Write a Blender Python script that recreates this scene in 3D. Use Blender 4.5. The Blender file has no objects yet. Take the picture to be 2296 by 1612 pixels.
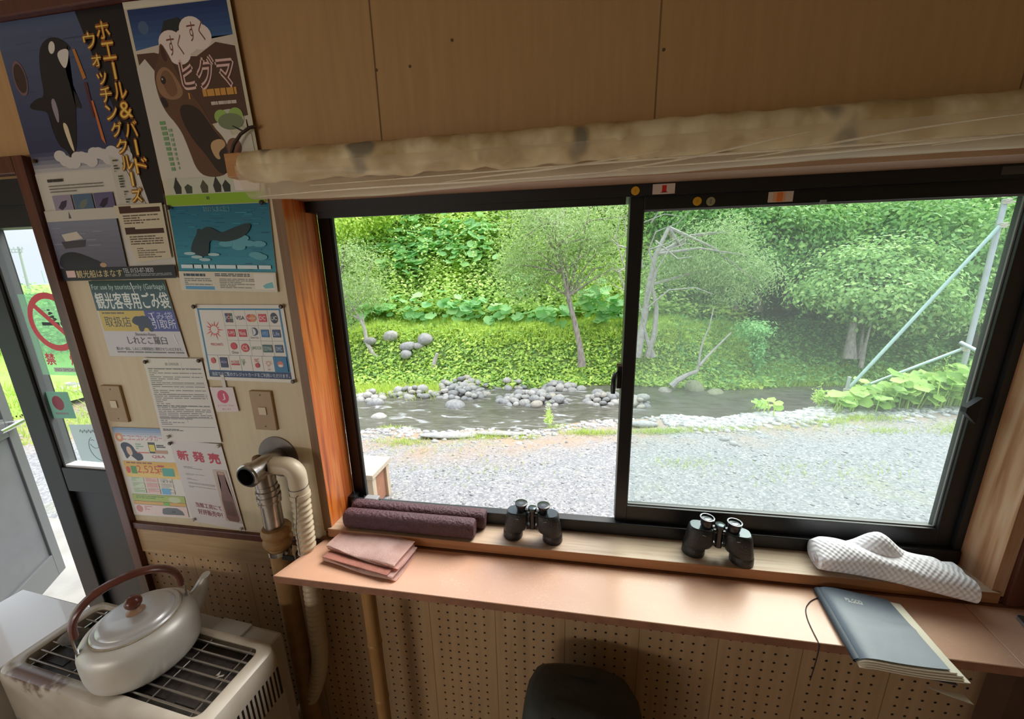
import bpy, bmesh, math, random
import numpy as np
from mathutils import Vector, Matrix, Euler

SC = bpy.context.scene
COL = SC.collection
PI = math.pi
rnd = random.Random(7)
rng = np.random.default_rng(11)

# ---------------------------------------------------------------- camera
W_, H_ = 2296.0, 1612.0
FPX = 850.71
YAW, PITCH, ROLL = 0.163509, 0.238176, -0.021498
CAM = np.array([0.0, -0.93, 1.72])
_cy, _sy, _cp, _sp = math.cos(YAW), math.sin(YAW), math.cos(PITCH), math.sin(PITCH)
_cr, _sr = math.cos(ROLL), math.sin(ROLL)
_f = np.array([-_sy * _cp, _cy * _cp, -_sp])
_r0 = np.array([_cy, _sy, 0.0])
_u0 = np.cross(_r0, _f)
_r = _cr * _r0 + _sr * _u0
_u = -_sr * _r0 + _cr * _u0
cd = bpy.data.cameras.new('camera')
cd.sensor_fit = 'HORIZONTAL'
cd.sensor_width = 36.0
cd.lens = FPX / W_ * 36.0
cd.clip_start = 0.02
cd.clip_end = 400
camo = bpy.data.objects.new('camera', cd)
COL.objects.link(camo)
camo.matrix_world = Matrix(((_r[0], _u[0], -_f[0], CAM[0]), (_r[1], _u[1], -_f[1], CAM[1]),
                            (_r[2], _u[2], -_f[2], CAM[2]), (0, 0, 0, 1)))
SC.camera = camo

# ---------------------------------------------------------------- world, sun, fill light, exposure
SC.view_settings.view_transform = 'Standard'
SC.view_settings.look = 'None'
SC.view_settings.gamma = 1.0
SC.view_settings.exposure = 0.3
SC.view_settings.use_curve_mapping = False
SC.cycles.use_denoising = True
SC.cycles.diffuse_bounces = 6
SC.cycles.max_bounces = 14
SC.cycles.transparent_max_bounces = 16
SC.cycles.sample_clamp_indirect = 6.0
SC.cycles.caustics_reflective = False
SC.cycles.caustics_refractive = False
w = bpy.data.worlds.new('sky')
SC.world = w
w.use_nodes = True
nt = w.node_tree
nt.nodes.clear()
wo = nt.nodes.new('ShaderNodeOutputWorld')
bg = nt.nodes.new('ShaderNodeBackground')
tc = nt.nodes.new('ShaderNodeTexCoord')
sx = nt.nodes.new('ShaderNodeSeparateXYZ')
rp = nt.nodes.new('ShaderNodeValToRGB')
nz = nt.nodes.new('ShaderNodeTexNoise')
nz.inputs['Scale'].default_value = 3.0
nz.inputs['Detail'].default_value = 5.0
mx = nt.nodes.new('ShaderNodeMix')
mx.data_type = 'RGBA'
mx.inputs[7].default_value = (0.90, 0.93, 0.97, 1)
rp.color_ramp.elements[0].position = 0.0
rp.color_ramp.elements[0].color = (0.66, 0.79, 0.97, 1)
rp.color_ramp.elements[1].position = 0.9
rp.color_ramp.elements[1].color = (0.80, 0.88, 1.0, 1)
nt.links.new(tc.outputs['Generated'], sx.inputs[0])
nt.links.new(sx.outputs['Z'], rp.inputs[0])
nt.links.new(tc.outputs['Generated'], nz.inputs['Vector'])
nt.links.new(nz.outputs['Fac'], mx.inputs[0])
nt.links.new(rp.outputs[0], mx.inputs[6])
nt.links.new(mx.outputs[2], bg.inputs['Color'])
# overcast: the zenith is about three times as bright as the horizon
st = nt.nodes.new('ShaderNodeMapRange')
st.inputs[1].default_value = 0.05
st.inputs[2].default_value = 0.85
st.inputs[3].default_value = 0.90
st.inputs[4].default_value = 2.5
nt.links.new(sx.outputs['Z'], st.inputs[0])
nt.links.new(st.outputs[0], bg.inputs['Strength'])
nt.links.new(bg.outputs[0], wo.inputs[0])

def add_sun(name, direction, strength, color, angle):
    l = bpy.data.lights.new(name, 'SUN')
    l.energy = strength
    l.color = color
    l.angle = math.radians(angle)
    o = bpy.data.objects.new(name, l)
    COL.objects.link(o)
    o.rotation_euler = Vector(direction).to_track_quat('-Z', 'Y').to_euler()
    return o
add_sun('sun', (-0.42, -0.54, -0.80), 4.6, (1.0, 0.95, 0.87), 42)

def area_light(name, loc, rot, sx_, sy_, power, color):
    l = bpy.data.lights.new(name, 'AREA')
    l.shape = 'RECTANGLE'
    l.size = sx_
    l.size_y = sy_
    l.energy = power
    l.color = color
    o = bpy.data.objects.new(name, l)
    COL.objects.link(o)
    o.location = loc
    o.rotation_euler = rot
    return o
# unseen warm fill light, added behind the camera to brighten the lower left wall
area_light('added_fill_light', (-1.9, -2.9, 1.15), (PI / 2, 0, 0), 1.2, 0.12, 11, (1.0, 0.87, 0.70))

# ---------------------------------------------------------------- rays through pixels (for measuring only)
def ray(px, py):
    return _f * FPX + _r * (px - 1148) - _u * (py - 806)
def at_y(px, py, Y):
    d = ray(px, py)
    return CAM + d * ((Y - CAM[1]) / d[1])
def at_z(px, py, Z):
    d = ray(px, py)
    return CAM + d * ((Z - CAM[2]) / d[2])

# ---------------------------------------------------------------- colours and materials
def lin(c):
    return tuple(((v / 255) / 12.92 if v <= 10.3 else ((v / 255 + 0.055) / 1.055) ** 2.4) for v in c)

def new_mat(name):
    m = bpy.data.materials.new(name)
    m.use_nodes = True
    m.node_tree.nodes.clear()
    out = m.node_tree.nodes.new('ShaderNodeOutputMaterial')
    return m, m.node_tree, out

def N(nt, typ, **kw):
    n = nt.nodes.new(typ)
    for k, v in kw.items():
        if k.startswith('i_'):
            n.inputs[k[2:].replace('_', ' ')].default_value = v
        else:
            setattr(n, k, v)
    return n

def ramp(nt, fac, stops):
    r = nt.nodes.new('ShaderNodeValToRGB')
    e = r.color_ramp.elements
    while len(e) < len(stops):
        e.new(0.5)
    for i, (p, c) in enumerate(stops):
        e[i].position = p
        e[i].color = (c[0], c[1], c[2], 1)
    nt.links.new(fac, r.inputs[0])
    return r.outputs[0]

def plain(name, color, rough=0.5, metal=0.0, spec=0.5, noise=0.0, nscale=40.0, stretch=(1, 1, 1), bump=0.0, bscale=None,
          color2=None, coat=0.0, detail=4.0, trans=0.0):
    """principled material; noise mixes towards color2 (or a darker tone) with a procedural noise"""
    m, nt, out = new_mat(name)
    p = N(nt, 'ShaderNodeBsdfPrincipled')
    p.inputs['Base Color'].default_value = (*color, 1)
    p.inputs['Roughness'].default_value = rough
    p.inputs['Metallic'].default_value = metal
    p.inputs['Specular IOR Level'].default_value = spec
    p.inputs['Coat Weight'].default_value = coat
    if noise or bump:
        t = N(nt, 'ShaderNodeTexCoord')
        mp = N(nt, 'ShaderNodeMapping')
        mp.inputs['Scale'].default_value = stretch
        nt.links.new(t.outputs['Object'], mp.inputs['Vector'])
        if noise:
            n = N(nt, 'ShaderNodeTexNoise')
            n.inputs['Scale'].default_value = nscale
            n.inputs['Detail'].default_value = detail
            nt.links.new(mp.outputs[0], n.inputs['Vector'])
            c2 = color2 if color2 else tuple(v * (1 - noise) for v in color)
            o = ramp(nt, n.outputs['Fac'], [(0.32, color), (0.68, c2)])
            nt.links.new(o, p.inputs['Base Color'])
        if bump:
            n2 = N(nt, 'ShaderNodeTexNoise')
            n2.inputs['Scale'].default_value = bscale or nscale
            n2.inputs['Detail'].default_value = 5
            nt.links.new(mp.outputs[0], n2.inputs['Vector'])
            b = N(nt, 'ShaderNodeBump')
            b.inputs['Strength'].default_value = bump
            b.inputs['Distance'].default_value = 0.01
            nt.links.new(n2.outputs['Fac'], b.inputs['Height'])
            nt.links.new(b.outputs[0], p.inputs['Normal'])
    if trans:
        tr = N(nt, 'ShaderNodeBsdfTranslucent')
        tr.inputs[0].default_value = (*color, 1)
        ms = N(nt, 'ShaderNodeMixShader')
        ms.inputs[0].default_value = trans
        nt.links.new(p.outputs[0], ms.inputs[1])
        nt.links.new(tr.outputs[0], ms.inputs[2])
        nt.links.new(ms.outputs[0], out.inputs[0])
    else:
        nt.links.new(p.outputs[0], out.inputs[0])
    return m

def wood(name, stops, axis='z', scale=6.0, rough=0.45, bump=0.15, coat=0.0, stretch=14.0):
    m, nt, out = new_mat(name)
    p = N(nt, 'ShaderNodeBsdfPrincipled')
    p.inputs['Roughness'].default_value = rough
    p.inputs['Coat Weight'].default_value = coat
    t = N(nt, 'ShaderNodeTexCoord')
    mp = N(nt, 'ShaderNodeMapping')
    s = [stretch] * 3
    s['xyz'.index(axis)] = 1.0
    mp.inputs['Scale'].default_value = s
    n = N(nt, 'ShaderNodeTexNoise')
    n.inputs['Scale'].default_value = scale
    n.inputs['Detail'].default_value = 6
    n.inputs['Distortion'].default_value = 0.6
    nt.links.new(t.outputs['Object'], mp.inputs['Vector'])
    nt.links.new(mp.outputs[0], n.inputs['Vector'])
    o = ramp(nt, n.outputs['Fac'], stops)
    nt.links.new(o, p.inputs['Base Color'])
    b = N(nt, 'ShaderNodeBump')
    b.inputs['Strength'].default_value = bump
    b.inputs['Distance'].default_value = 0.004
    nt.links.new(n.outputs['Fac'], b.inputs['Height'])
    nt.links.new(b.outputs[0], p.inputs['Normal'])
    nt.links.new(p.outputs[0], out.inputs[0])
    return m

def leafmat(name, stops, trans=0.35, patch=None, pscale=0.8):
    m, nt, out = new_mat(name)
    g = N(nt, 'ShaderNodeNewGeometry')
    c = ramp(nt, g.outputs['Random Per Island'], stops)
    if patch:
        t = N(nt, 'ShaderNodeTexCoord')
        n = N(nt, 'ShaderNodeTexNoise')
        n.inputs['Scale'].default_value = pscale
        n.inputs['Detail'].default_value = 3
        nt.links.new(t.outputs['Object'], n.inputs['Vector'])
        fac = ramp(nt, n.outputs['Fac'], [(0.45, (0, 0, 0)), (0.62, (1, 1, 1))])
        mxn = N(nt, 'ShaderNodeMix', data_type='RGBA')
        nt.links.new(fac, mxn.inputs[0])
        nt.links.new(c, mxn.inputs[6])
        mxn.inputs[7].default_value = (*patch, 1)
        c = mxn.outputs[2]
    d = N(nt, 'ShaderNodeBsdfPrincipled')
    d.inputs['Roughness'].default_value = 0.55
    d.inputs['Specular IOR Level'].default_value = 0.3
    tr = N(nt, 'ShaderNodeBsdfTranslucent')
    nt.links.new(c, d.inputs['Base Color'])
    nt.links.new(c, tr.inputs[0])
    ms = N(nt, 'ShaderNodeMixShader')
    ms.inputs[0].default_value = trans
    nt.links.new(d.outputs[0], ms.inputs[1])
    nt.links.new(tr.outputs[0], ms.inputs[2])
    nt.links.new(ms.outputs[0], out.inputs[0])
    return m

_pm = {}
def ink(c, rough=0.45):
    k = (tuple(c), rough)
    if k not in _pm:
        m = bpy.data.materials.new('ink')
        m.use_nodes = True
        b = m.node_tree.nodes['Principled BSDF']
        b.inputs['Base Color'].default_value = (*lin(c), 1)
        b.inputs['Roughness'].default_value = rough
        _pm[k] = m
    return _pm[k]

# ---------------------------------------------------------------- object helpers
def put(o, label=None, cat=None, group=None, kind=None, parent=None):
    if label: o['label'] = label
    if cat: o['category'] = cat
    if group: o['group'] = group
    if kind: o['kind'] = kind
    if parent is not None: o.parent = parent
    return o

def thing(name, label, cat, loc=(0, 0, 0), rz=0.0, group=None, kind=None):
    o = bpy.data.objects.new(name, None)
    o.empty_display_size = 0.05
    COL.objects.link(o)
    o.location = loc
    o.rotation_euler = (0, 0, rz)
    return put(o, label, cat, group, kind)

def obj(name, bm, mats, parent=None, smooth=False, **kw):
    me = bpy.data.meshes.new(name)
    bmesh.ops.recalc_face_normals(bm, faces=bm.faces)
    bm.to_mesh(me)
    bm.free()
    if not isinstance(mats, (list, tuple)): mats = [mats]
    for m in mats: me.materials.append(m)
    if smooth:
        me.polygons.foreach_set('use_smooth', [True] * len(me.polygons))
        try:
            me.set_sharp_from_angle(angle=math.radians(38 if smooth is True else smooth))
        except Exception:
            pass
    o = bpy.data.objects.new(name, me)
    COL.objects.link(o)
    return put(o, parent=parent, **kw)

def BM(): return bmesh.new()

def box(bm, a, b, mi=0, M=None, bev=0.0):
    x0, y0, z0 = a
    x1, y1, z1 = b
    vs = [bm.verts.new(v) for v in ((x0, y0, z0), (x1, y0, z0), (x1, y1, z0), (x0, y1, z0), (x0, y0, z1), (x1, y0, z1), (x1, y1, z1), (x0, y1, z1))]
    fs = [bm.faces.new([vs[i] for i in q]) for q in ((0, 3, 2, 1), (4, 5, 6, 7), (0, 1, 5, 4), (1, 2, 6, 5), (2, 3, 7, 6), (3, 0, 4, 7))]
    for f in fs: f.material_index = mi
    if bev:
        es = list({e for f in fs for e in f.edges})
        r = bmesh.ops.bevel(bm, geom=es, offset=bev, segments=2, profile=0.5, affect='EDGES')
        for f in r['faces']: f.material_index = mi
        vs = list({v for f in r['faces'] for v in f.verts} | {v for v in vs if v.is_valid})
    if M is not None:
        bmesh.ops.transform(bm, matrix=M, verts=vs)
    return vs

def frames(pts):
    pts = [Vector(p) for p in pts]
    T = []
    for i in range(len(pts)):
        a = pts[max(i - 1, 0)]
        b = pts[min(i + 1, len(pts) - 1)]
        t = (b - a)
        T.append(t.normalized() if t.length > 1e-9 else Vector((0, 0, 1)))
    n = T[0].orthogonal().normalized()
    out = []
    for i in range(len(pts)):
        n = (n - T[i] * n.dot(T[i]))
        n = n.normalized() if n.length > 1e-6 else T[i].orthogonal().normalized()
        out.append((pts[i], n, T[i].cross(n)))
    return out

def tube(bm, pts, rad, seg=10, mi=0, cap=True):
    fr = frames(pts)
    rings = []
    for i, (p, n, b) in enumerate(fr):
        r = rad[i] if isinstance(rad, (list, tuple)) else rad
        rings.append([bm.verts.new(p + (n * math.cos(2 * PI * k / seg) + b * math.sin(2 * PI * k / seg)) * r) for k in range(seg)])
    return skin_rings(bm, rings, mi, cap)

def skin_rings(bm, rings, mi=0, cap=True, close=True):
    seg = len(rings[0])
    for i in range(len(rings) - 1):
        for k in range(seg if close else seg - 1):
            f = bm.faces.new((rings[i][k], rings[i][(k + 1) % seg], rings[i + 1][(k + 1) % seg], rings[i + 1][k]))
            f.material_index = mi
    if cap:
        for R in (rings[0][::-1], rings[-1]):
            f = bm.faces.new(R)
            f.material_index = mi
    return rings

def lathe(bm, prof, c=(0, 0, 0), seg=24, mi=0, M=None, cap=True):
    """prof: list of (radius, height) turned about local z through c"""
    rings = []
    for r, h in prof:
        rings.append([bm.verts.new((c[0] + r * math.cos(2 * PI * k / seg), c[1] + r * math.sin(2 * PI * k / seg), c[2] + h)) for k in range(seg)])
    skin_rings(bm, rings, mi, cap)
    if M is not None:
        bmesh.ops.transform(bm, matrix=M, verts=[v for R in rings for v in R])
    return rings

def poly(bm, pts, mi=0):
    f = bm.faces.new([bm.verts.new(p) for p in pts])
    f.material_index = mi
    return f

def slab(bm, pts, z0, z1, mi=0):
    """prism from an xy outline"""
    a = [bm.verts.new((x, y, z0)) for x, y in pts]
    b = [bm.verts.new((x, y, z1)) for x, y in pts]
    bm.faces.new(a[::-1]).material_index = mi
    bm.faces.new(b).material_index = mi
    n = len(pts)
    for i in range(n):
        bm.faces.new((a[i], a[(i + 1) % n], b[(i + 1) % n], b[i])).material_index = mi

def copy_tree(o, loc=None, parent=None):
    c = o.copy()
    COL.objects.link(c)
    if parent is not None: c.parent = parent
    for ch in o.children: copy_tree(ch, None, c)
    if loc is not None: c.location = loc
    return c

def npmesh(name, V, faces, mats, parent=None, smooth=False, mi=None, **kw):
    """V (n,3) and faces (m,k) arrays, k fixed -> object"""
    me = bpy.data.meshes.new(name)
    V = np.asarray(V, dtype=np.float32)
    F = np.asarray(faces, dtype=np.int32)
    me.vertices.add(len(V))
    me.vertices.foreach_set('co', V.ravel())
    me.loops.add(F.size)
    me.loops.foreach_set('vertex_index', F.ravel())
    me.polygons.add(len(F))
    k = F.shape[1]
    me.polygons.foreach_set('loop_start', np.arange(len(F), dtype=np.int32) * k)
    if not isinstance(mats, (list, tuple)): mats = [mats]
    for m in mats: me.materials.append(m)
    if mi is not None: me.polygons.foreach_set('material_index', np.asarray(mi, dtype=np.int32))
    me.update(calc_edges=True)
    me.validate()
    if smooth: me.polygons.foreach_set('use_smooth', [True] * len(F))
    o = bpy.data.objects.new(name, me)
    COL.objects.link(o)
    return put(o, parent=parent, **kw)

# leaf templates: length along +y, normal +z
T_OVAL = (np.array([(0, 0, 0), (.27, .45, .07), (0, 1, 0), (-.27, .45, .07)]), np.array([(0, 1, 2), (0, 2, 3)]))
T_NARROW = (np.array([(0, 0, 0), (.13, .45, .03), (0, 1, -.05), (-.13, .45, .03)]), np.array([(0, 1, 2), (0, 2, 3)]))
T_BLADE = (np.array([(-.05, 0, 0), (.05, 0, 0), (0, 1, .25)]), np.array([(0, 1, 2)]))
_a = [math.radians(d) for d in (-75, -35, 0, 40, 90, 140, 180, 215, 255)]
T_ROUND = (np.array([(0, .12, -.10)] + [(.5 * math.cos(t) * (1.08 if i in (1, 7) else 1), .45 + .5 * math.sin(t), .05 * (-1) ** i) for i, t in enumerate(_a)]),
           np.array([(0, i, i + 1) for i in range(1, len(_a))]))

def leaf_cloud(pos, nrm, size, templ, spread=0.6, droop=0.3):
    """many leaves: pos (n,3), preferred normals (n,3), size (n,)"""
    n = len(pos)
    nn = nrm + rng.normal(0, spread, (n, 3))
    nn /= np.linalg.norm(nn, axis=1)[:, None] + 1e-9
    t = rng.normal(0, 1, (n, 3))
    t[:, 2] -= droop * 2
    t -= nn * np.sum(t * nn, 1)[:, None]
    t /= np.linalg.norm(t, axis=1)[:, None] + 1e-9
    s = np.cross(t, nn)
    TV, TF = templ
    V = pos[:, None, :] + size[:, None, None] * (TV[None, :, 0:1] * s[:, None, :] + TV[None, :, 1:2] * t[:, None, :] + TV[None, :, 2:3] * nn[:, None, :])
    F = TF[None] + (np.arange(n) * len(TV))[:, None, None]
    return V.reshape(-1, 3), F.reshape(-1, 3)

def merge_clouds(cl):
    V, F, off = [], [], 0
    for v, f in cl:
        V.append(v)
        F.append(f + off)
        off += len(v)
    return np.concatenate(V), np.concatenate(F)
# ================================================================ the room shell
def painted(name, c1, c2, stain, vert=2.5):
    """old painted plywood: faint vertical grain, blotchy stains"""
    m, nt, out = new_mat(name)
    p = N(nt, 'ShaderNodeBsdfPrincipled')
    p.inputs['Roughness'].default_value = 0.55
    t = N(nt, 'ShaderNodeTexCoord')
    mp = N(nt, 'ShaderNodeMapping')
    mp.inputs['Scale'].default_value = (30, 30, vert)
    nt.links.new(t.outputs['Object'], mp.inputs[0])
    n1 = N(nt, 'ShaderNodeTexNoise')
    n1.inputs['Scale'].default_value = 2.0
    n1.inputs['Detail'].default_value = 5
    nt.links.new(mp.outputs[0], n1.inputs['Vector'])
    n2 = N(nt, 'ShaderNodeTexNoise')
    n2.inputs['Scale'].default_value = 9.0
    n2.inputs['Detail'].default_value = 8
    n2.inputs['Roughness'].default_value = 0.7
    nt.links.new(t.outputs['Object'], n2.inputs['Vector'])
    a = ramp(nt, n1.outputs['Fac'], [(0.3, c1), (0.7, c2)])
    s = ramp(nt, n2.outputs['Fac'], [(0.66, (0, 0, 0)), (0.80, (0.6, 0.6, 0.6))])
    mxn = N(nt, 'ShaderNodeMix', data_type='RGBA')
    nt.links.new(s, mxn.inputs[0])
    nt.links.new(a, mxn.inputs[6])
    mxn.inputs[7].default_value = (*stain, 1)
    nt.links.new(mxn.outputs[2], p.inputs['Base Color'])
    nt.links.new(p.outputs[0], out.inputs[0])
    return m

M_wall = painted('tan_plywood', (0.49, 0.29, 0.12), (0.43, 0.25, 0.10), (0.30, 0.18, 0.08))
M_board = painted('cream_board', (0.68, 0.57, 0.39), (0.63, 0.52, 0.345), (0.42, 0.31, 0.18))
M_trim = wood('dark_red_trim', [(0.3, (0.075, 0.022, 0.014)), (0.7, (0.13, 0.04, 0.022))], 'z', 5, 0.4, 0.1)
M_railw = wood('rail_wood', [(0.3, (0.50, 0.33, 0.17)), (0.7, (0.40, 0.25, 0.12))], 'x', 5, 0.5)
M_jamb = wood('orange_wood', [(0.28, (0.17, 0.03, 0.006)), (0.46, (0.54, 0.12, 0.017)), (0.56, (0.64, 0.20, 0.04)), (0.72, (0.32, 0.06, 0.012))], 'z', 2.6, 0.36, 0.25, 0.15, 20)
M_jambR = wood('worn_wood', [(0.28, (0.30, 0.12, 0.05)), (0.5, (0.48, 0.26, 0.14)), (0.72, (0.56, 0.36, 0.24))], 'z', 3.0, 0.5, 0.2, 0.05, 16)
M_jedge = wood('brown_edge', [(0.3, (0.17, 0.085, 0.035)), (0.7, (0.24, 0.125, 0.055))], 'z', 4, 0.5)
M_head = wood('head_wood', [(0.3, (0.36, 0.20, 0.12)), (0.7, (0.46, 0.28, 0.17))], 'x', 4, 0.5)
M_sill = wood('sill_wood', [(0.28, (0.40, 0.26, 0.16)), (0.5, (0.52, 0.39, 0.27)), (0.72, (0.36, 0.24, 0.15))], 'x', 4, 0.42, 0.25, 0.1, 16)
M_sillf = wood('sill_front', [(0.3, (0.30, 0.13, 0.05)), (0.7, (0.40, 0.19, 0.08))], 'x', 4, 0.5)
M_floor = wood('floor_boards', [(0.3, (0.36, 0.26, 0.18)), (0.7, (0.43, 0.33, 0.24))], 'x', 2, 0.5)
M_ceil = plain('ceiling_paint', (0.55, 0.46, 0.35), 0.7, noise=0.12, nscale=6)
M_inner = painted('room_wall', (0.56, 0.42, 0.26), (0.50, 0.37, 0.22), (0.38, 0.25, 0.13))
M_black = plain('black_aluminium', (0.011, 0.0105, 0.0115), 0.38, 0.0, 0.5, noise=0.2, nscale=15)
M_black2 = plain('black_rubber', (0.004, 0.004, 0.004), 0.6)
M_greyline = plain('grey_seal', (0.22, 0.22, 0.22), 0.5)
M_doordark = plain('dark_door_aluminium', (0.008, 0.0085, 0.009), 0.5, noise=0.25, nscale=25)
M_doorgrey = plain('grey_door_panel', (0.115, 0.118, 0.128), 0.38, noise=0.1, nscale=12, metal=0.1)
M_doorrail = plain('grey_door_rail', (0.10, 0.105, 0.11), 0.4)
M_chrome = plain('chrome', (0.72, 0.72, 0.72), 0.16, 1.0)

def pegmat():
    m, nt, out = new_mat('perforated_board')
    p = N(nt, 'ShaderNodeBsdfPrincipled')
    p.inputs['Roughness'].default_value = 0.6
    t = N(nt, 'ShaderNodeTexCoord')
    s = N(nt, 'ShaderNodeSeparateXYZ')
    nt.links.new(t.outputs['Object'], s.inputs[0])
    def M(op, a, b=None, c=None):
        n = N(nt, 'ShaderNodeMath', operation=op)
        for i, v in enumerate((a, b, c)):
            if v is None: continue
            if isinstance(v, (int, float)): n.inputs[i].default_value = v
            else: nt.links.new(v, n.inputs[i])
        return n.outputs[0]
    G, Pp, x0 = 0.2135, 0.0294, -1.473
    xs = M('MULTIPLY', M('FRACT', M('DIVIDE', M('ADD', s.outputs['X'], -x0 + 0.033 + 10 * G), G)), G)   # position inside a strip, first hole at .033
    u = M('DIVIDE', M('ADD', xs, -0.033), Pp)
    un = M('ROUND', M('MINIMUM', M('MAXIMUM', u, 0.0), 5.0))
    du = M('MULTIPLY', M('SUBTRACT', u, un), Pp)
    v = M('DIVIDE', M('ADD', s.outputs['Z'], -0.79), 0.0305)
    dv = M('MULTIPLY', M('SUBTRACT', v, M('ROUND', v)), 0.0305)
    d = M('SQRT', M('ADD', M('MULTIPLY', du, du), M('MULTIPLY', dv, dv)))
    hole = M('LESS_THAN', d, 0.0037)
    seam = M('LESS_THAN', M('ABSOLUTE', M('ADD', xs, -0.002)), 0.0012)
    mp = N(nt, 'ShaderNodeMapping')
    mp.inputs['Scale'].default_value = (26, 26, 1.6)
    nt.links.new(t.outputs['Object'], mp.inputs[0])
    n1 = N(nt, 'ShaderNodeTexNoise')
    n1.inputs['Scale'].default_value = 1.6
    n1.inputs['Detail'].default_value = 5
    nt.links.new(mp.outputs[0], n1.inputs['Vector'])
    base = ramp(nt, n1.outputs['Fac'], [(0.3, (0.54, 0.35, 0.19)), (0.7, (0.44, 0.275, 0.14))])
    m1 = N(nt, 'ShaderNodeMix', data_type='RGBA')
    nt.links.new(seam, m1.inputs[0])
    nt.links.new(base, m1.inputs[6])
    m1.inputs[7].default_value = (0.25, 0.15, 0.07, 1)
    m2 = N(nt, 'ShaderNodeMix', data_type='RGBA')
    nt.links.new(hole, m2.inputs[0])
    nt.links.new(m1.outputs[2], m2.inputs[6])
    m2.inputs[7].default_value = (0.015, 0.008, 0.004, 1)
    nt.links.new(m2.outputs[2], p.inputs['Base Color'])
    nt.links.new(p.outputs[0], out.inputs[0])
    return m
M_peg = pegmat()

XL, XR, YB, ZC = -2.86, 2.8, -3.4, 2.55
DX0, DX1, DZ = -2.72, -1.527, 2.0           # door opening
WX0, WX1, WZ0, WZ1 = -0.760, 1.027, 0.915, 1.93   # window opening
bm = BM()
box(bm, (XL, 0, 0), (DX0, .14, ZC))
box(bm, (DX0, 0, DZ), (DX1, .14, ZC))
box(bm, (DX1, 0, 0), (WX0, .14, ZC))
box(bm, (WX0, 0, 0), (WX1, .14, WZ0))
box(bm, (WX0, 0, WZ1), (WX1, .14, ZC))
box(bm, (WX1, 0, 0), (XR, .14, ZC))
wall = obj('wall_front', bm, M_wall, kind='structure')
bm = BM()
box(bm, (-1.49, -.003, .885), (WX0, .001, 1.93))
obj('notice_board', bm, M_board, wall, label='cream painted board carrying the posters')
bm = BM()
box(bm, (-1.49, -.004, 0), (XR - .002, .001, .775))
obj('pegboard', bm, M_peg, wall, label='perforated tan board below the counter')
bm = BM()
box(bm, (-1.49, -.010, .772), (-.77, .001, .868), bev=.002)
obj('rail_board', bm, M_railw, wall)
for x in (-.453, .160, .80):
    bm = BM()
    box(bm, (x - .0012, -.0012, 1.93), (x + .0012, .001, ZC - .17))
    obj('panel_seam', bm, plain('seam_brown', (0.22, 0.12, 0.05), 0.7), wall)
bm = BM()
for x, z in ((-.37, 2.16), (-.27, 2.20), (.17, 2.14), (.45, 2.2), (.62, 2.22), (-.45, 2.16), (1.12, 1.04)):
    lathe(bm, [(.0001, -.0015), (.003, -.001), (.003, .001)], (0, 0, 0), 8, M=Matrix.Translation((x, -.0005, z)) @ Matrix.Rotation(PI / 2, 4, 'X'))
obj('nail_head', bm, plain('nail_brown', (0.10, 0.06, 0.03), 0.5), wall, kind='stuff')

def slab_struct(name, a, b, m):
    bm = BM()
    box(bm, a, b)
    return obj(name, bm, m, kind='structure')
slab_struct('floor', (XL, YB, -.1), (XR, .14, 0), M_floor)
slab_struct('ceiling', (XL - .1, YB - .1, ZC), (XR + .1, .14, ZC + .1), M_ceil)
slab_struct('wall_right', (XR, YB, 0), (XR + .1, .0, ZC), M_inner)
bm = BM()
LW = (-2.9, -0.25, .05, 1.65)                 # unseen opening, added in the left wall to let in daylight
box(bm, (XL - .1, YB, 0), (XL, LW[0], ZC))
box(bm, (XL - .1, LW[1], 0), (XL, 0, ZC))
box(bm, (XL - .1, LW[0], 0), (XL, LW[1], LW[2]))
box(bm, (XL - .1, LW[0], LW[3]), (XL, LW[1], ZC))
obj('wall_left', bm, M_inner, kind='structure')
bm = BM()
BW = (-2.85, -1.0, 0.1, 1.65)                   # another unseen opening, added at the back for more daylight on the left
box(bm, (XL, YB - .1, 0), (BW[0], YB, ZC))
box(bm, (BW[1], YB - .1, 0), (XR, YB, ZC))
box(bm, (BW[0], YB - .1, 0), (BW[1], YB, BW[2]))
box(bm, (BW[0], YB - .1, BW[3]), (BW[1], YB, ZC))
obj('wall_back', bm, M_inner, kind='structure')
# trims
def trim(name, a, b, m=None, **kw):
    bm = BM()
    box(bm, a, b, bev=.003)
    return obj(name, bm, m or M_trim, kind='structure', **kw)
trim('trim_1', (-1.527, -.022, 0), (-1.49, .002, 2.045))
trim('trim_2', (-1.49, -.016, .868), (-.765, .002, .893))
trim('trim_3', (DX0 - .04, -.022, DZ), (-1.5275, .002, 2.045))
trim('trim_4', (XL + .002, -.024, 2.353), (XR - .002, .002, 2.386))
trim('trim_5', (1.028, -.018, .912), (1.062, .002, 1.95))
trim('trim_6', (1.0625, -.016, .912), (XR - .002, .002, .945))
trim('trim_7', (DX0 - .04, -.022, 0), (DX0, .002, 1.9995))
# the liner boards of the window recess
def liner(name, a, b, mside, mfront, front=True):
    bm = BM()
    box(bm, a, b)
    for f in bm.faces:
        f.material_index = 1 if f.normal.y < -.5 or f.calc_center_median().y < a[1] + 1e-5 else 0
    return obj(name, bm, [mside, mfront], kind='structure')
liner('trim_8', (-.760, -.008, .93), (-.733, .124, 1.93), M_jamb, M_jedge)
liner('trim_9', (1.0, -.008, .93), (1.027, .088, 1.93), M_jambR, M_jambR)
liner('trim_10', (-.732, -.008, 1.906), (.999, .088, 1.929), M_head, M_head)
bm = BM()
box(bm, (-.742, -.017, .916), (1.012, .10, .9450), bev=.0015)
for f in bm.faces:
    f.material_index = 1 if f.calc_center_median().y < -.0155 else 0
obj('trim_11', bm, [M_sill, M_sillf], kind='structure')

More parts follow.
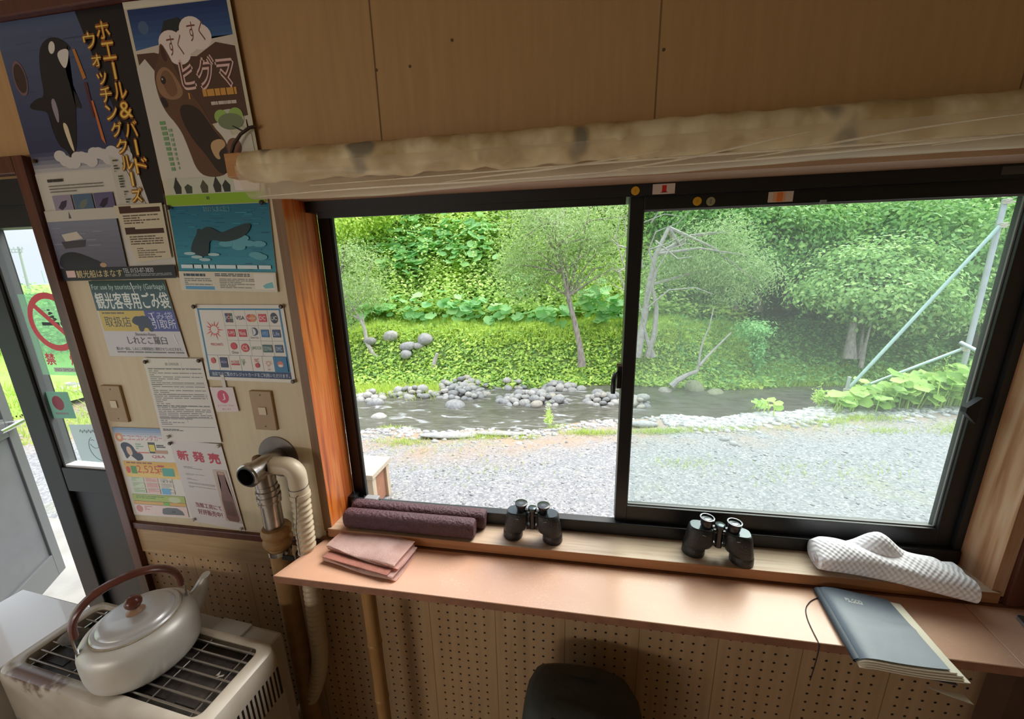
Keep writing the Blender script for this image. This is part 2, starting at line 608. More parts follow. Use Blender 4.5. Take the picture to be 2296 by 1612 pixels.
# ---------------------------------------------------------------- the sliding window
def glassmat(name, haze, tint=(.93, .96, .95), spec=0.06):
    m, nt, out = new_mat(name)
    tr = N(nt, 'ShaderNodeBsdfTransparent')
    tr.inputs[0].default_value = (*tint, 1)
    tl = N(nt, 'ShaderNodeBsdfTranslucent')
    tl.inputs[0].default_value = (.85, .93, .92, 1)
    gl = N(nt, 'ShaderNodeBsdfGlossy')
    gl.inputs['Roughness'].default_value = 0.05
    m1 = N(nt, 'ShaderNodeMixShader')
    m1.inputs[0].default_value = haze
    nt.links.new(tr.outputs[0], m1.inputs[1])
    nt.links.new(tl.outputs[0], m1.inputs[2])
    m2 = N(nt, 'ShaderNodeMixShader')
    m2.inputs[0].default_value = spec
    nt.links.new(m1.outputs[0], m2.inputs[1])
    nt.links.new(gl.outputs[0], m2.inputs[2])
    nt.links.new(m2.outputs[0], out.inputs[0])
    return m
M_glass1 = glassmat('dusty_glass', 0.055, (.88, .95, .93), spec=0.025)
M_glass2 = glassmat('clear_glass', 0.02, spec=0.015)

win = thing('window_1', None, None, (0.13, .1, .945), kind='structure')
win.location = (0, 0, 0)
bm = BM()
box(bm, (-.733, .125, .945), (-.697, .150, 1.905))
box(bm, (-.7335, .09, .9455), (-.712, .126, .988))
obj('frame_stile', bm, M_black, win)
bm = BM()
box(bm, (-.697, .128, .97), (-.690, .132, 1.89))
obj('frame_track', bm, M_black2, win)
bm = BM()
box(bm, (.983, .078, .945), (1.0, .124, 1.905))
obj('frame_stile', bm, M_black, win)
bm = BM()
box(bm, (-.732, .076, 1.878), (.999, .20, 1.9058))
box(bm, (-.700, .080, 1.862), (.12, .088, 1.879))
obj('frame_head', bm, M_black, win)
bm = BM()
box(bm, (-.711, .072, .935), (.998, .100, .984), bev=.002)
box(bm, (-.696, .100, .93), (.998, .138, .948))
box(bm, (-.732, .1405, .88), (.998, .20, .910))
for y in (.112, .128):
    box(bm, (-.69, y, .948), (.982, y + .003, .954))
obj('frame_sill', bm, M_black, win)

def sash(name, x0, x1, y0, y1, z0, z1, sw, tw, bw, glass, srw=None):
    s = bpy.data.objects.new(name, None)
    COL.objects.link(s)
    s.parent = win
    srw = srw or sw
    for a, b, n in (((x0, y0, z0), (x0 + sw, y1, z1), 'stile'), ((x1 - srw, y0, z0), (x1, y1, z1), 'stile'),
                    ((x0 + sw, y0, z0), (x1 - srw, y1, z0 + bw), 'bottom_rail'), ((x0 + sw, y0, z1 - tw), (x1 - srw, y1, z1), 'top_rail')):
        bm = BM()
        box(bm, a, b, bev=.0015)
        obj(n, bm, M_black, s)
    bm = BM()
    yc = (y0 + y1) / 2
    gx0, gx1, gz0, gz1 = x0 + sw, x1 - srw, z0 + bw, z1 - tw
    ya, yb = yc - .005, yc - .001
    for a, b in (((gx0, ya, gz0), (gx0 + .003, yb, gz1)), ((gx1 - .003, ya, gz0), (gx1, yb, gz1)),
                 ((gx0, ya, gz0), (gx1, yb, gz0 + .003)), ((gx0, ya, gz1 - .003), (gx1, yb, gz1))):
        box(bm, a, b)
    obj('gasket', bm, M_greyline, s)
    bm = BM()
    poly(bm, [(gx0, yc, gz0), (gx1, yc, gz0), (gx1, yc, gz1), (gx0, yc, gz1)])
    obj('glass', bm, glass, s, label='hazy pane of glass')
    return s
sash('inner_sash', .131, .982, .088, .116, .982, 1.880, .033, .032, .052, M_glass1, .036)
sash('outer_sash', .136, 1.06, .136, .162, .964, 1.878, .030, .024, .036, M_glass2, .030)
bm = BM()
box(bm, (.119, .090, 1.392), (.131, .104, 1.462), bev=.002)
ltch = obj('latch', bm, M_black, win)
bm = BM()
tube(bm, [(.119, .086, 1.438), (.112, .074, 1.436), (.108, .066, 1.425), (.107, .062, 1.405), (.107, .061, 1.388)], [.004, .006, .007, .007, .006], 10)
obj('latch_lever', bm, M_black, ltch, smooth=True)
bm = BM()
box(bm, (.117, .0895, 1.455), (.131, .092, 1.4635))
obj('latch_plate', bm, M_chrome, ltch)
bm = BM()
v = [(.946, .084, 1.395), (.946, .084, 1.335), (.924, .070, 1.372)]
slab_pts = [(.950, 1.400), (.950, 1.334), (.9235, 1.362), (.924, 1.374)]
a = [bm.verts.new((x, .074, z)) for x, z in slab_pts]
b = [bm.verts.new((x, .088, z)) for x, z in slab_pts]
bm.faces.new(a)
bm.faces.new(b[::-1])
for i in range(4):
    bm.faces.new((a[i], b[i], b[(i + 1) % 4], a[(i + 1) % 4]))
obj('sash_pull', bm, M_black2, win)
bm = BM()
box(bm, (.546, .084, 1.844), (.558, .089, 1.853))
obj('clip', bm, M_greyline, win)
bm = BM()
box(bm, (-.668, .076, .9845), (-.622, .100, .996), bev=.003)
obj('corner_block', bm, plain('grey_block', (0.25, 0.25, 0.26), 0.5), win)

# stickers and labels on the window frame
def sticker(name, x, z, y, shape, cols, label, group=None):
    t = thing(name, label, 'sticker', (x, y, z), group=group)
    bm = BM()
    if shape == 'round':
        lathe(bm, [(.0098, 0), (.0098, .0008), (.0092, .0011)], seg=24, M=Matrix.Rotation(PI / 2, 4, 'X'))
    else:
        w_, h_ = shape
        box(bm, (-w_ / 2, -.001, -h_ / 2), (w_ / 2, 0, h_ / 2), M=Matrix.Rotation(.0, 4, 'Y'))
    obj('backing', bm, ink(cols[0]), t)
    return t
_txt_cache = {}
def text_mesh(body):
    """outline of a text as verts and faces in its own bounding box (0..1)"""
    if body in _txt_cache: return _txt_cache[body]
    c = bpy.data.curves.new('lettering', 'FONT')
    c.body = body
    c.resolution_u = 3
    o = bpy.data.objects.new('lettering', c)
    COL.objects.link(o)
    dg = bpy.context.evaluated_depsgraph_get()
    me = bpy.data.meshes.new_from_object(o.evaluated_get(dg))
    bpy.data.objects.remove(o)
    bpy.data.curves.remove(c)
    V = np.array([v.co[:2] for v in me.vertices]) if len(me.vertices) else np.zeros((0, 2))
    F = [tuple(p.vertices) for p in me.polygons]
    bpy.data.meshes.remove(me)
    if len(V):
        lo, hi = V.min(0), V.max(0)
        V = (V - lo) / np.maximum(hi - lo, 1e-6)
    _txt_cache[body] = (V, F)
    return V, F
def letters_on(t, body, x0, x1, z0, z1, y, color, name='lettering', slant=0.0):
    V, F = text_mesh(body)
    bm = BM()
    vs = [bm.verts.new((x0 + (x1 - x0) * v[0] + slant * v[1], y, z0 + (z1 - z0) * v[1])) for v in V]
    for f in F:
        try: bm.faces.new([vs[i] for i in f])
        except ValueError: pass
    return obj(name, bm, ink(color), t)
s1 = sticker('round_sticker', .140, 1.8905, .0755, 'round', [(205, 150, 30)], 'yellow round sticker beside the white label marked with a red 1')
letters_on(s1, '/', -.0015, .002, -.004, .004, -.0013, (120, 80, 20))
s2 = sticker('round_sticker', .284, 1.8625, .0875, 'round', [(205, 150, 30)], 'yellow round sticker beside a grey round sticker on the sash rail')
letters_on(s2, '/', -.0015, .002, -.004, .004, -.0013, (120, 80, 20))
s3 = sticker('round_sticker', .314, 1.861, .0875, 'round', [(150, 140, 105)], 'grey round sticker next to a yellow one on the sash rail')
letters_on(s3, '0', -.002, .002, -.005, .005, -.0013, (50, 45, 40))
s4 = sticker('paper_label', .204, 1.8915, .0755, (.050, .0225), [(205, 185, 170)], 'white paper label with a handwritten red 1 on the window head')
letters_on(s4, '1', -.004, .006, -.008, .008, -.0013, (190, 30, 25), 'numeral')
bm = BM()
box(bm, (-.007, -.0013, -.008), (.009, -.001, -.0065))
obj('numeral_foot', bm, ink((190, 30, 25)), s4)
s5 = sticker('paper_label', .463, 1.8640, .0875, (.052, .0225), [(210, 185, 165)], 'white paper label with a faded orange smear on the sash rail')
bm = BM()
for k, (xa, xb, c) in enumerate(((-.016, .010, 0), (-.008, .004, 1))):
    box(bm, (xa, -.0012 - .0002 * k, -.010), (xb, -.001, .010), c)
obj('smear', bm, [ink((220, 160, 120)), ink((225, 120, 60))], s5)
s6 = sticker('tape_strip', .905, 1.893, .0755, (.07, .016), [(70, 65, 62)], 'dark grey strip of tape at the right end of the window head')

# ---------------------------------------------------------------- door in the front wall
dr = thing('door_1', None, None, kind='structure')
def part(name, a, b, m, parent, bev=0.0, **kw):
    bm = BM()
    box(bm, a, b, bev=bev)
    return obj(name, bm, m, parent, **kw)
part('head_frame', (DX0, .02, 1.93), (DX1, .10, 2.0), M_doordark, dr)
part('jamb_frame', (DX0, .02, 0), (DX0 + .03, .10, 1.93), M_doordark, dr)
part('jamb_frame', (DX1 - .03, .02, 0), (DX1, .10, 1.93), M_doordark, dr)
part('threshold', (DX0 + .03, .0, 0.0), (DX1 - .03, .14, .018), plain('threshold_metal', (0.55, 0.55, 0.56), 0.35, 0.6), dr)
sl = bpy.data.objects.new('side_panel', None)
COL.objects.link(sl)
sl.parent = dr
part('stile', (-1.912, .034, .018), (-1.822, .086, 1.93), M_doordark, sl, .004)
part('bead', (-1.822, .045, 1.05), (-1.812, .075, 1.872), M_doorrail, sl)
part('top_rail', (-1.822, .034, 1.870), (DX1 - .03, .086, 1.93), M_doordark, sl)
part('mid_rail', (-1.822, .036, .955), (DX1 - .03, .084, 1.050), M_doordark, sl, .003)
part('lower_panel', (-1.822, .052, .10), (DX1 - .03, .062, .955), M_doordark, sl)
part('bottom_rail', (-1.822, .036, .018), (DX1 - .03, .084, .12), M_doordark, sl)
part('bead', (-1.812, .045, 1.05), (DX1 - .03, .075, 1.058), plain('white_bead', (.7, .7, .7), .4), sl)
bm = BM()
poly(bm, [(-1.82, .06, 1.05), (DX1 - .03, .06, 1.05), (DX1 - .03, .06, 1.87), (-1.82, .06, 1.87)])
obj('glass', bm, M_glass2, sl)
# the open leaf, swung outwards past a right angle
dvec = Vector((-.572, .82, 0))
lf = bpy.data.objects.new('leaf', None)
COL.objects.link(lf)
lf.parent = dr
hx, hy = -3.007 + .572 * .66, .53 - .82 * .66
lf.location = (hx, hy, 0)
lf.rotation_euler = (0, 0, math.atan2(.82, -.572))
def lp(name, a, b, m, bev=.0, **kw): return part(name, a, b, m, lf, bev, **kw)
lp('stile', (.595, -.02, .02), (.66, .02, 1.92), M_doorrail, .003)
lp('stile', (.0, -.02, .02), (.06, .02, 1.92), M_doorrail, .003)
lp('bottom_rail', (.06, -.02, .02), (.595, .02, .16), M_doorrail, .003)
lp('mid_rail', (.06, -.02, .90), (.595, .02, 1.0), M_doorrail, .003)
lp('top_rail', (.06, -.02, 1.84), (.595, .02, 1.92), M_doorrail, .003)
lp('lower_panel', (.06, -.008, .16), (.595, .008, .90), M_doorgrey)
bm = BM()
poly(bm, [(.06, 0, 1.0), (.595, 0, 1.0), (.595, 0, 1.84), (.06, 0, 1.84)])
obj('glass', bm, M_glass2, lf)
bm = BM()
# lever on the face towards the room (local -y)
tube(bm, [(.625, -.02, .965), (.625, -.065, .965)], .012, 14)
tube(bm, [(.632, -.062, .965), (.52, -.066, .965), (.47, -.064, .965)], [.012, .0125, .0115], 16)
obj('handle', bm, M_chrome, lf, smooth=True)
# ================================================================ posters and notices on the wall
class Sheet:
    def __init__(s, name, label, cat, TL, TR, BR, BL, y=-.004, paper=(235, 228, 215), rough=.5, group=None, bulge=.0):
        s.c = [np.array(p, float) for p in (TL, TR, BR, BL)]
        s.y = y
        s.t = thing(name, label, cat, ((BL[0] + BR[0]) / 2, y, (BL[1] + BR[1]) / 2), group=group)
        s.o = np.array(s.t.location)
        s.k = 0
        s.rough = rough
        s.parts = {}
        bm = BM()
        q = [s.uv(u, v) for u, v in ((0, 0), (1, 0), (1, 1), (0, 1))]
        fr_ = [bm.verts.new((p[0] - s.o[0], -.0009, p[1] - s.o[2])) for p in q]
        bk_ = [bm.verts.new((p[0] - s.o[0], 0.0, p[1] - s.o[2])) for p in q]
        bm.faces.new(fr_)
        bm.faces.new(bk_[::-1])
        for i in range(4): bm.faces.new((fr_[i], bk_[i], bk_[(i + 1) % 4], fr_[(i + 1) % 4]))
        s.sheet = obj('sheet', bm, ink(paper, rough), s.t)
    def uv(s, u, v):
        a = s.c[0] * (1 - u) + s.c[1] * u
        b = s.c[3] * (1 - u) + s.c[2] * u
        return a * (1 - v) + b * v
    def P(s, u, v, lay):
        p = s.uv(u, v)
        return (p[0] - s.o[0], -.00095 - .00003 * lay, p[1] - s.o[2])
    def _bm(s, part):
        if part not in s.parts: s.parts[part] = (BM(), [])
        return s.parts[part]
    def _mi(s, mats, c):
        m = ink(c, s.rough)
        if m not in mats: mats.append(m)
        return mats.index(m)
    def poly(s, pts, c, part='picture', lay=None):
        bm, mats = s._bm(part)
        if lay is None:
            s.k += 1
            lay = s.k
        f = bm.faces.new([bm.verts.new(s.P(u, v, lay)) for u, v in pts])
        f.material_index = s._mi(mats, c)
        if len(pts) > 4:
            bmesh.ops.triangulate(bm, faces=[f])
    def blob(s, pts, c, part='picture'):
        for _ in range(2):
            q = []
            for a, b in zip(pts, pts[1:] + pts[:1]): q += [(a[0] * .75 + b[0] * .25, a[1] * .75 + b[1] * .25), (a[0] * .25 + b[0] * .75, a[1] * .25 + b[1] * .75)]
            pts = q
        s.poly(pts, c, part)
    def rect(s, u0, v0, u1, v1, c, part='picture', lay=None):
        s.poly([(u0, v0), (u1, v0), (u1, v1), (u0, v1)], c, part, lay)
    def grad(s, u0, v0, u1, v1, c0, c1, n=8, part='picture'):
        s.k += 1
        for i in range(n):
            f = i / (n - 1)
            s.rect(u0, v0 + (v1 - v0) * i / n, u1, v0 + (v1 - v0) * (i + 1) / n, tuple(a * (1 - f) + b * f for a, b in zip(c0, c1)), part, s.k)
    def ell(s, u, v, ru, rv, c, n=20, part='picture', rot=0.0):
        s.poly([(u + ru * math.cos(2 * PI * i / n) * math.cos(rot) - rv * math.sin(2 * PI * i / n) * math.sin(rot),
                 v + ru * math.cos(2 * PI * i / n) * math.sin(rot) + rv * math.sin(2 * PI * i / n) * math.cos(rot)) for i in range(n)], c, part)
    def text(s, body, u0, v0, u1, v1, c, part='lettering', rot=False):
        bm, mats = s._bm(part)
        s.k += 1
        V, F = text_mesh(body)
        mi = s._mi(mats, c)
        vs = []
        for x, y in V:
            if rot: x, y = y, 1 - x
            vs.append(bm.verts.new(s.P(u0 + (u1 - u0) * x, v1 + (v0 - v1) * y, s.k)))
        for f in F:
            try: bm.faces.new([vs[i] for i in f]).material_index = mi
            except ValueError: pass
    def bold(s, body, u0, v0, u1, v1, c, edge, d, part='lettering', rot=False):
        """outlined lettering: the same letters, shifted copies behind"""
        for a, b in ((-d, 0), (d, 0), (0, d), (0, -d)): s.text(body, u0 + a, v0 + b, u1 + a, v1 + b, edge, part, rot)
        s.text(body, u0, v0, u1, v1, c, part, rot)
    def lines(s, u0, v0, u1, v1, n, c, fill=.55, seed=1, part='fine_print'):
        """rows of print too small to read"""
        r = random.Random(seed)
        s.k += 1
        h = (v1 - v0) / n
        for i in range(n):
            u = u0
            while u < u1 - .01:
                l = min(r.uniform(.03, .16) * (u1 - u0) * 1.4, u1 - u)
                s.rect(u, v0 + h * i, u + l, v0 + h * (i + fill), c, part, s.k)
                u += l + r.uniform(.01, .03) * (u1 - u0)
                if r.random() < .12: break
    def done(s):
        for k, (bm, mats) in s.parts.items():
            me = bpy.data.meshes.new(k)
            bm.to_mesh(me)
            bm.free()
            for m in mats: me.materials.append(m)
            o = bpy.data.objects.new(k, me)
            COL.objects.link(o)
            o.parent = s.t
        return s.t

# ---- the tall whale watching poster
p = Sheet('poster', 'tall dark blue poster of a leaping orca with yellow vertical lettering', 'poster',
          (-1.478, 2.352), (-1.060, 2.351), (-1.092, 1.711), (-1.486, 1.708), -.006, (205, 200, 190), .35)
p.grad(0, 0, 1, .47, (78, 92, 122), (52, 60, 92), 10)
p.grad(0, .47, .78, .56, (70, 76, 105), (205, 200, 195), 6)
p.poly([(.62, 0), (1, 0), (1, .70), (.88, .70), (.80, .45), (.70, .2)], (16, 14, 16))
for i in range(16):
    u, v = rnd.uniform(0, .6), rnd.uniform(.04, .46)
    p.rect(u, v, u + rnd.uniform(.08, .2), v + .004, rnd.choice([(66, 78, 108), (88, 98, 126), (58, 66, 96)]))
p.blob([(.30, .10), (.38, .07), (.47, .075), (.545, .115), (.50, .125), (.46, .17), (.46, .23), (.50, .27), (.52, .33), (.47, .31), (.45, .36), (.42, .42), (.40, .46), (.34, .52), (.32, .47), (.26, .45), (.24, .38), (.25, .32), (.13, .31), (.10, .295), (.18, .27), (.25, .27), (.26, .18)], (20, 22, 30))
p.ell(.395, .105, .028, .018, (225, 218, 205), rot=-.5)
p.blob([(.42, .12), (.52, .112), (.50, .15), (.46, .185), (.43, .16)], (222, 214, 205))
p.blob([(.28, .29), (.32, .27), (.33, .33), (.30, .38)], (150, 140, 150))
p.blob([(.33, .365), (.37, .37), (.375, .42), (.38, .485), (.35, .455)], (222, 205, 170))
p.ell(.095, .195, .052, .062, (120, 92, 96))
p.ell(.095, .195, .044, .052, (58, 40, 36))
for i in range(16):
    p.ell(.25 + .035 * i, .505 + rnd.uniform(-.02, .02), .05, .022, (206, 200, 196))
p.poly([(.545, .12), (.565, .12), (.60, .22), (.575, .225)], (190, 120, 50))
p.poly([(.575, .235), (.60, .235), (.60, .36), (.585, .36)], (88, 40, 50))
p.poly([(.60, .30), (.615, .30), (.64, .46), (.615, .44)], (200, 110, 60))
p.rect(0, .55, .64, .70, (206, 200, 188))
p.poly([(.64, .50), (.72, .52), (.86, .70), (.64, .70)], (196, 190, 178))
for i, ch in enumerate('ホエール&バード'):
    u, v = .745 + .013 * i, .045 + .068 * i
    w0, w1 = (.040, .056) if ch == 'ー' else (0, .095)
    p.bold(ch, u + w0, v, u + w1, v + .056, (238, 200, 90), (150, 80, 20), .006, rot=ch == 'ー')
for i, ch in enumerate('ウォッチングクルーズ'):
    sm = ch in 'ォッ'
    u, v = .645 + .013 * i, .075 + .062 * i
    w0, w1 = (.036, .052) if ch == 'ー' else (.015 if sm else 0, .085)
    p.bold(ch, u + w0, v + (.012 if sm else 0), u + w1, v + .052, (240, 212, 110), (150, 85, 20), .006, rot=ch == 'ー')
p.lines(.10, .575, .60, .588, 1, (60, 55, 55), .9, 3)
p.lines(.10, .60, .55, .635, 3, (120, 115, 110), .4, 4)
for k, (c1, c2) in enumerate((((150, 140, 160), (60, 55, 75)), ((80, 105, 130), (110, 120, 110)), ((95, 90, 125), (40, 36, 60)))):
    u = .105 + .175 * k
    p.rect(u, .64, u + .16, .71, c1)
    p.poly([(u + .03, .69), (u + .07, .665), (u + .12, .66), (u + .10, .685), (u + .06, .70)], c2)
for k in range(3): p.lines(.67 + .02 * k, .52 + .06 * k, .71 + .02 * k, .57 + .06 * k, 5, (60, 70, 50), .6, 9 + k)
p.rect(0, .70, .64, .745, (200, 194, 182))
p.poly([(.20, .735), (.215, .705), (.225, .735)], (90, 90, 100))
p.grad(0, .745, .60, .955, (128, 132, 150), (96, 94, 110), 9)
for i in range(14):
    u, v = rnd.uniform(0, .45), rnd.uniform(.76, .93)
    p.rect(u, v, u + rnd.uniform(.06, .14), v + .004, rnd.choice([(140, 144, 160), (110, 112, 128)]))
p.poly([(.10, .80), (.24, .79), (.28, .82), (.12, .83)], (205, 195, 180))
p.poly([(.08, .83), (.30, .825), (.28, .855), (.10, .86)], (70, 66, 74))
p.blob([(.03, .885), (.16, .87), (.30, .90), (.43, .935), (.40, .955), (0, .955)], (26, 28, 40))
p.ell(.40, .935, .03, .01, (190, 150, 120))
p.poly([(.60, .695), (.99, .695), (.99, .915), (.70, .93)], (206, 194, 168))
for k in range(2):
    v = .70 + .085 * k
    p.rect(.64 + .015 * k, v + .008, .97, v + .028, (66, 40, 34))
    p.rect(.64 + .015 * k, v, .74, v + .01, (66, 40, 34))
    p.lines(.66 + .02 * k, v + .036, .95, v + .075, 4, (95, 80, 70), .5, 20 + k)
p.lines(.72, .87, .96, .915, 5, (120, 105, 90), .5, 31)
p.rect(0, .945, 1, 1, (14, 14, 18))
p.rect(.05, .955, .13, .985, (225, 190, 185))
p.text('観光船はまなす', .14, .955, .55, .988, (226, 206, 150))
p.text('TEL 0153-87-3830', .56, .953, .82, .972, (214, 214, 220))
p.lines(.57, .977, .97, .99, 2, (150, 150, 155), .5, 33)
orca = p.done()

# ---- brown bear poster
p = Sheet('poster', 'photo poster of a brown bear under a blue sky with brown lettering', 'poster',
          (-1.074, 2.352), (-.786, 2.345), (-.772, 1.893), (-1.072, 1.896), -.0085, (205, 196, 170), .4)
p.rect(0, 0, 1, .03, (225, 218, 195))
p.grad(0.03, .035, .97, .26, (24, 54, 104), (70, 110, 155), 8)
p.poly([(.03, .22), (.3, .2), (.55, .19), (.75, .2), (.97, .19), (.97, .28), (.03, .30)], (208, 196, 180))
p.poly([(.03, .235), (.2, .235), (.35, .26), (.6, .27), (.8, .215), (.97, .24), (.97, .56), (.5, .60), (.03, .5)], (84, 56, 42))
p.poly([(.3, .16), (.36, .10), (.5, .09), (.58, .14), (.5, .2), (.34, .22)], (34, 40, 40))
p.ell(.15, .12, .05, .03, (75, 100, 130))
for u, v in ((.38, .20), (.44, .245), (.60, .15), (.66, .185), (.53, .20)): p.ell(u, v, .115, .058, (232, 216, 205))
p.text('すく', .345, .165, .49, .26, (122, 70, 55))
p.text('すく', .56, .115, .715, .205, (122, 70, 55))
p.poly([(0, .30), (.10, .26), (.22, .36), (.42, .60), (.62, .62), (.72, .55), (.80, .66), (.97, .68), (.97, .86), (0, .86)], (208, 200, 186))
p.blob([(.24, .26), (.28, .18), (.345, .26), (.38, .33), (.46, .42), (.55, .50), (.62, .60), (.70, .655), (.735, .72), (.70, .84), (.52, .86), (.38, .83), (.34, .70), (.30, .60), (.17, .50), (.145, .38), (.17, .31)], (98, 66, 46))
p.blob([(.26, .25), (.285, .195), (.325, .26), (.30, .29)], (70, 40, 30))
p.blob([(.17, .33), (.30, .29), (.42, .42), (.36, .46), (.24, .46), (.16, .42)], (150, 112, 82))
p.blob([(.34, .48), (.52, .50), (.62, .62), (.72, .70), (.70, .83), (.60, .85), (.50, .74), (.40, .66), (.33, .56)], (46, 32, 26))
p.blob([(.20, .34), (.30, .31), (.36, .40), (.34, .44), (.26, .45)], (122, 86, 60))
p.ell(.235, .365, .026, .019, (40, 28, 24))
p.ell(.228, .360, .007, .005, (200, 190, 180))
p.blob([(.16, .44), (.22, .45), (.24, .49), (.19, .50)], (40, 28, 24))
p.blob([(.55, .68), (.68, .66), (.72, .70), (.62, .73), (.64, .77), (.58, .76)], (196, 160, 116))
p.bold('ヒグマ', .42, .28, .92, .42, (88, 54, 44), (226, 190, 180), .012)
p.lines(.45, .435, .55, .468, 1, (206, 150, 70), .9, 40)
p.lines(.59, .425, .92, .46, 1, (206, 150, 70), .95, 41)
p.lines(.65, .485, .90, .505, 1, (206, 190, 180), .8, 42)
p.ell(.80, .57, .13, .045, (190, 192, 170))
p.ell(.72, .56, .065, .035, (150, 180, 90))
p.ell(.86, .555, .065, .035, (150, 180, 90))
p.ell(.80, .585, .12, .04, (120, 130, 96))
p.rect(.76, .65, .97, .82, (214, 206, 190))
p.ell(.79, .71, .07, .045, (120, 80, 60))
p.poly([(.75, .74), (.86, .74), (.84, .79), (.76, .78)], (60, 40, 36))
for k in range(10): p.rect(.11 + .002 * k, .56 + .026 * k, .165, .578 + .026 * k, (120, 160, 110), 'lettering')
for k in range(9): p.rect(.18 + .003 * k, .60 + .024 * k, .215, .615 + .024 * k, (140, 172, 130), 'lettering')
p.rect(.06, .855, .95, .94, (196, 196, 176))
for u in (.15, .26, .42, .55, .64):
    p.poly([(u - .03, .935), (u - .04, .90), (u, .865 + .02 * math.sin(u * 30)), (u + .04, .90), (u + .03, .935)], rnd.choice([(46, 50, 44), (60, 70, 56), (80, 76, 60)]))
p.rect(.72, .87, .96, .93, (226, 214, 206))
p.rect(.01, .94, .99, .998, (138, 178, 40))
p.lines(.42, .955, .56, .975, 1, (70, 90, 40), .8, 44)
bear = p.done()

# ---- whale tail
p = Sheet('poster', 'turquoise sea poster of a diving whale tail pinned below the bear poster', 'poster',
          (-1.073, 1.903), (-.772, 1.893), (-.786, 1.668), (-1.087, 1.677), -.0055, (214, 206, 188), .4)
p.grad(.0, .0, 1, .77, (20, 104, 130), (48, 146, 168), 9)
for i in range(70):
    u, v = rnd.uniform(0, .9), rnd.uniform(.03, .74)
    p.rect(u, v, u + rnd.uniform(.05, .12), v + .008, rnd.choice([(30, 118, 142), (60, 152, 172), (18, 92, 120), (40, 132, 156)]))
for i in range(16): p.ell(.58 + rnd.uniform(-.05, .3), .50 + rnd.uniform(-.12, .1), .07, .035, (92, 166, 182))
p.blob([(.16, .55), (.19, .44), (.26, .33), (.265, .27), (.30, .30), (.36, .25), (.44, .28), (.50, .33), (.60, .28), (.78, .21), (.82, .24), (.76, .34), (.66, .40), (.52, .43), (.42, .40), (.37, .42), (.36, .52), (.33, .60), (.24, .58)], (26, 52, 58))
for u, v in ((.15, .56), (.22, .60), (.40, .57), (.30, .63)): p.ell(u, v, .06, .018, (170, 205, 210))
p.text('なかまたちに会いに行こう', .36, .03, .62, .09, (120, 170, 178))
p.lines(.04, .69, .96, .735, 1, (216, 232, 236), .95, 50)
p.rect(.0, .77, 1, 1, (220, 212, 194))
p.lines(.05, .795, .28, .83, 1, (50, 70, 80), .9, 51)
p.lines(.05, .85, .34, .94, 4, (120, 130, 130), .55, 52)
p.rect(.05, .945, .36, .985, (90, 160, 205))
p.lines(.38, .79, .74, .83, 2, (60, 70, 80), .6, 53)
p.lines(.42, .85, .78, .97, 6, (130, 130, 125), .5, 54)
p.rect(.78, .79, .98, .97, (232, 226, 214))
p.poly([(.86, .93), (.90, .90), (.96, .88), (.97, .95), (.88, .96)], (120, 190, 195))
whale = p.done()

# ---- rubbish bag notice
p = Sheet('notice', 'glossy green yellow and blue notice with a black bear silhouette', 'notice',
          (-1.403, 1.707), (-1.140, 1.706), (-1.119, 1.482), (-1.400, 1.482), -.0065, (206, 200, 200), .16)
p.rect(0, 0, 1, .385, (24, 66, 56))
p.text('For use by tourists only (Garbage)', .02, .045, .98, .13, (190, 214, 200))
p.bold('観光客専用ごみ袋', .03, .15, .98, .36, (232, 232, 224), (180, 200, 188), .004)
p.rect(.02, .385, .62, .655, (206, 178, 42))
p.rect(.62, .385, 1, .655, (58, 58, 138))
p.lines(.06, .405, .42, .432, 1, (110, 90, 30), .8, 60)
p.text('取扱店', .07, .46, .41, .60, (40, 34, 24))
p.text('ごみ袋', .66, .40, .97, .50, (190, 195, 225))
p.text('引取所', .68, .50, .98, .62, (224, 224, 236))
p.blob([(.42, .53), (.46, .47), (.50, .455), (.54, .46), (.60, .445), (.66, .48), (.675, .56), (.675, .66), (.62, .66), (.615, .61), (.56, .61), (.545, .66), (.49, .66), (.50, .58), (.46, .57)], (20, 20, 26))
p.text('Shiretoko-Rausu', .42, .675, .68, .715, (110, 100, 100))
p.text('しれとこ羅臼', .30, .725, .80, .83, (36, 32, 34))
p.text('購入の一部は、しれとこの環境保全に寄附させていただきます。', .12, .87, .96, .915, (60, 56, 58))
p.lines(.12, .93, .97, .955, 1, (110, 105, 105), .7, 61)
for k, (u, v) in enumerate(((.55, .03), (.70, .42), (.9, .7), (.88, .2))):
    p.poly([(u, v), (u + .012, v - .01), (u + .03, v + .13), (u + .022, v + .13)], (236, 236, 236))  # white slivers: reflections on the glossy surface, painted on
garb = p.done()

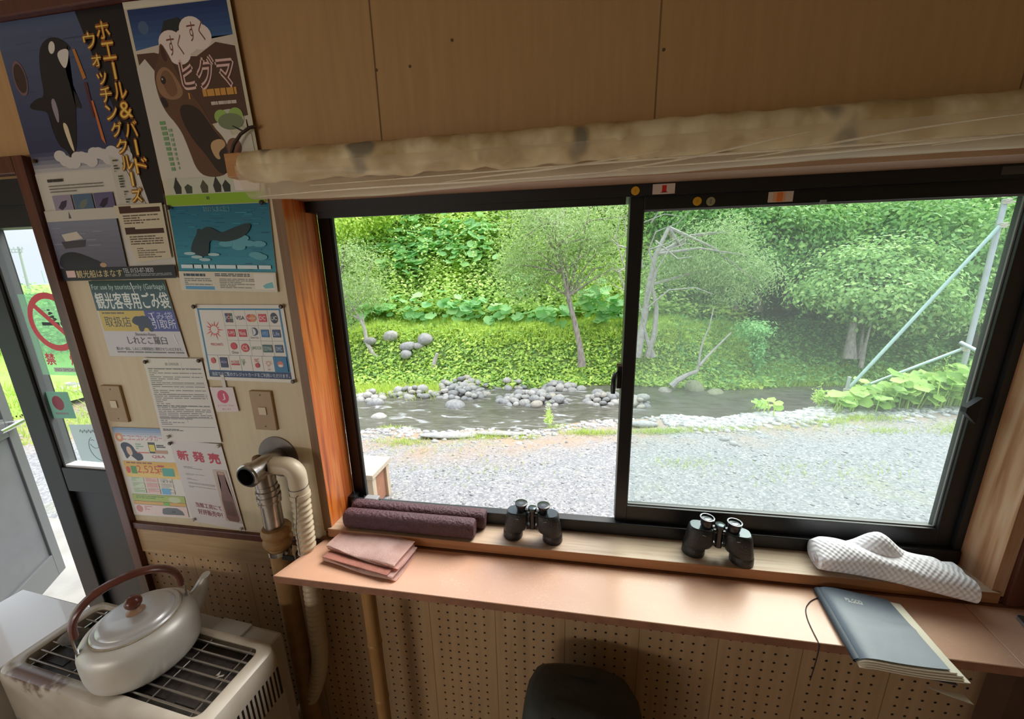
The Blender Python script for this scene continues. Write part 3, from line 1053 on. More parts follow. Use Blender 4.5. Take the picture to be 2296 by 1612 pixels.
# ---- credit card sheet
p = Sheet('notice', 'blue framed white sheet with a grid of payment card logos', 'notice',
          (-1.063, 1.636), (-.779, 1.634), (-.778, 1.413), (-1.070, 1.415), -.0055, (226, 220, 208), .3)
p.rect(.035, .045, .965, .955, (36, 124, 170))
p.rect(.055, .065, .945, .86, (226, 220, 210))
p.rect(.035, .865, .965, .955, (22, 44, 88))
p.text('当店ではご覧のクレジットカードをご利用いただけます。', .07, .885, .945, .938, (220, 226, 236))
G = (110, 115, 130)
gx = [.32, .445, .57, .695, .82, .945]
for u in gx[:-1]: p.rect(u - .0012, .065, u + .0012, .655, G)
for v in (.262, .455): p.rect(.32, v - .0015, .945, v + .0015, G)
p.rect(.055, .653, .945, .657, G)
for u in (.175, .30, .425, .55, .675): p.rect(u - .0012, .655, u + .0012, .86, G)
def star(u, v, r, c, n=14):
    p.k += 1
    for i in range(n):
        q, a_, w_ = r * (1, .62, .85)[i % 3], 2 * PI * i / n, .20
        p.poly([(u + q * math.cos(a_), v + q * 1.25 * math.sin(a_)), (u + .36 * r * math.cos(a_ + w_), v + .45 * r * math.sin(a_ + w_)),
                (u + .36 * r * math.cos(a_ - w_), v + .45 * r * math.sin(a_ - w_))], c, 'picture', p.k)
star(.19, .32, .115, (216, 70, 66))
p.text('MERCHANTS', .12, .495, .26, .53, (206, 66, 66))
def cell(i, j): return (gx[i], (.065, .262, .455)[j], gx[i + 1], (.262, .455, .653)[j])
def logo(i, j, bg, txt=None, tc=(235, 235, 235), rnd_=False, m=.16):
    a, b, c_, d_ = cell(i, j)
    du, dv = (c_ - a) * m, (d_ - b) * .25
    if bg:
        if rnd_: p.ell((a + c_) / 2, (b + d_) / 2, (c_ - a) * .32, (d_ - b) * .34, bg)
        else: p.rect(a + du, b + dv, c_ - du, d_ - dv, bg)
    if txt:
        p.text(txt, a + du * 1.5, b + dv * 1.5, c_ - du * 1.5, d_ - dv * 1.5, tc)
a, b, c_, d_ = cell(0, 0)
for k, cc in enumerate(((40, 60, 110), (150, 40, 50), (40, 96, 60))):
    p.rect(a + .022 + .028 * k, b + .04, a + .048 + .028 * k, d_ - .04, cc)
p.text('JCB', a + .022, b + .075, a + .105, d_ - .075, (230, 228, 220))
logo(1, 0, None, 'VISA', (40, 52, 100), m=.08)
a, b, c_, d_ = cell(2, 0)
p.ell(a + .045, b + .1, .036, .048, (206, 66, 50))
p.ell(a + .080, b + .1, .036, .048, (216, 130, 60))
p.text('MasterCard', a + .02, b + .085, a + .105, b + .115, (236, 228, 220))
logo(3, 0, (206, 50, 56), 'DC')
logo(4, 0, (40, 44, 60), 'UC', rnd_=True)
logo(0, 1, (200, 48, 56), 'UFJ')
logo(1, 1, (200, 48, 56), 'Nicos')
a, b, c_, d_ = cell(2, 1)
p.ell(a + .068, b + .075, .042, .052, (46, 66, 116))
p.ell(a + .055, b + .075, .034, .044, (214, 212, 206))
p.rect(a + .052, b + .04, a + .058, b + .11, (46, 66, 116))
p.text('Diners Club', a + .02, b + .14, a + .105, b + .165, (90, 90, 100))
logo(3, 1, (40, 104, 160), 'AMEX', (150, 190, 220))
logo(4, 1, (36, 62, 110), 'Life', (190, 204, 226))
a, b, c_, d_ = cell(0, 2)
p.ell(a + .062, b + .075, .036, .046, (206, 46, 54))
p.text('Orico', a + .03, b + .14, a + .10, b + .175, (60, 56, 60))
a, b, c_, d_ = cell(1, 2)
p.ell(a + .062, b + .095, .044, .056, (206, 46, 54))
p.text('CS', a + .035, b + .065, a + .09, b + .125, (230, 222, 214))
logo(2, 2, None, 'JACCS', (50, 110, 60), m=.06)
logo(3, 2, (62, 96, 92), 'CEDYNA', (190, 210, 190), m=.08)
logo(4, 2, (52, 84, 116), 'OMC', (190, 206, 220))
bx = [.055, .175, .30, .425, .55, .675, .80]
p.ell(.115, .73, .026, .04, (206, 76, 80))
p.rect(.195, .685, .275, .82, (48, 44, 88))
p.text('AEON', .202, .73, .27, .76, (190, 180, 206))
p.text('KOSÉ', .318, .715, .41, .755, (196, 50, 56))
p.rect(.318, .765, .41, .785, (196, 50, 56))
p.text('V', .44, .70, .475, .79, (90, 140, 96))
p.lines(.475, .735, .54, .75, 1, (120, 120, 125), .9, 71)
p.text('NC', .59, .69, .635, .74, (196, 44, 50))
p.ell(.612, .78, .024, .032, (196, 44, 50))
star(.737, .75, .045, (216, 80, 70), 10)
p.text('UBA', .72, .82, .755, .84, (196, 80, 70))
p.rect(.80, .658, .945, .86, (30, 116, 166))
p.ell(.872, .755, .032, .042, (216, 120, 90))
p.ell(.872, .775, .026, .016, (232, 220, 206))
card = p.done()

# ---- timetable sheet
p = Sheet('notice', 'white sheet of small printed table rows in a clear sleeve', 'notice',
          (-1.280, 1.478), (-1.074, 1.480), (-1.067, 1.212), (-1.283, 1.205), -.0075, (218, 210, 200), .22)
p.text('運行時刻表', .36, .05, .60, .085, (70, 66, 66))
p.lines(.05, .12, .95, .80, 30, (120, 114, 110), .42, 80)
for v in (.115, .30, .42, .56, .70, .81): p.rect(.04, v, .96, v + .004, (80, 76, 74), 'fine_print')
p.lines(.05, .84, .42, .87, 2, (80, 76, 74), .6, 81)
for u, v, l in ((.18, .02, .05), (.42, .015, .06), (.62, .06, .10), (.78, .14, .06), (.28, .55, .08), (.5, .72, .05), (.85, .62, .08)):
    p.poly([(u, v), (u + .012, v), (u + .018, v + l), (u + .01, v + l)], (240, 238, 234))  # painted glints of the clear sleeve, not print
chart = p.done()

# ---- rental car flyer
p = Sheet('flyer', 'colourful rental car flyer with the price 2,525 in red', 'flyer',
          (-1.474, 1.243), (-1.235, 1.248), (-1.240, .925), (-1.486, .918), -.0052, (226, 222, 214), .3)
p.grad(0, 0, 1, .12, (120, 150, 190), (226, 224, 222), 5)
p.ell(.085, .105, .065, .05, (222, 150, 96))
p.ell(.085, .105, .03, .022, (240, 220, 190))
p.text('ニコニコレンタカー', .14, .075, .78, .135, (206, 56, 80))
p.blob([(.06, .18), (.16, .15), (.27, .19), (.30, .26), (.40, .28), (.40, .36), (.12, .36), (.10, .27)], (34, 34, 44))
p.blob([(.16, .20), (.23, .21), (.25, .29), (.19, .31), (.15, .26)], (222, 190, 166))
p.poly([(.10, .36), (.20, .30), (.30, .36)], (226, 222, 214))
p.lines(.32, .17, .50, .24, 3, (110, 180, 130), .4, 90)
p.rect(.32, .26, .52, .272, (222, 110, 96))
p.rect(.53, .15, .64, .27, (58, 56, 46))
p.rect(.54, .175, .63, .25, (226, 210, 70))
p.lines(.66, .175, .80, .21, 2, (70, 60, 60), .7, 91)
p.rect(.62, .235, .82, .27, (196, 150, 120))
p.text('Q&A', .55, .29, .76, .325, (206, 70, 90))
p.grad(.05, .365, 1, .55, (228, 180, 60), (240, 206, 110), 4)
p.lines(.10, .375, .62, .395, 1, (150, 90, 50), .8, 92)
p.lines(.60, .40, .82, .425, 1, (196, 50, 50), .9, 93)
p.rect(.15, .42, .245, .505, (86, 150, 66))
p.ell(.105, .465, .035, .04, (216, 90, 70))
p.text('2,525', .25, .41, .60, .505, (206, 66, 30))
p.text('円', .60, .44, .67, .505, (206, 66, 30))
p.rect(.66, .43, .85, .52, (80, 170, 150))
for r_ in range(3):
    for c_ in range(3):
        u, v = .10 + .235 * c_, .545 + .065 * r_
        p.rect(u, v, u + .215, v + .055, ((206, 222, 190), (232, 200, 190), (226, 222, 206))[c_])
        p.lines(u + .02, v + .008, u + .20, v + .05, 3, ((120, 150, 100), (206, 120, 116), (140, 140, 150))[c_], .4, 94 + r_ * 3 + c_)
p.text('スマホ', .62, .565, .78, .595, (60, 50, 50))
p.rect(.58, .66, .72, .73, (110, 180, 220))
p.rect(.06, .745, .92, .82, (176, 196, 96))
p.lines(.12, .76, .60, .80, 2, (90, 140, 70), .5, 120)
p.ell(.75, .79, .10, .035, (206, 216, 170))
p.rect(.06, .825, .92, .86, (222, 176, 96))
p.rect(.55, .825, .66, .88, (130, 190, 80))
p.rect(.06, .865, .92, .985, (236, 214, 208))
p.ell(.135, .915, .055, .042, (206, 140, 130))
p.lines(.22, .88, .36, .95, 4, (206, 110, 110), .5, 121)
p.poly([(.50, .955), (.52, .90), (.60, .885), (.76, .885), (.84, .92), (.86, .965), (.52, .97)], (110, 116, 120))
p.text('24', .66, .915, .72, .945, (50, 50, 54))
rental = p.done()

# ---- new product flyer
p = Sheet('flyer', 'white flyer with three large red characters and a brown bottle', 'flyer',
          (-1.262, 1.211), (-1.072, 1.207), (-1.052, .897), (-1.246, .917), -.0068, (216, 208, 206), .35)
for k, ch in enumerate('新発売'): p.bold(ch, .09 + .30 * k, .115, .30 + .30 * k, .225, (190, 24, 48), (190, 24, 48), .006)
p.lines(.14, .30, .66, .33, 2, (130, 120, 118), .3, 130)
for v in (.385, .44, .49, .535): p.lines(.14, v, .66, v + .025, 2, (150, 140, 138), .3, int(v * 1000))
p.poly([(.70, .30), (.96, .295), (.985, .91), (.68, .91)], (200, 180, 166))
p.poly([(.775, .315), (.905, .315), (.905, .35), (.90, .44), (.915, .54), (.955, .64), (.965, .87), (.93, .90), (.75, .90), (.715, .87), (.72, .66), (.75, .56), (.785, .46), (.785, .36)], (128, 92, 84))
p.rect(.785, .32, .90, .35, (190, 150, 126))
p.poly([(.745, .66), (.92, .66), (.93, .83), (.74, .83)], (104, 74, 66))
p.text('当館工房にて', .16, .735, .66, .795, (150, 44, 62))
p.text('好評販売中！', .17, .815, .64, .885, (150, 44, 62))
newf = p.done()

# ---- small payment card hanging sign
p = Sheet('sign', 'small white card with a pink circle and letter J by the switch', 'sign',
          (-1.066, 1.392), (-.987, 1.394), (-.983, 1.318), (-1.061, 1.314), -.0075, (222, 206, 204), .35)
p.ell(.48, .38, .245, .265, (206, 40, 84), 28)
p.text('J', .42, .25, .56, .52, (236, 210, 214))
p.text('J-Coin Pay', .13, .70, .86, .785, (216, 120, 140))
p.text('使えます', .30, .85, .70, .93, (216, 120, 140))
bm = BM()
box(bm, (.0, .0, .07), (.012, .001, .115))
obj('hanging_tab', bm, ink((214, 206, 200)), p.t)
p.done()

# ---- stickers on the door glass
def glass_plate(name, color, alpha):
    m, nt, out = new_mat(name)
    tr = N(nt, 'ShaderNodeBsdfTransparent')
    tr.inputs[0].default_value = (*color, 1)
    d = N(nt, 'ShaderNodeBsdfTranslucent')
    d.inputs[0].default_value = (*color, 1)
    d2 = N(nt, 'ShaderNodeBsdfDiffuse')
    d2.inputs[0].default_value = (*color, 1)
    m0 = N(nt, 'ShaderNodeMixShader')
    m0.inputs[0].default_value = .4
    nt.links.new(d.outputs[0], m0.inputs[1])
    nt.links.new(d2.outputs[0], m0.inputs[2])
    ms = N(nt, 'ShaderNodeMixShader')
    ms.inputs[0].default_value = alpha
    nt.links.new(tr.outputs[0], ms.inputs[1])
    nt.links.new(m0.outputs[0], ms.inputs[2])
    nt.links.new(ms.outputs[0], out.inputs[0])
    return m
def tinted(name, c): return glass_plate(name, lin(c), .75)
def swapmat(o, m):
    o.data.materials.clear()
    o.data.materials.append(m)
p = Sheet('sign', 'clear no smoking sticker with a red ring on the door glass', 'sign',
          (-1.800, 1.668), (-1.575, 1.668), (-1.575, 1.395), (-1.800, 1.395), .056, (200, 220, 205))
swapmat(p.sheet, glass_plate('sticker_film', (.62, .80, .68), .22))
def ring(u, v, r0, r1, asp, c, n=32):
    p.k += 1
    for i in range(n):
        a0, a1 = 2 * PI * i / n, 2 * PI * (i + 1) / n
        p.poly([(u + r0 * math.cos(a0), v + r0 * asp * math.sin(a0)), (u + r1 * math.cos(a0), v + r1 * asp * math.sin(a0)),
                (u + r1 * math.cos(a1), v + r1 * asp * math.sin(a1)), (u + r0 * math.cos(a1), v + r0 * asp * math.sin(a1))], c, 'symbol', p.k)
AS = .225 / .273
for k in range(2):
    for i in range(8):
        u0, v0 = .46 + .012 * i * (1 + .3 * k), .18 + .018 * i + .05 * k + .014 * math.sin(i * 1.6)
        p.rect(u0, v0, u0 + .05, v0 + .016, (40, 44, 50), 'symbol')
p.rect(.30, .335, .62, .375, (40, 44, 50), 'symbol')
p.rect(.64, .335, .67, .375, (40, 44, 50), 'symbol')
p.rect(.69, .335, .71, .375, (40, 44, 50), 'symbol')
ring(.5, .335, .34, .43, AS, (232, 80, 92))
p.poly([(.20, .14), (.26, .10), (.80, .52), (.75, .57)], (232, 80, 92), 'symbol')
p.bold('禁', .16, .72, .34, .865, (226, 50, 60), (240, 160, 165), .006)
p.bold('煙', .62, .72, .80, .865, (226, 50, 60), (240, 160, 165), .006)
p.rect(.26, .90, .80, .955, (214, 226, 216), 'symbol')
p.text('NO SMOKING', .29, .91, .77, .945, (96, 110, 104))
p.done()
p = Sheet('sign', 'pale green translucent card with a dark pink circle on the door glass', 'sign',
          (-1.820, 1.333), (-1.716, 1.335), (-1.712, 1.238), (-1.816, 1.234), .055, (150, 190, 175))
swapmat(p.sheet, glass_plate('green_card', (.34, .50, .44), .80))
p.ell(.45, .42, .24, .27, (150, 50, 72), 26, 'symbol')
p.lines(.2, .78, .75, .86, 2, (150, 90, 100), .6, 140)
p.done()
p = Sheet('notice', 'grey white translucent sheet with a faint pencil smile on the door glass', 'notice',
          (-1.758, 1.212), (-1.560, 1.222), (-1.560, 1.070), (-1.750, 1.073), .056, (190, 200, 205))
swapmat(p.sheet, glass_plate('grey_film', (.60, .66, .68), .72))
bm, mats = p._bm('drawing')
mats.append(ink((120, 132, 138)))
def stroke(pts, r_=.0009):
    tube(bm, [p.P(u, v, 3) for u, v in pts], r_, 5)
stroke([(.52 + .22 * math.cos(t), .62 + .33 * math.sin(t)) for t in np.linspace(-.5, 4.2, 18)])
stroke([(.45 + .10 * math.cos(t), .48 + .14 * math.sin(t)) for t in np.linspace(.2, 2.9, 8)])
stroke([(.52, .40), (.57, .38), (.60, .42)])
stroke([(.38, .42), (.42, .39), (.46, .42)])
for k in range(4): stroke([(.2 + .09 * k, .20), (.23 + .09 * k, .13), (.26 + .09 * k, .22), (.28 + .09 * k, .15)])
p.done()

# ---- push pins
def pin(x, z, y, col, label):
    bm = BM()
    lathe(bm, [(.0022, 0), (.0022, .003), (.0055, .0035), (.0062, .0055), (.0045, .0078), (.0001, .0082)], seg=14, M=Matrix.Translation((x, y, z)) @ Matrix.Rotation(PI / 2, 4, 'X'))
    me_o = obj('push_pin', bm, ink(col, .35), smooth=True)
    me_o.location = (0, 0, 0)
    put(me_o, label, 'push pin', 'push pins holding the wall notices')
BR, GY, WH = (74, 48, 34), (90, 82, 76), (196, 190, 180)
for x, z, y, c, l in ((-1.058, 1.631, -.0065, BR, 'brown push pin at the upper left corner of the card logo sheet'),
                      (-.782, 1.630, -.0065, BR, 'brown push pin at the upper right corner of the card logo sheet'),
                      (-.783, 1.418, -.0065, GY, 'grey push pin at the lower right corner of the card logo sheet'),
                      (-1.268, 1.467, -.0085, BR, 'dark push pin at the upper left corner of the printed table sheet'),
                      (-1.079, 1.474, -.0085, BR, 'dark push pin at the upper right corner of the printed table sheet'),
                      (-1.255, 1.224, -.0085, WH, 'white push pin at the lower left corner of the printed table sheet'),
                      (-1.466, 2.030, -.0070, BR, 'dark push pin at the left edge of the orca poster'),
                      (-.786, 1.893, -.0095, (50, 40, 36), 'dark push pin where the bear and whale tail posters meet at right'),
                      (-1.066, 1.893, -.0095, (50, 40, 36), 'dark push pin where the bear and whale tail posters meet at left'),
                      (-1.255, 1.201, -.0080, GY, 'grey push pin at the upper left corner of the bottle flyer'),
                      (-1.078, 1.202, -.0080, WH, 'pale push pin at the upper right corner of the bottle flyer'),
                      (-1.238, .926, -.0080, WH, 'pale push pin at the lower left corner of the bottle flyer'),
                      (-1.062, .908, -.0080, WH, 'pale push pin at the lower right corner of the bottle flyer')):
    pin(x, z, y, c, l)
# ================================================================ things indoors
M_counter = None
def counter_mat():
    m, nt, out = new_mat('orange_laminate')
    p = N(nt, 'ShaderNodeBsdfPrincipled')
    p.inputs['Roughness'].default_value = 0.33
    t = N(nt, 'ShaderNodeTexCoord')
    mp = N(nt, 'ShaderNodeMapping')
    mp.inputs['Scale'].default_value = (1.0, 1.6, 1.0)
    nt.links.new(t.outputs['Object'], mp.inputs[0])
    n1 = N(nt, 'ShaderNodeTexNoise')
    n1.inputs['Scale'].default_value = 5.0
    n1.inputs['Detail'].default_value = 4
    nt.links.new(mp.outputs[0], n1.inputs['Vector'])
    # short worn scratches: thin bands of a distorted noise, only inside worn patches
    n2 = N(nt, 'ShaderNodeTexNoise')
    n2.inputs['Scale'].default_value = 42.0
    n2.inputs['Detail'].default_value = 2
    n2.inputs['Distortion'].default_value = 2.0
    nt.links.new(mp.outputs[0], n2.inputs['Vector'])
    s = ramp(nt, n2.outputs['Fac'], [(0.485, (0, 0, 0)), (0.5, (1, 1, 1)), (0.515, (0, 0, 0))])
    wn = ramp(nt, n1.outputs['Fac'], [(0.42, (0, 0, 0)), (0.6, (.75, .75, .75))])
    mm = N(nt, 'ShaderNodeMath', operation='MULTIPLY')
    nt.links.new(s, mm.inputs[0])
    nt.links.new(wn, mm.inputs[1])
    base = ramp(nt, n1.outputs['Fac'], [(0.3, (0.60, 0.34, 0.22)), (0.7, (0.65, 0.39, 0.265))])
    mxn = N(nt, 'ShaderNodeMix', data_type='RGBA')
    nt.links.new(mm.outputs[0], mxn.inputs[0])
    nt.links.new(base, mxn.inputs[6])
    mxn.inputs[7].default_value = (0.78, 0.58, 0.47, 1)
    nt.links.new(mxn.outputs[2], p.inputs['Base Color'])
    ms = N(nt, 'ShaderNodeMath', operation='MULTIPLY_ADD')
    nt.links.new(mm.outputs[0], ms.inputs[0])
    ms.inputs[1].default_value = .3
    ms.inputs[2].default_value = .33
    nt.links.new(ms.outputs[0], p.inputs['Roughness'])
    nt.links.new(p.outputs[0], out.inputs[0])
    return m
M_counter = counter_mat()
M_cedge = plain('laminate_edge', (0.36, 0.16, 0.09), 0.5, noise=0.3, nscale=30)
t = thing('counter', 'long narrow orange brown counter along the window sill', 'counter', (.4, -.09, .888))
def cboard(name, pts):
    bm = BM()
    slab(bm, [(x - .4, y + .09) for x, y in pts], 0.0, .022)
    bmesh.ops.bevel(bm, geom=[e for e in bm.edges if abs(e.verts[0].co.z - e.verts[1].co.z) < 1e-6 and e.verts[0].co.z > .01], offset=.0012, segments=1, affect='EDGES')
    for f in bm.faces: f.material_index = 0 if f.normal.z > .5 else 1
    bmesh.ops.recalc_face_normals(bm, faces=bm.faces)
    for f in bm.faces: f.material_index = 0 if f.normal.z > .5 else 1
    return obj(name, bm, [M_counter, M_cedge], t)
cboard('board', [(-.804, -.174), (.916, -.178), (.9385, -.0195), (-.752, -.0195)])
cboard('board', [(.9168, -.178), (2.2, -.181), (2.2, -.0195), (.9393, -.0195)])
bm = BM()
box(bm, (-.80 - .4 + .03, -.0185 + .09, -.03), (2.2 - .4, -.006 + .09, .0215))
obj('wall_batten', bm, M_cedge, t)
bm = BM()
box(bm, (1.00 - .4, -.10 + .09, -.888), (1.055 - .4, -.05 + .09, -.001))
obj('leg', bm, plain('dark_post', (0.10, 0.048, 0.026), .6, noise=.3, nscale=8), t, label='dark brown square post')

# bamboo prop
M_bamboo = wood('bamboo', [(0.3, (0.34, 0.17, 0.055)), (0.7, (0.46, 0.255, 0.09))], 'z', 4, .4, .05)
t = thing('bamboo_post', 'bamboo pole standing upright under the counter front', 'post', (-.562, -.118, 0))
bm = BM()
prof = []
for k in range(5):
    z = .03 + k * .21
    for dz, r_ in ((0, .0195), (.06, .0188), (.12, .0188), (.195, .0193), (.201, .0210), (.205, .0210), (.209, .0186)):
        prof.append((r_, min(z + dz, .887)))
prof = [(.0195, 0)] + [q for q in prof if q[1] < .887] + [(.0190, .8875)]
lathe(bm, prof, seg=18)
obj('culm', bm, M_bamboo, t, smooth=True)

# ---------------------------------------------------------------- wall switches
M_plate = plain('switch_plate', (0.40, 0.25, 0.12), .45, noise=.1, nscale=20)
M_rocker = plain('switch_rocker', (0.62, 0.50, 0.34), .35)
def switch(x, z, label, y):
    t = thing('light_switch', label, 'switch', (x, y, z), group='switches on the poster wall')
    bm = BM()
    box(bm, (-.036, -.008, -.061), (.036, 0, .061), bev=.002)
    obj('plate', bm, M_plate, t)
    bm = BM()
    box(bm, (-.0125, -.0105, -.012), (.0125, -.0078, .012), bev=.001)
    obj('rocker', bm, M_rocker, t)
    for s in (-1, 1):
        bm = BM()
        lathe(bm, [(.0001, .0008), (.0025, .0006), (.0028, 0)], seg=10, M=Matrix.Translation((0, -.008, s * .049)) @ Matrix.Rotation(PI / 2, 4, 'X'))
        obj('screw', bm, plain('screw_brown', (.12, .08, .05), .4), t)
switch(-1.430, 1.326, 'tan wall switch plate beside the dark red door trim', -.003)
switch(-.898, 1.325, 'tan wall switch plate above the round flue flange', -.003)

# ---------------------------------------------------------------- flue and hose of the heater
M_steel = plain('dull_steel', (0.52, 0.49, 0.46), .24, 1.0, noise=.2, nscale=30)
M_dsteel = plain('dark_flange', (0.16, 0.13, 0.11), .45, .4, noise=.3, nscale=18)
M_beige = plain('beige_plastic', (0.60, 0.50, 0.36), .38)
M_hose = plain('beige_hose', (0.56, 0.46, 0.32), .45)
M_ins = plain('tan_insulation', (0.36, 0.20, 0.075), .55, noise=.25, nscale=25, bump=.2, bscale=60)
ft = thing('flue_pipe', 'steel heater flue with tee and tan sleeve on the wall', 'pipe', (-.872, -.003, 1.175))
def loc(o3, pts): return [tuple(np.array(q) - np.array(o3)) for q in pts]
FO = (-.872, -.003, 1.175)
bm = BM()
lathe(bm, [(.066, 0), (.066, .003), (.060, .005), (.03, .006)], seg=36, M=Matrix.Translation((-.008, 0, 0)) @ Matrix.Rotation(PI / 2, 4, 'X'))
obj('wall_flange', bm, M_dsteel, ft, smooth=True)
bm = BM()
tube(bm, [(0, -.005, .0), (0, -.05, .002), (-.004, -.115, .003)], [.031, .031, .030], 24, cap=False)
tube(bm, [(-.004, -.105, .003), (-.004, -.119, .003), (-.0045, -.121, .003), (-.0045, -.124, .003)], [.034, .034, .030, .0285], 24, cap=False)
tube(bm, [(-.002, -.070, .0), (.002, -.072, -.055)], [.030, .027], 24)
tube(bm, [(0, -.06, .0), (.045, -.06, .004)], [.027, .024], 20)
obj('tee', bm, M_steel, ft, smooth=True)
bm = BM()
lathe(bm, [(.0285, 0), (.0245, .001), (.0245, -.03), (.0001, -.03)], seg=24, M=Matrix.Translation((-.0045, -.1235, .003)) @ Matrix.Rotation(PI / 2, 4, 'X'), cap=False)
obj('open_end', bm, M_black2, ft, smooth=True)
bm = BM()
pr = [(.0275, -.05), (.0275, -.062), (.031, -.064), (.031, -.071), (.0275, -.073), (.0275, -.080), (.0315, -.082), (.0315, -.091), (.028, -.093), (.028, -.099), (.030, -.101), (.030, -.108), (.026, -.110), (.026, -.21)]
lathe(bm, pr[::-1], (.004, -.072, 0), 28)
obj('chrome_pipe', bm, M_steel, ft, smooth=True)
bm = BM()
pr = [(.029, -1.12), (.029, -.255), (.036, -.247), (.040, -.238), (.040, -.230), (.036, -.225), (.033, -.221), (.038, -.215), (.0405, -.206), (.0405, -.196), (.036, -.188), (.028, -.186)]
lathe(bm, pr, (.007, -.072, 0), 28)
obj('sleeve', bm, M_ins, ft, smooth=True)
bm = BM()
lathe(bm, [(.0305, -.276), (.0315, -.276), (.0315, -.262), (.0305, -.262)], (.007, -.072, 0), 28, cap=False)
obj('clamp', bm, M_steel, ft, smooth=True)
bm = BM()
tube(bm, [(-.02, -.030, -.012), (-.055, -.03, -.006), (-.066, -.02, .005)], [.016, .019, .012], 14)
obj('side_lug', bm, plain('rust_lug', (.20, .11, .05), .5), ft, smooth=True)

hs = thing('intake_hose', 'beige corrugated hose with smooth elbow beside the flue', 'hose', (-.775, -.065, 1.10))
HO = np.array((-.775, -.065, 1.10))
bm = BM()
arc = [(-.065, 0, .083)] + [(-.065 + .02 * 0 + .035, 0, .083)] + [(-.030 + .032 * math.sin(a), 0, .051 + .032 * math.cos(a)) for a in np.linspace(0, PI / 2, 8)] + [(.002, 0, .02), (.002, 0, -.012)]
tube(bm, arc, .0255, 22)
tube(bm, [(.002, 0, .0), (.002, 0, -.014)], .0275, 22)
obj('elbow', bm, M_beige, hs, smooth=True)
bm = BM()
pts, rad = [], []
n = 190
for i in range(n):
    z = -.012 - .86 * i / n
    f = i / n
    pts.append((.002 - .030 * f - .75 * max(0, f - .62) ** 2, 0.0 - .01 * f, z))
    rad.append(.0258 if i % 4 < 2 else .0208)
tube(bm, pts, rad, 18)
obj('corrugated_tube', bm, M_hose, hs, smooth=60)
bm = BM()
lathe(bm, [(.0285, 0), (.0285, .016)], (-.008, -.003, -.212), 22, cap=False)
box(bm, (-.085, -.03, -.212), (-.03, -.027, -.196))
obj('strap', bm, M_black, hs, smooth=True)
bm = BM()
tube(bm, [(.002 + .0262 * math.cos(a), .0262 * math.sin(a), .022 + .004 * math.sin(a)) for a in np.linspace(0, 2 * PI, 20)] + [(.01, -.028, .0), (.006, -.029, -.05), (-.006, -.028, -.1), (-.008, -.028, -.19)], .0009, 5)
obj('tie_wire', bm, M_black, hs)

# ---------------------------------------------------------------- the heater with grille top
def enamel():
    """cream enamel with a rusty worn patch on the front left of the rim"""
    m, nt, out = new_mat('cream_enamel')
    p = N(nt, 'ShaderNodeBsdfPrincipled')
    p.inputs['Roughness'].default_value = .32
    t = N(nt, 'ShaderNodeTexCoord')
    n = N(nt, 'ShaderNodeTexNoise')
    n.inputs['Scale'].default_value = 14
    nt.links.new(t.outputs['Object'], n.inputs['Vector'])
    base = ramp(nt, n.outputs['Fac'], [(.32, (.62, .57, .49)), (.68, (.52, .46, .37))])
    mp = N(nt, 'ShaderNodeMapping')
    mp.inputs['Location'].default_value = (.195 * 9, .098 * 30, -.75 * 22)
    mp.inputs['Scale'].default_value = (9, 30, 22)
    nt.links.new(t.outputs['Object'], mp.inputs[0])
    ln = N(nt, 'ShaderNodeVectorMath', operation='LENGTH')
    nt.links.new(mp.outputs[0], ln.inputs[0])
    n2 = N(nt, 'ShaderNodeTexNoise')
    n2.inputs['Scale'].default_value = 45
    n2.inputs['Detail'].default_value = 6
    nt.links.new(t.outputs['Object'], n2.inputs['Vector'])
    a = N(nt, 'ShaderNodeMath', operation='MULTIPLY_ADD')
    nt.links.new(n2.outputs['Fac'], a.inputs[0])
    a.inputs[1].default_value = 1.6
    nt.links.new(ln.outputs['Value'], a.inputs[2])
    mr = N(nt, 'ShaderNodeMapRange')
    mr.inputs[1].default_value = 1.35
    mr.inputs[2].default_value = 1.75
    mr.inputs[3].default_value = .85
    mr.inputs[4].default_value = 0
    nt.links.new(a.outputs[0], mr.inputs[0])
    mxn = N(nt, 'ShaderNodeMix', data_type='RGBA')
    nt.links.new(mr.outputs[0], mxn.inputs[0])
    nt.links.new(base, mxn.inputs[6])
    mxn.inputs[7].default_value = (.12, .05, .035, 1)
    nt.links.new(mxn.outputs[2], p.inputs['Base Color'])
    nt.links.new(p.outputs[0], out.inputs[0])
    return m
M_enam = enamel()
M_enamd = plain('grey_enamel', (0.42, 0.40, 0.36), .42)
M_rod = plain('steel_rod', (0.50, 0.49, 0.47), .22, .9)
M_pit = plain('dark_tray', (0.028, 0.026, 0.024), .5, noise=.6, nscale=22, color2=(.075, .06, .05), bump=.5, bscale=30)  # mottled near-black for the tray and the panel behind the front grille
M_rust = plain('rust', (0.11, 0.05, 0.032), .7)
HZ = .75
HCX, HCY, HA = -1.110, -.308, math.radians(-4.5)
ht = thing('heater', 'cream kerosene heater with a grille top under the kettle', 'heater', (HCX, HCY, 0), HA)
hw, hd0, hd1 = .335, -.118, .105        # half width, front and back (local y)
ow, od0, od1 = .295, -.083, .082        # opening
def rr(w0, w1, d0, d1, r_, n=6):
    pts = []
    for cx, cy, a0 in ((w1 - r_, d1 - r_, 0), (w0 + r_, d1 - r_, 90), (w0 + r_, d0 + r_, 180), (w1 - r_, d0 + r_, 270)):
        for i in range(n + 1):
            a = math.radians(a0 + 90 * i / n)
            pts.append((cx + r_ * math.cos(a), cy + r_ * math.sin(a)))
    return pts
def ring_at(bm, pts, z): return [bm.verts.new((x, y, z)) for x, y in pts]
bm = BM()
prof = [(0, .60, 0), (0, .695, 0), (0, .728, 0), (.004, .744, 0), (.012, .750, 0)]
rings = [ring_at(bm, rr(-hw + o, hw - o, hd0 + o, hd1 - o, .03), z) for o, z, _ in prof]
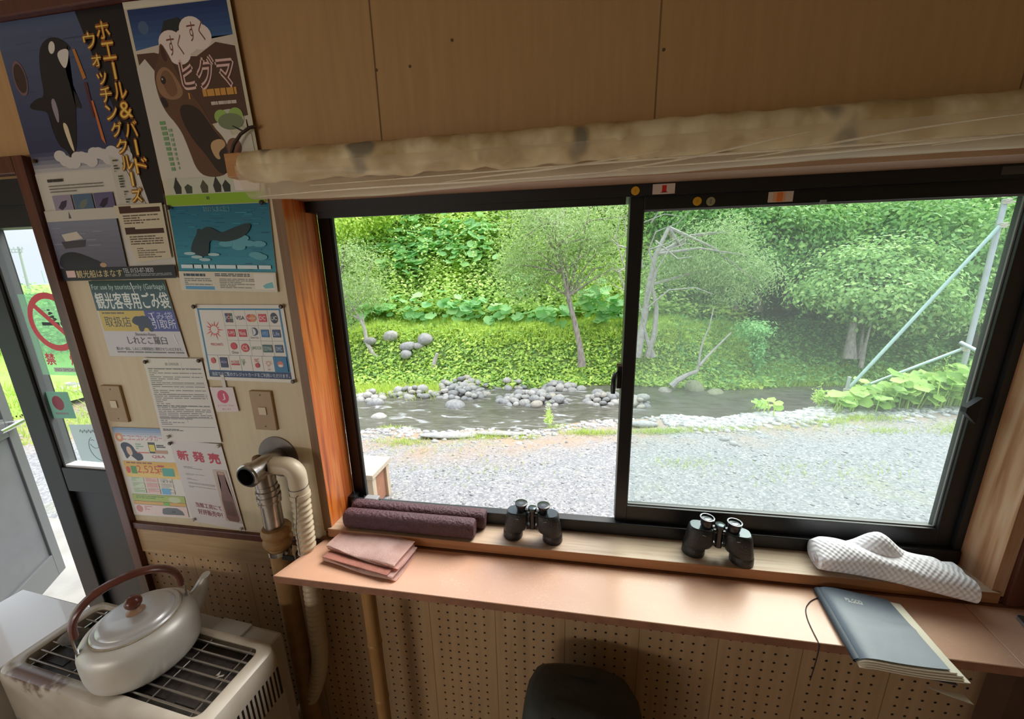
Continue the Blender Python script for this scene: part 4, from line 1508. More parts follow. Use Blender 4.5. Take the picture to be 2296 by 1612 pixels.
rings += [ring_at(bm, rr(-ow - .006, ow + .006, od0 - .006, od1 + .006, .024), .750)]
rings += [ring_at(bm, rr(-ow, ow, od0, od1, .02), .746), ring_at(bm, rr(-ow, ow, od0, od1, .02), .715)]
skin_rings(bm, rings, 0, False)
obj('top_frame', bm, M_enam, ht, smooth=True)
bm = BM()
box(bm, (-hw + .004, hd0 + .004, .035), (hw - .004, hd1 - .002, .602), bev=.006)
obj('body', bm, M_enamd, ht)
bm = BM()
box(bm, (-hw + .03, hd0 + .0, .30), (hw - .03, hd0 + .006, .585))
obj('front_grille_recess', bm, M_pit, ht)
bm = BM()
for k in range(12):
    tube(bm, [(-hw + .035, hd0 - .001, .575 - .022 * k), (hw - .035, hd0 - .001, .575 - .022 * k)], .0022, 6)
obj('front_grille', bm, M_rod, ht)
bm = BM()
box(bm, (-ow + .002, od0 + .002, .706), (ow - .002, od1 - .002, .714))
for i in range(6): box(bm, (-.27 + .09 * i, od0 + .03, .714), (-.21 + .09 * i, od1 - .03, .716))
obj('tray', bm, M_pit, ht)
for k in range(7):
    bm = BM()
    y = od0 + .012 + k * .0235
    tube(bm, [(-ow + .001, y, .742), (ow - .001, y, .742)], .0024, 8)
    obj('grille_rod', bm, M_rod, ht, smooth=True)
for k in range(5):
    bm = BM()
    x = -ow + .03 + k * .1335
    tube(bm, [(x, od0 + .001, .7385), (x, od1 - .001, .7385)], .002, 6)
    obj('cross_rod', bm, M_rod, ht, smooth=True)
for k in range(17):
    bm = BM()
    y = hd0 + .018 + k * .0115
    box(bm, (hw - .004, y, .60), (hw + .0006, y + .0045, .688))
    obj('side_slot', bm, M_black2, ht)
bm = BM()
box(bm, (-.02, .095, .12), (.30, .150, .728), bev=.008)
box(bm, (.10, .100, .728), (.20, .145, .738), bev=.003)
obj('rear_housing', bm, M_enamd, ht)
bm = BM()
lathe(bm, [(.006, 0), (.006, .003), (.0001, .0035)], seg=12, M=Matrix.Translation((hw, hd0 + .025, .70)) @ Matrix.Rotation(PI / 2, 4, 'Y'))
obj('screw', bm, M_rust, ht)
for sx_ in (-1, 1):
    bm = BM()
    box(bm, (sx_ * .28 - .03, -.11, 0), (sx_ * .28 + .03, .09, .04), bev=.004)
    obj('foot', bm, M_black, ht)

# kettle
M_alu = plain('worn_aluminium', (0.70, 0.69, 0.655), .42, .25, noise=.14, nscale=9, color2=(.60, .565, .50), bump=.04, bscale=25)
M_aluL = plain('lid_aluminium', (0.72, 0.72, 0.72), .34, .35, noise=.12, nscale=14)
M_bake = plain('brown_bakelite', (0.17, 0.05, 0.032), .26, noise=.25, nscale=18)
M_scale = plain('limescale', (0.50, 0.42, 0.30), .7, noise=.3, nscale=60)
KX, KY, KZ = -1.098, -.300, .7446
kt = thing('kettle', 'aluminium kettle with a brown arched handle on the heater', 'kettle', (KX, KY, KZ), math.radians(60))
bm = BM()
R0 = .112
lathe(bm, [(.001, 0), (.100, .0), (.107, .003), (.111, .010), (.1145, .030), (.1155, .060), (.1150, .084), (.1125, .096), (.107, .105), (.099, .112), (.090, .116), (.086, .1165)], seg=56)
obj('body', bm, M_alu, kt, smooth=True)
bm = BM()
lathe(bm, [(.088, .1166), (.090, .1180), (.0875, .1195), (.083, .1190)], seg=48, cap=False)
obj('rim_deposit', bm, M_scale, kt, smooth=True)
bm = BM()
lathe(bm, [(.0845, .117), (.087, .120), (.084, .124), (.076, .1255), (.073, .131), (.066, .1345), (.050, .1365), (.02, .138), (.001, .138)], seg=48)
ld = obj('lid', bm, M_aluL, kt, smooth=True)
bm = BM()
lathe(bm, [(.018, .1375), (.019, .140), (.013, .145), (.008, .150)], seg=20)
obj('knob_base', bm, plain('tan_bakelite', (.42, .25, .15), .4), ld, smooth=True)
bm = BM()
lathe(bm, [(.007, .148), (.0125, .152), (.0168, .159), (.0178, .166), (.0155, .174), (.009, .180), (.001, .182)], seg=24)
obj('knob', bm, M_bake, ld, smooth=True)
# spout at local +x
bm = BM()
rings = []
for (x, z, ry, rx, tilt) in ((.090, .066, .030, .034, .45), (.112, .082, .024, .026, .65), (.128, .104, .0185, .019, .85), (.138, .124, .015, .0145, .95), (.145, .141, .0145, .0135, 1.0)):
    rings.append([bm.verts.new((x + rx * math.cos(a) * math.sin(tilt), ry * math.sin(a), z - rx * math.cos(a) * math.cos(tilt) + (0.010 * (math.cos(a)) if x > .14 else 0))) for a in np.linspace(0, 2 * PI, 21)[:-1]])
skin_rings(bm, rings, 0, True)
obj('spout', bm, M_alu, kt, smooth=True)
# handle arched over the lid along local x
hp = []
for a in np.linspace(PI * 1.0, 0, 22):
    x, z = -.005 + .098 * math.cos(a), .150 + .092 * max(0, math.sin(a)) ** .75
    hp.append((x + (.012 * math.sin(a) * 0), 0, z))
bm = BM()
rings = []
fr = frames(hp)
for i, (q, n_, b_) in enumerate(fr):
    f = i / (len(fr) - 1)
    wv, hv = (.0125 + .0025 * math.sin(PI * f)), (.0076 + .0012 * math.sin(PI * f))
    rad_dir = (q - Vector((-.005, 0, .150))).normalized() if i not in (0, len(fr) - 1) else Vector((-1 if i == 0 else 1, 0, 0))
    side = Vector((0, 1, 0))
    rings.append([bm.verts.new(q + rad_dir * hv * math.cos(t_) + side * wv * math.sin(t_)) for t_ in np.linspace(0, 2 * PI, 15)[:-1]])
skin_rings(bm, rings, 0, True)
obj('handle', bm, M_bake, kt, smooth=True)
for s in (-1, 1):
    bm = BM()
    box(bm, (s * .103 - .005 - .0015, -.009, .098), (s * .103 - .005 + .0015, .009, .156))
    box(bm, (s * .103 - .005 - .012 * (1 if s > 0 else 0), -.009, .1045), (s * .103 - .005 + .012 * (1 if s < 0 else 0), .009, .1075))
    obj('handle_bracket', bm, M_steel, kt)

# dark lump and paper scrap on the grille
bm = BM()
bmesh.ops.create_icosphere(bm, subdivisions=3, radius=1)
for v in bm.verts:
    n_ = .12 * math.sin(5 * v.co.x + 2) * math.cos(4 * v.co.y) + .08 * math.sin(9 * v.co.z)
    v.co *= 1 + n_
    v.co = Vector((v.co.x * .034, v.co.y * .020, max(v.co.z, -.75) * .019))
o = obj('stone', bm, plain('grey_lump', (.15, .13, .115), .8, noise=.4, nscale=30, bump=.3), smooth=True,
        label='dark grey lump lying on the grille left of the kettle', cat='stone')
o.location = (-1.338, -.300, .760)
o.rotation_euler = (0, 0, .3)
bm = BM()
poly(bm, [(0, 0, 0), (.018, .004, .003), (.016, .010, .001), (.004, .006, .0)])
poly(bm, [(.004, .006, 0), (.0, .016, .002), (-.005, .005, .0)])
r_ = bmesh.ops.solidify(bm, geom=bm.faces[:], thickness=.0008)
o = obj('paper_scrap', bm, ink((214, 206, 196)), label='tiny white paper scrap on the grille right of the kettle', cat='paper scrap')
o.location = (-.862, -.330, .7455)

# white topped cabinet left of the heater
bm = BM()
t = thing('side_cabinet', 'white topped low cabinet between the heater and the doorway', 'cabinet', (-1.55, -.32, 0), math.radians(-4.5))
box(bm, (-.20, -.35, .722), (.112, .125, .744), bev=.003)
obj('top', bm, plain('white_laminate', (.86, .87, .90), .25, coat=.5), t)
bm = BM()
box(bm, (-.19, -.34, 0), (.105, .115, .7215))
obj('body', bm, plain('cabinet_grey', (.52, .50, .47), .5), t)

# ---------------------------------------------------------------- foam rolls on the sill
M_foam = plain('maroon_foam', (0.085, 0.033, 0.042), .62, noise=.25, nscale=80, bump=.7, bscale=120)
def roll(x0, x1, yc, label):
    bm = BM()
    rings = []
    for f, s in ((0, .80), (.012, .97), (.03, 1), (.5, 1), (.97, 1), (.988, .97), (1, .80)):
        R_ = []
        for a in np.linspace(0, 2 * PI, 25)[:-1]:
            c, s_ = math.cos(a), math.sin(a)
            yy = .0235 * math.copysign(abs(c) ** .75, c) * s
            zz = .0285 * math.copysign(abs(s_) ** .8, s_) * s + .0285
            R_.append(bm.verts.new(((x1 - x0) * f, yy, zz)))
        rings.append(R_)
    skin_rings(bm, rings)
    o = obj('foam_roll', bm, M_foam, smooth=True, label=label, cat='foam roll', group='foam rolls on the sill')
    o.location = (x0, yc, .9452)
roll(-.690, -.276, .0085, 'maroon foam roll at the front edge of the window sill')
roll(-.690, -.254, .0562 - .009 + .0085, 'maroon foam roll lying behind against the window frame')

# ---------------------------------------------------------------- folded pink cloth
def fabric(name, c1, c2, scale, waffle=False, rough=.9, inner=None):
    m, nt, out = new_mat(name)
    p = N(nt, 'ShaderNodeBsdfPrincipled')
    p.inputs['Roughness'].default_value = rough
    p.inputs['Sheen Weight'].default_value = .2
    t = N(nt, 'ShaderNodeTexCoord')
    n1 = N(nt, 'ShaderNodeTexNoise')
    n1.inputs['Scale'].default_value = scale
    n1.inputs['Detail'].default_value = 5
    nt.links.new(t.outputs['Object'], n1.inputs['Vector'])
    nt.links.new(ramp(nt, n1.outputs['Fac'], [(0.4, c1), (0.72, c2)]), p.inputs['Base Color'])
    b = N(nt, 'ShaderNodeBump')
    b.inputs['Distance'].default_value = .004
    if waffle:
        sk = N(nt, 'ShaderNodeMapping')
        sk.inputs['Rotation'].default_value = (math.radians(45), 0, 0)
        nt.links.new(t.outputs['Object'], sk.inputs[0])
        s = N(nt, 'ShaderNodeSeparateXYZ')
        nt.links.new(sk.outputs[0], s.inputs[0])
        fs = []
        for k in range(2):
            a = N(nt, 'ShaderNodeMath', operation='SINE')
            mlt = N(nt, 'ShaderNodeMath', operation='MULTIPLY')
            mlt.inputs[1].default_value = 2 * PI / .0125
            nt.links.new(s.outputs[(0, 2)[k]], mlt.inputs[0])
            nt.links.new(mlt.outputs[0], a.inputs[0])
            fs.append(a.outputs[0])
        mm = N(nt, 'ShaderNodeMath', operation='MULTIPLY')
        nt.links.new(fs[0], mm.inputs[0])
        nt.links.new(fs[1], mm.inputs[1])
        nt.links.new(mm.outputs[0], b.inputs['Height'])
        b.inputs['Strength'].default_value = .32
    else:
        n2 = N(nt, 'ShaderNodeTexNoise')
        n2.inputs['Scale'].default_value = 260
        nt.links.new(t.outputs['Object'], n2.inputs['Vector'])
        nt.links.new(n2.outputs['Fac'], b.inputs['Height'])
        b.inputs['Strength'].default_value = .4
    nt.links.new(b.outputs[0], p.inputs['Normal'])
    nt.links.new(p.outputs[0], out.inputs[0])
    return m
M_pink = fabric('pink_towelling', (0.84, 0.62, 0.56), (0.70, 0.46, 0.40), 22)
M_pinkin = fabric('brown_reverse', (0.34, 0.13, 0.09), (0.26, 0.10, 0.07), 40)
t = thing('cloth', 'folded pink cloth with brown reverse on the counter left end', 'cloth', (-.575, -.06, .9105), math.radians(-6))
def cloth_layer(pts2, name, mat_, skew, x0, x1, wav=.0015, th=.0024):
    """a strip of cloth: profile pts2 in (y, z), carried along x with a little wander"""
    bm = BM()
    nx = 22
    V = []
    for i in range(nx + 1):
        f = i / nx
        x = x0 + (x1 - x0) * f
        row = []
        for j, (y, z) in enumerate(pts2):
            dy = skew * (f - .5) + .003 * math.sin(5 * f + j * .2)
            row.append(bm.verts.new((x + .006 * math.sin(j * .35), y + dy, z + wav * math.sin(9 * f + j * .5) * (1 if z > .004 else .2))))
        V.append(row)
    for i in range(nx):
        for j in range(len(pts2) - 1):
            bm.faces.new((V[i][j], V[i + 1][j], V[i + 1][j + 1], V[i][j + 1]))
    bmesh.ops.solidify(bm, geom=bm.faces[:], thickness=th)
    return obj(name, bm, mat_, t, smooth=True)
def fold(y0, y1, z0, z1, n=8):
    """front fold between two levels"""
    return [(y0 - (z1 - z0) / 2 * math.sin(a), (z0 + z1) / 2 - (z1 - z0) / 2 * math.cos(a)) for a in np.linspace(0, PI, n)]
lay1 = [(.058, .002)] + [(.058 - .016 * k, .002) for k in range(1, 8)] + fold(-.066, 0, .002, .013) + [(-.05 + .016 * k, .0135 + .0003 * k) for k in range(7)]
cloth_layer(lay1, 'lower_fold', M_pink, -.016, -.112, .125)
lay2 = [(.060, .0175)] + [(.056 - .016 * k, .0178) for k in range(0, 6)] + fold(-.040, 0, .018, .028) + [(-.028 + .016 * k, .029 + .0004 * k) for k in range(6)]
cloth_layer(lay2, 'upper_fold', M_pink, -.022, -.122, .118)
bm = BM()
box(bm, (-.112, -.0695, .0138), (.108, -.045, .0170), bev=.0012)
bmesh.ops.transform(bm, matrix=Matrix.Rotation(-.07, 4, 'Z'), verts=bm.verts)
obj('inner_lining', bm, M_pinkin, t, label='brown inside of the fold')
bm = BM()
box(bm, (-.116, -.0465, .0205), (.100, -.03, .0262), bev=.002)
bmesh.ops.transform(bm, matrix=Matrix.Rotation(-.09, 4, 'Z'), verts=bm.verts)
obj('inner_lining', bm, M_pinkin, t, label='brown inside of the fold')

# ---------------------------------------------------------------- binoculars
M_bino = plain('black_leatherette', (0.016, 0.016, 0.016), .42, noise=.3, nscale=40, bump=.25, bscale=220)
M_binom = plain('black_enamel', (0.012, 0.013, 0.015), .22)
M_plateb = plain('prism_plate', (0.045, 0.06, 0.065), .18, .5)
M_lens = plain('lens_glass', (0.03, 0.04, 0.045), .04, 0, .8)
M_ring = plain('grey_ring', (0.30, 0.30, 0.32), .3, .5)
def binoculars(label, loc_, rz, cup_open, tilt=0.0, spread=.0):
    t = thing('binoculars', label, 'binoculars', loc_, rz, 'binoculars on the window sill')
    for s in (-1, 1):
        bm = BM()
        rings = []
        # objective barrel rising into the prism housing: z, centre x, half width, half depth, squareness
        for z, cx, wx, wy, sq in ((0, .0585, .0275, .0265, 1.0), (.003, .0585, .029, .028, 1.0), (.026, .058, .0285, .0275, 1.0), (.028, .058, .0275, .0265, 1.0), (.034, .056, .0285, .027, .92),
                                  (.042, .050, .034, .0275, .8), (.052, .0475, .0345, .0275, .72), (.085, .0455, .0325, .0255, .68), (.103, .0445, .0305, .0235, .68), (.106, .044, .0285, .0215, .70)):
            R_ = []
            for a in np.linspace(0, 2 * PI, 29)[:-1]:
                c, sn = math.cos(a), math.sin(a)
                R_.append(bm.verts.new((s * (cx + wx * math.copysign(abs(c) ** sq, c)), wy * math.copysign(abs(sn) ** sq, sn), z)))
            rings.append(R_)
        skin_rings(bm, rings)
        br = obj('barrel', bm, M_bino, t, smooth=True)
        bm = BM()
        ptsP = []
        for a in np.linspace(0, 2 * PI, 25)[:-1]:
            c, sn = math.cos(a), math.sin(a)
            ptsP.append((s * (.044 + .0275 * math.copysign(abs(c) ** .7, c)), .0205 * math.copysign(abs(sn) ** .7, sn)))
        slab(bm, ptsP, .106, .1085)
        obj('prism_plate', bm, M_plateb, br, label='shiny top plate')
        bm = BM()
        ex = s * .0325
        if cup_open:
            pr = [(.0135, .1085), (.0135, .116), (.0150, .117), (.0150, .127), (.0170, .129), (.0170, .135), (.0182, .137), (.0182, .1425), (.0150, .1425), (.0135, .137), (.0001, .1365)]
        else:
            pr = [(.0125, .1085), (.0135, .118), (.0165, .130), (.0182, .134), (.0182, .138), (.0165, .139), (.0075, .139), (.0065, .1375), (.0001, .1375)]
        lathe(bm, pr, (ex, 0, 0), 28)
        ey = obj('eyepiece', bm, M_binom, t, smooth=True)
        bm = BM()
        lathe(bm, [(.0001, .0006), (.0075, 0), (.0075, -.001)], (ex, 0, .1385 if not cup_open else .1373), 20)
        obj('lens', bm, M_lens, ey, smooth=True)
        bm = BM()
        lathe(bm, [(.0183, .1425), (.0165, .1432), (.0150, .1427)] if cup_open else [(.0183, .1372), (.0183, .1386), (.0165, .1393)], (ex, 0, 0), 28, cap=False)
        obj('eyecup_rim', bm, M_ring if cup_open else M_binom, ey, smooth=True)
        bm = BM()
        tube(bm, [(s * .044, -.0262, .094), (s * .036, -.0275, .0935)], .0014, 6)
        obj('strap_lug', bm, M_ring, br)
    bm = BM()
    tube(bm, [(0, 0, .04), (0, 0, .120)], [.0095, .0085], 18)
    box(bm, (-.022, -.006, .046), (.022, .006, .056), bev=.001)
    box(bm, (-.024, -.006, .092), (.024, .006, .102), bev=.001)
    obj('hinge', bm, M_binom, t, smooth=True)
    bm = BM()
    lathe(bm, [(.010, .113), (.0125, .114), (.0125, .124), (.0105, .1255), (.0001, .126)], seg=22)
    obj('focus_wheel', bm, M_plateb, t, smooth=True)
    bm = BM()
    box(bm, (-.028, -.005, .1105), (.028, .005, .1145), bev=.001)
    obj('bridge', bm, M_binom, t)
    t.scale = (1, 1, .80)
    return t
binoculars('black binoculars between the foam rolls and the middle stile', (-.108, .030, .9453), math.radians(-2), False)
b2 = binoculars('black binoculars with raised eyecups below the hazy pane', (.395, .021, .9453), math.radians(-10), True)

# ---------------------------------------------------------------- white waffle towel
M_waf = fabric('white_waffle', (0.90, 0.86, 0.88), (0.86, 0.80, 0.81), 30, waffle=True)
t = thing('towel', 'white waffle towel crumpled on the sill above the notebook', 'towel', (.80, .022, .945), math.radians(-6))
def loft_uv(name, secs, mat_, parent, closed=True):
    """secs: list of rings of 3d points; uv follows true length so the weave keeps its size"""
    bm = BM()
    uvl = bm.loops.layers.uv.new('UVMap')
    rings = [[bm.verts.new(q) for q in R_] for R_ in secs]
    m_ = len(rings[0])
    U = {}
    acc = 0
    for i, R_ in enumerate(rings):
        if i: acc += (R_[0].co - rings[i - 1][0].co).length
        a = 0
        for k in range(m_):
            if k: a += (R_[k].co - R_[k - 1].co).length
            U[(i, k)] = (acc, a)
        U[(i, m_)] = (acc, a + (R_[0].co - R_[-1].co).length)
    for i in range(len(rings) - 1):
        for k in range(m_ if closed else m_ - 1):
            f = bm.faces.new((rings[i][k], rings[i + 1][k], rings[i + 1][(k + 1) % m_], rings[i][(k + 1) % m_]))
            for l, key in zip(f.loops, ((i, k), (i + 1, k), (i + 1, k + 1), (i, k + 1))):
                l[uvl].uv = U[key]
    if closed:
        for R_ in (rings[0], rings[-1]):
            f = bm.faces.new(R_)
    bmesh.ops.recalc_face_normals(bm, faces=bm.faces)
    return obj(name, bm, mat_, parent, smooth=70)
secs = []
L = .300
for i in range(49):
    f = i / 48
    x = -.165 + L * f
    yc = -.010 - .016 * f + .005 * math.sin(7 * f)
    hh = .058 + .010 * math.sin(PI * min(1, f * 1.4)) + .003 * math.sin(11 * f)
    dd = .038 + .006 * math.sin(6 * f + 1) + .006 * f
    base = -.010 * min(1, max(0, (f - .55) / .45)) ** 1.2
    R_ = []
    for k in range(30):
        a = -PI * .5 - 2 * PI * k / 30
        c, s_ = math.cos(a), math.sin(a)
        yy = dd * math.copysign(abs(c) ** .8, c)
        zz = hh * .5 * (1 + math.copysign(abs(s_) ** .75, s_))
        zz += .005 * math.sin(10 * f + 3 * c) * max(0, s_)
        tap = (1 - .10 * max(0, (.06 - f) / .06))
        R_.append((x, yc + yy * tap, base * (1 if yy < .0 else .35) + zz * tap + .0008))
    secs.append(R_)
loft_uv('rolled_body', secs, M_waf, t)
# back flap with a raised peak
secs = []
for i in range(41):
    f = i / 40
    x = -.145 + .295 * f
    pk = .050 * math.exp(-((f - .40) / .15) ** 2) + .052
    pk = max(.004, pk * min(1, (1 - f) * 3.0 + .45) * min(1, f * 6 + .3))
    R_ = []
    for k in range(22):
        a = -PI * .5 - 2 * PI * k / 22
        c, s_ = math.cos(a), math.sin(a)
        yy = (.030 + .008 * f) * math.copysign(abs(c) ** .8, c) * (1 - .35 * max(0, s_) * (1 if c > 0 else .4))
        R_.append((x, .012 - .010 * f + yy, .0008 + pk * .5 * (1 + s_)))
    secs.append(R_)
loft_uv('back_flap', secs, M_waf, t)
# the open spiral at the rolled end
bm = BM()
sp = []
for a in np.linspace(0, 2.3 * 2 * PI, 60):
    r_ = .004 + .0062 * a / (2 * PI)
    sp.append((r_ * math.cos(a) * 1.35, r_ * math.sin(a)))
va = [bm.verts.new((-.168 - .004 * math.sin(i * .2), -.014 + y, .024 + z)) for i, (y, z) in enumerate(sp)]
vb = [bm.verts.new((-.150, -.014 + y, .024 + z)) for y, z in sp]
for i in range(len(sp) - 1): bm.faces.new((va[i], va[i + 1], vb[i + 1], vb[i]))
bmesh.ops.solidify(bm, geom=bm.faces[:], thickness=.0018)
obj('rolled_edge', bm, fabric('towel_hem', (0.80, 0.73, 0.72), (.72, .62, .6), 40), t, smooth=True)
# hem lines along the roll
bm = BM()
for dz, sh in ((.0, 0), (.0028, .004), (.0056, .009)):
    pass
bm.free()

# ---------------------------------------------------------------- notebook, pages, ribbon
M_cover = plain('navy_cover', (0.095, 0.12, 0.155), .42, noise=.12, nscale=12, bump=.05, bscale=40)
M_page = plain('cream_pages', (0.74, 0.67, 0.52), .7)
nb = thing('notebook', 'dark blue notebook overhanging the counter edge', 'notebook', (.612, -.030, .9103), math.radians(-8))
# local: spine along -y from the origin, width along +x, length .205
NL, NW = .186, .146
def sheetlayer(name, w0, w1, l0, l1, zf, th, m_, mi_lab=None, tw=0.0):
    bm = BM()
    nx, ny = 16, 14
    top = []
    for i in range(nx + 1):
        u = w0 + (w1 - w0) * i / nx
        top.append([bm.verts.new((u + tw * (j / ny) * (u / NW), -(l0 + (l1 - l0) * j / ny), zf(u / NW, j / ny))) for j in range(ny + 1)])
    for i in range(nx):
        for j in range(ny):
            bm.faces.new((top[i][j], top[i + 1][j], top[i + 1][j + 1], top[i][j + 1]))
    bmesh.ops.recalc_face_normals(bm, faces=bm.faces)
    for f in bm.faces:
        if f.normal.z < 0: f.normal_flip()
    bmesh.ops.solidify(bm, geom=bm.faces[:], thickness=th)
    return obj(name, bm, m_, nb, smooth=True, label=mi_lab)
def arch(u): return .0155 * (1 - math.exp(-max(u, 0) * 14)) if u < .5 else .0155
def zc(u, v): return .006 + arch(u) * (1 - .45 * max(0, u - .25)) + .0022 * math.exp(-((v - .62 + .12 * u) / .05) ** 2) * min(1, u * 1.2) + .020 * u * u * v
sheetlayer('front_cover', 0, NW, 0, NL, zc, .0012, M_cover)
def zp(u, v): return .0045 + arch(u) * .92 * (1 - .42 * max(0, u - .25)) + .017 * u * u * v
for k in range(4):
    sheetlayer('page_block', .004, NW + .023 + .004 * (k % 2), .003, NL + .003 + .002 * k, (lambda kk: (lambda u, v: max(.0022, zp(u, v) - .0012 - .0036 * kk) + .0015 * (kk == 0) * max(0, u - 1)))(k), .0030 if k < 3 else .0018, M_page, tw=-.012 + .004 * k)
bm = BM()
pts = [(0, .0012), (-.0035, .0045), (-.003, .009), (.002, .0135), (.006, .0150)]
V = [[bm.verts.new((x, y, z)) for x, z in pts] for y in (0, -NL)]
for k in range(len(pts) - 1): bm.faces.new((V[0][k], V[0][k + 1], V[1][k + 1], V[1][k]))
bmesh.ops.solidify(bm, geom=bm.faces[:], thickness=.0012)
obj('spine', bm, M_cover, nb, smooth=True)
sheetlayer('back_cover', 0, NW + .020, 0, NL - .002, lambda u, v: .0014, .0012, M_cover)
bm = BM()
poly(bm, [(.10, -.200, -.0004), (.165, -.200, -.0004), (.172, -.214, -.0035), (.13, -.209, -.001)])
bmesh.ops.solidify(bm, geom=bm.faces[:], thickness=.0005)
obj('loose_sheet', bm, M_page, nb)
V_, F_ = text_mesh('PIL·GOD')
bm = BM()
vs = [bm.verts.new((.047 + .033 * v[0], -.036 + .0095 * v[1] - .001, zc((.047 + .033 * v[0]) / NW, .17) + .0004)) for v in V_]
for f in F_:
    try: bm.faces.new([vs[i] for i in f])
    except ValueError: pass
obj('title', bm, ink((196, 196, 186)), nb, label='small silver lettering')
bm = BM()
for i in range(6):
    x0 = .050 + .005 * i
    poly(bm, [(x0, -.0395, zc(x0 / NW, .2) + .0004), (x0 + .0042, -.0395, zc(x0 / NW, .2) + .0004), (x0 + .0042, -.0378, zc(x0 / NW, .19) + .0004), (x0, -.0378, zc(x0 / NW, .19) + .0004)])
obj('title_rule', bm, ink((196, 196, 186)), nb)
# ribbon from the spine, over the counter edge and down
bm = BM()
rb = [(.6105, -.050, .9115), (.598, -.056, .9115), (.582, -.066, .9118), (.560, -.088, .9115), (.5485, -.118, .9112), (.543, -.150, .9112), (.5405, -.172, .9114), (.5395, -.1805, .9095), (.539, -.1825, .900), (.5385, -.183, .870), (.536, -.183, .830), (.5345, -.183, .812)]
M3 = nb.rotation_euler.to_matrix().to_4x4()
Minv = (Matrix.Translation(nb.location) @ M3).inverted()
pts3 = [Minv @ Vector(q) for q in rb]
# smooth the polyline
for _ in range(2):
    q = [pts3[0]]
    for a, b in zip(pts3[:-1], pts3[1:]): q += [a * .75 + b * .25, a * .25 + b * .75]
    pts3 = q + [pts3[-1]]
tube(bm, pts3, .0011, 6)
obj('ribbon', bm, plain('brown_ribbon', (.03, .015, .015), .7), nb, smooth=True)

# phone at the right end
t = thing('phone', 'dark phone lying on the counter at the right edge of the picture', 'phone', (1.036, -.108, .9105), math.radians(-18))
bm = BM()
slab(bm, rr(-.036, .036, -.0, .055, .008), 0, .008)
obj('case', bm, M_ring, t)
bm = BM()
slab(bm, rr(-.0345, .0345, .0012, .0535, .007), .0081, .0085)
obj('screen', bm, M_lens, t)

# ---------------------------------------------------------------- rolled blind and its clear film
M_blind = None
def blindmat():
    m, nt, out = new_mat('blind_fabric')
    p = N(nt, 'ShaderNodeBsdfPrincipled')
    p.inputs['Roughness'].default_value = .6
    t = N(nt, 'ShaderNodeTexCoord')
    mp = N(nt, 'ShaderNodeMapping')
    mp.inputs['Rotation'].default_value = (0, .6, 0)
    mp.inputs['Scale'].default_value = (1, 1, .6)
    nt.links.new(t.outputs['Object'], mp.inputs[0])
    n1 = N(nt, 'ShaderNodeTexNoise')
    n1.inputs['Scale'].default_value = 15
    n1.inputs['Detail'].default_value = 3
    nt.links.new(mp.outputs[0], n1.inputs['Vector'])
    n2 = N(nt, 'ShaderNodeTexNoise')
    n2.inputs['Scale'].default_value = 9
    n2.inputs['Detail'].default_value = 2
    nt.links.new(mp.outputs[0], n2.inputs['Vector'])
    a = ramp(nt, n1.outputs['Fac'], [(0.38, (.80, .66, .42)), (0.62, (.50, .35, .16))])
    s = ramp(nt, n2.outputs['Fac'], [(0.60, (0, 0, 0)), (0.66, (.85, .85, .85))])
    mxn = N(nt, 'ShaderNodeMix', data_type='RGBA')
    nt.links.new(s, mxn.inputs[0])
    nt.links.new(a, mxn.inputs[6])
    mxn.inputs[7].default_value = (.16, .14, .10, 1)
    nt.links.new(mxn.outputs[2], p.inputs['Base Color'])
    nt.links.new(p.outputs[0], out.inputs[0])
    return m
M_blind = blindmat()
def filmmat():
    m, nt, out = new_mat('clear_film')
    tr = N(nt, 'ShaderNodeBsdfTransparent')
    tr.inputs[0].default_value = (.97, .95, .9, 1)
    d = N(nt, 'ShaderNodeBsdfPrincipled')
    d.inputs['Base Color'].default_value = (.95, .86, .70, 1)
    d.inputs['Roughness'].default_value = .22
    tl = N(nt, 'ShaderNodeBsdfTranslucent')
    tl.inputs[0].default_value = (.95, .86, .70, 1)
    m0 = N(nt, 'ShaderNodeMixShader')
    m0.inputs[0].default_value = .5
    nt.links.new(d.outputs[0], m0.inputs[1])
    nt.links.new(tl.outputs[0], m0.inputs[2])
    lw = N(nt, 'ShaderNodeLayerWeight')
    lw.inputs[0].default_value = .45
    a = N(nt, 'ShaderNodeMath', operation='MULTIPLY_ADD')
    nt.links.new(lw.outputs['Facing'], a.inputs[0])
    a.inputs[1].default_value = .60
    a.inputs[2].default_value = .24
    ms = N(nt, 'ShaderNodeMixShader')
    nt.links.new(a.outputs[0], ms.inputs[0])
    nt.links.new(tr.outputs[0], ms.inputs[1])
    nt.links.new(m0.outputs[0], ms.inputs[2])
    nt.links.new(ms.outputs[0], out.inputs[0])
    return m
M_film = filmmat()
M_crease = plain('film_crease', (.95, .88, .74), .35, trans=.4)
BX0, BX1 = -.772, 1.25
bt = thing('rolled_blind', 'rolled up cream blind wrapped in clear film above the window', 'blind', (0, -.05, 1.965))
bm = BM()
rings = []
nr = 130
for i in range(nr + 1):
    f = i / nr
    x = BX0 + (BX1 - BX0) * f
    R_ = []
    for k in range(26):
        a = 2 * PI * k / 26
        lump = .0012 * math.sin(x * 23 + 2.0 * math.sin(a)) + .0014 * math.sin(x * 51 + 3 * a) + .0012 * math.sin(x * 90 + 2 * a)
        r_ = .0345 + lump * (1.6 if math.sin(a) < 0 else .7)
        R_.append(bm.verts.new((x, r_ * math.cos(a), r_ * math.sin(a))))
    rings.append(R_)
skin_rings(bm, rings)
obj('roll', bm, M_blind, bt, smooth=70)
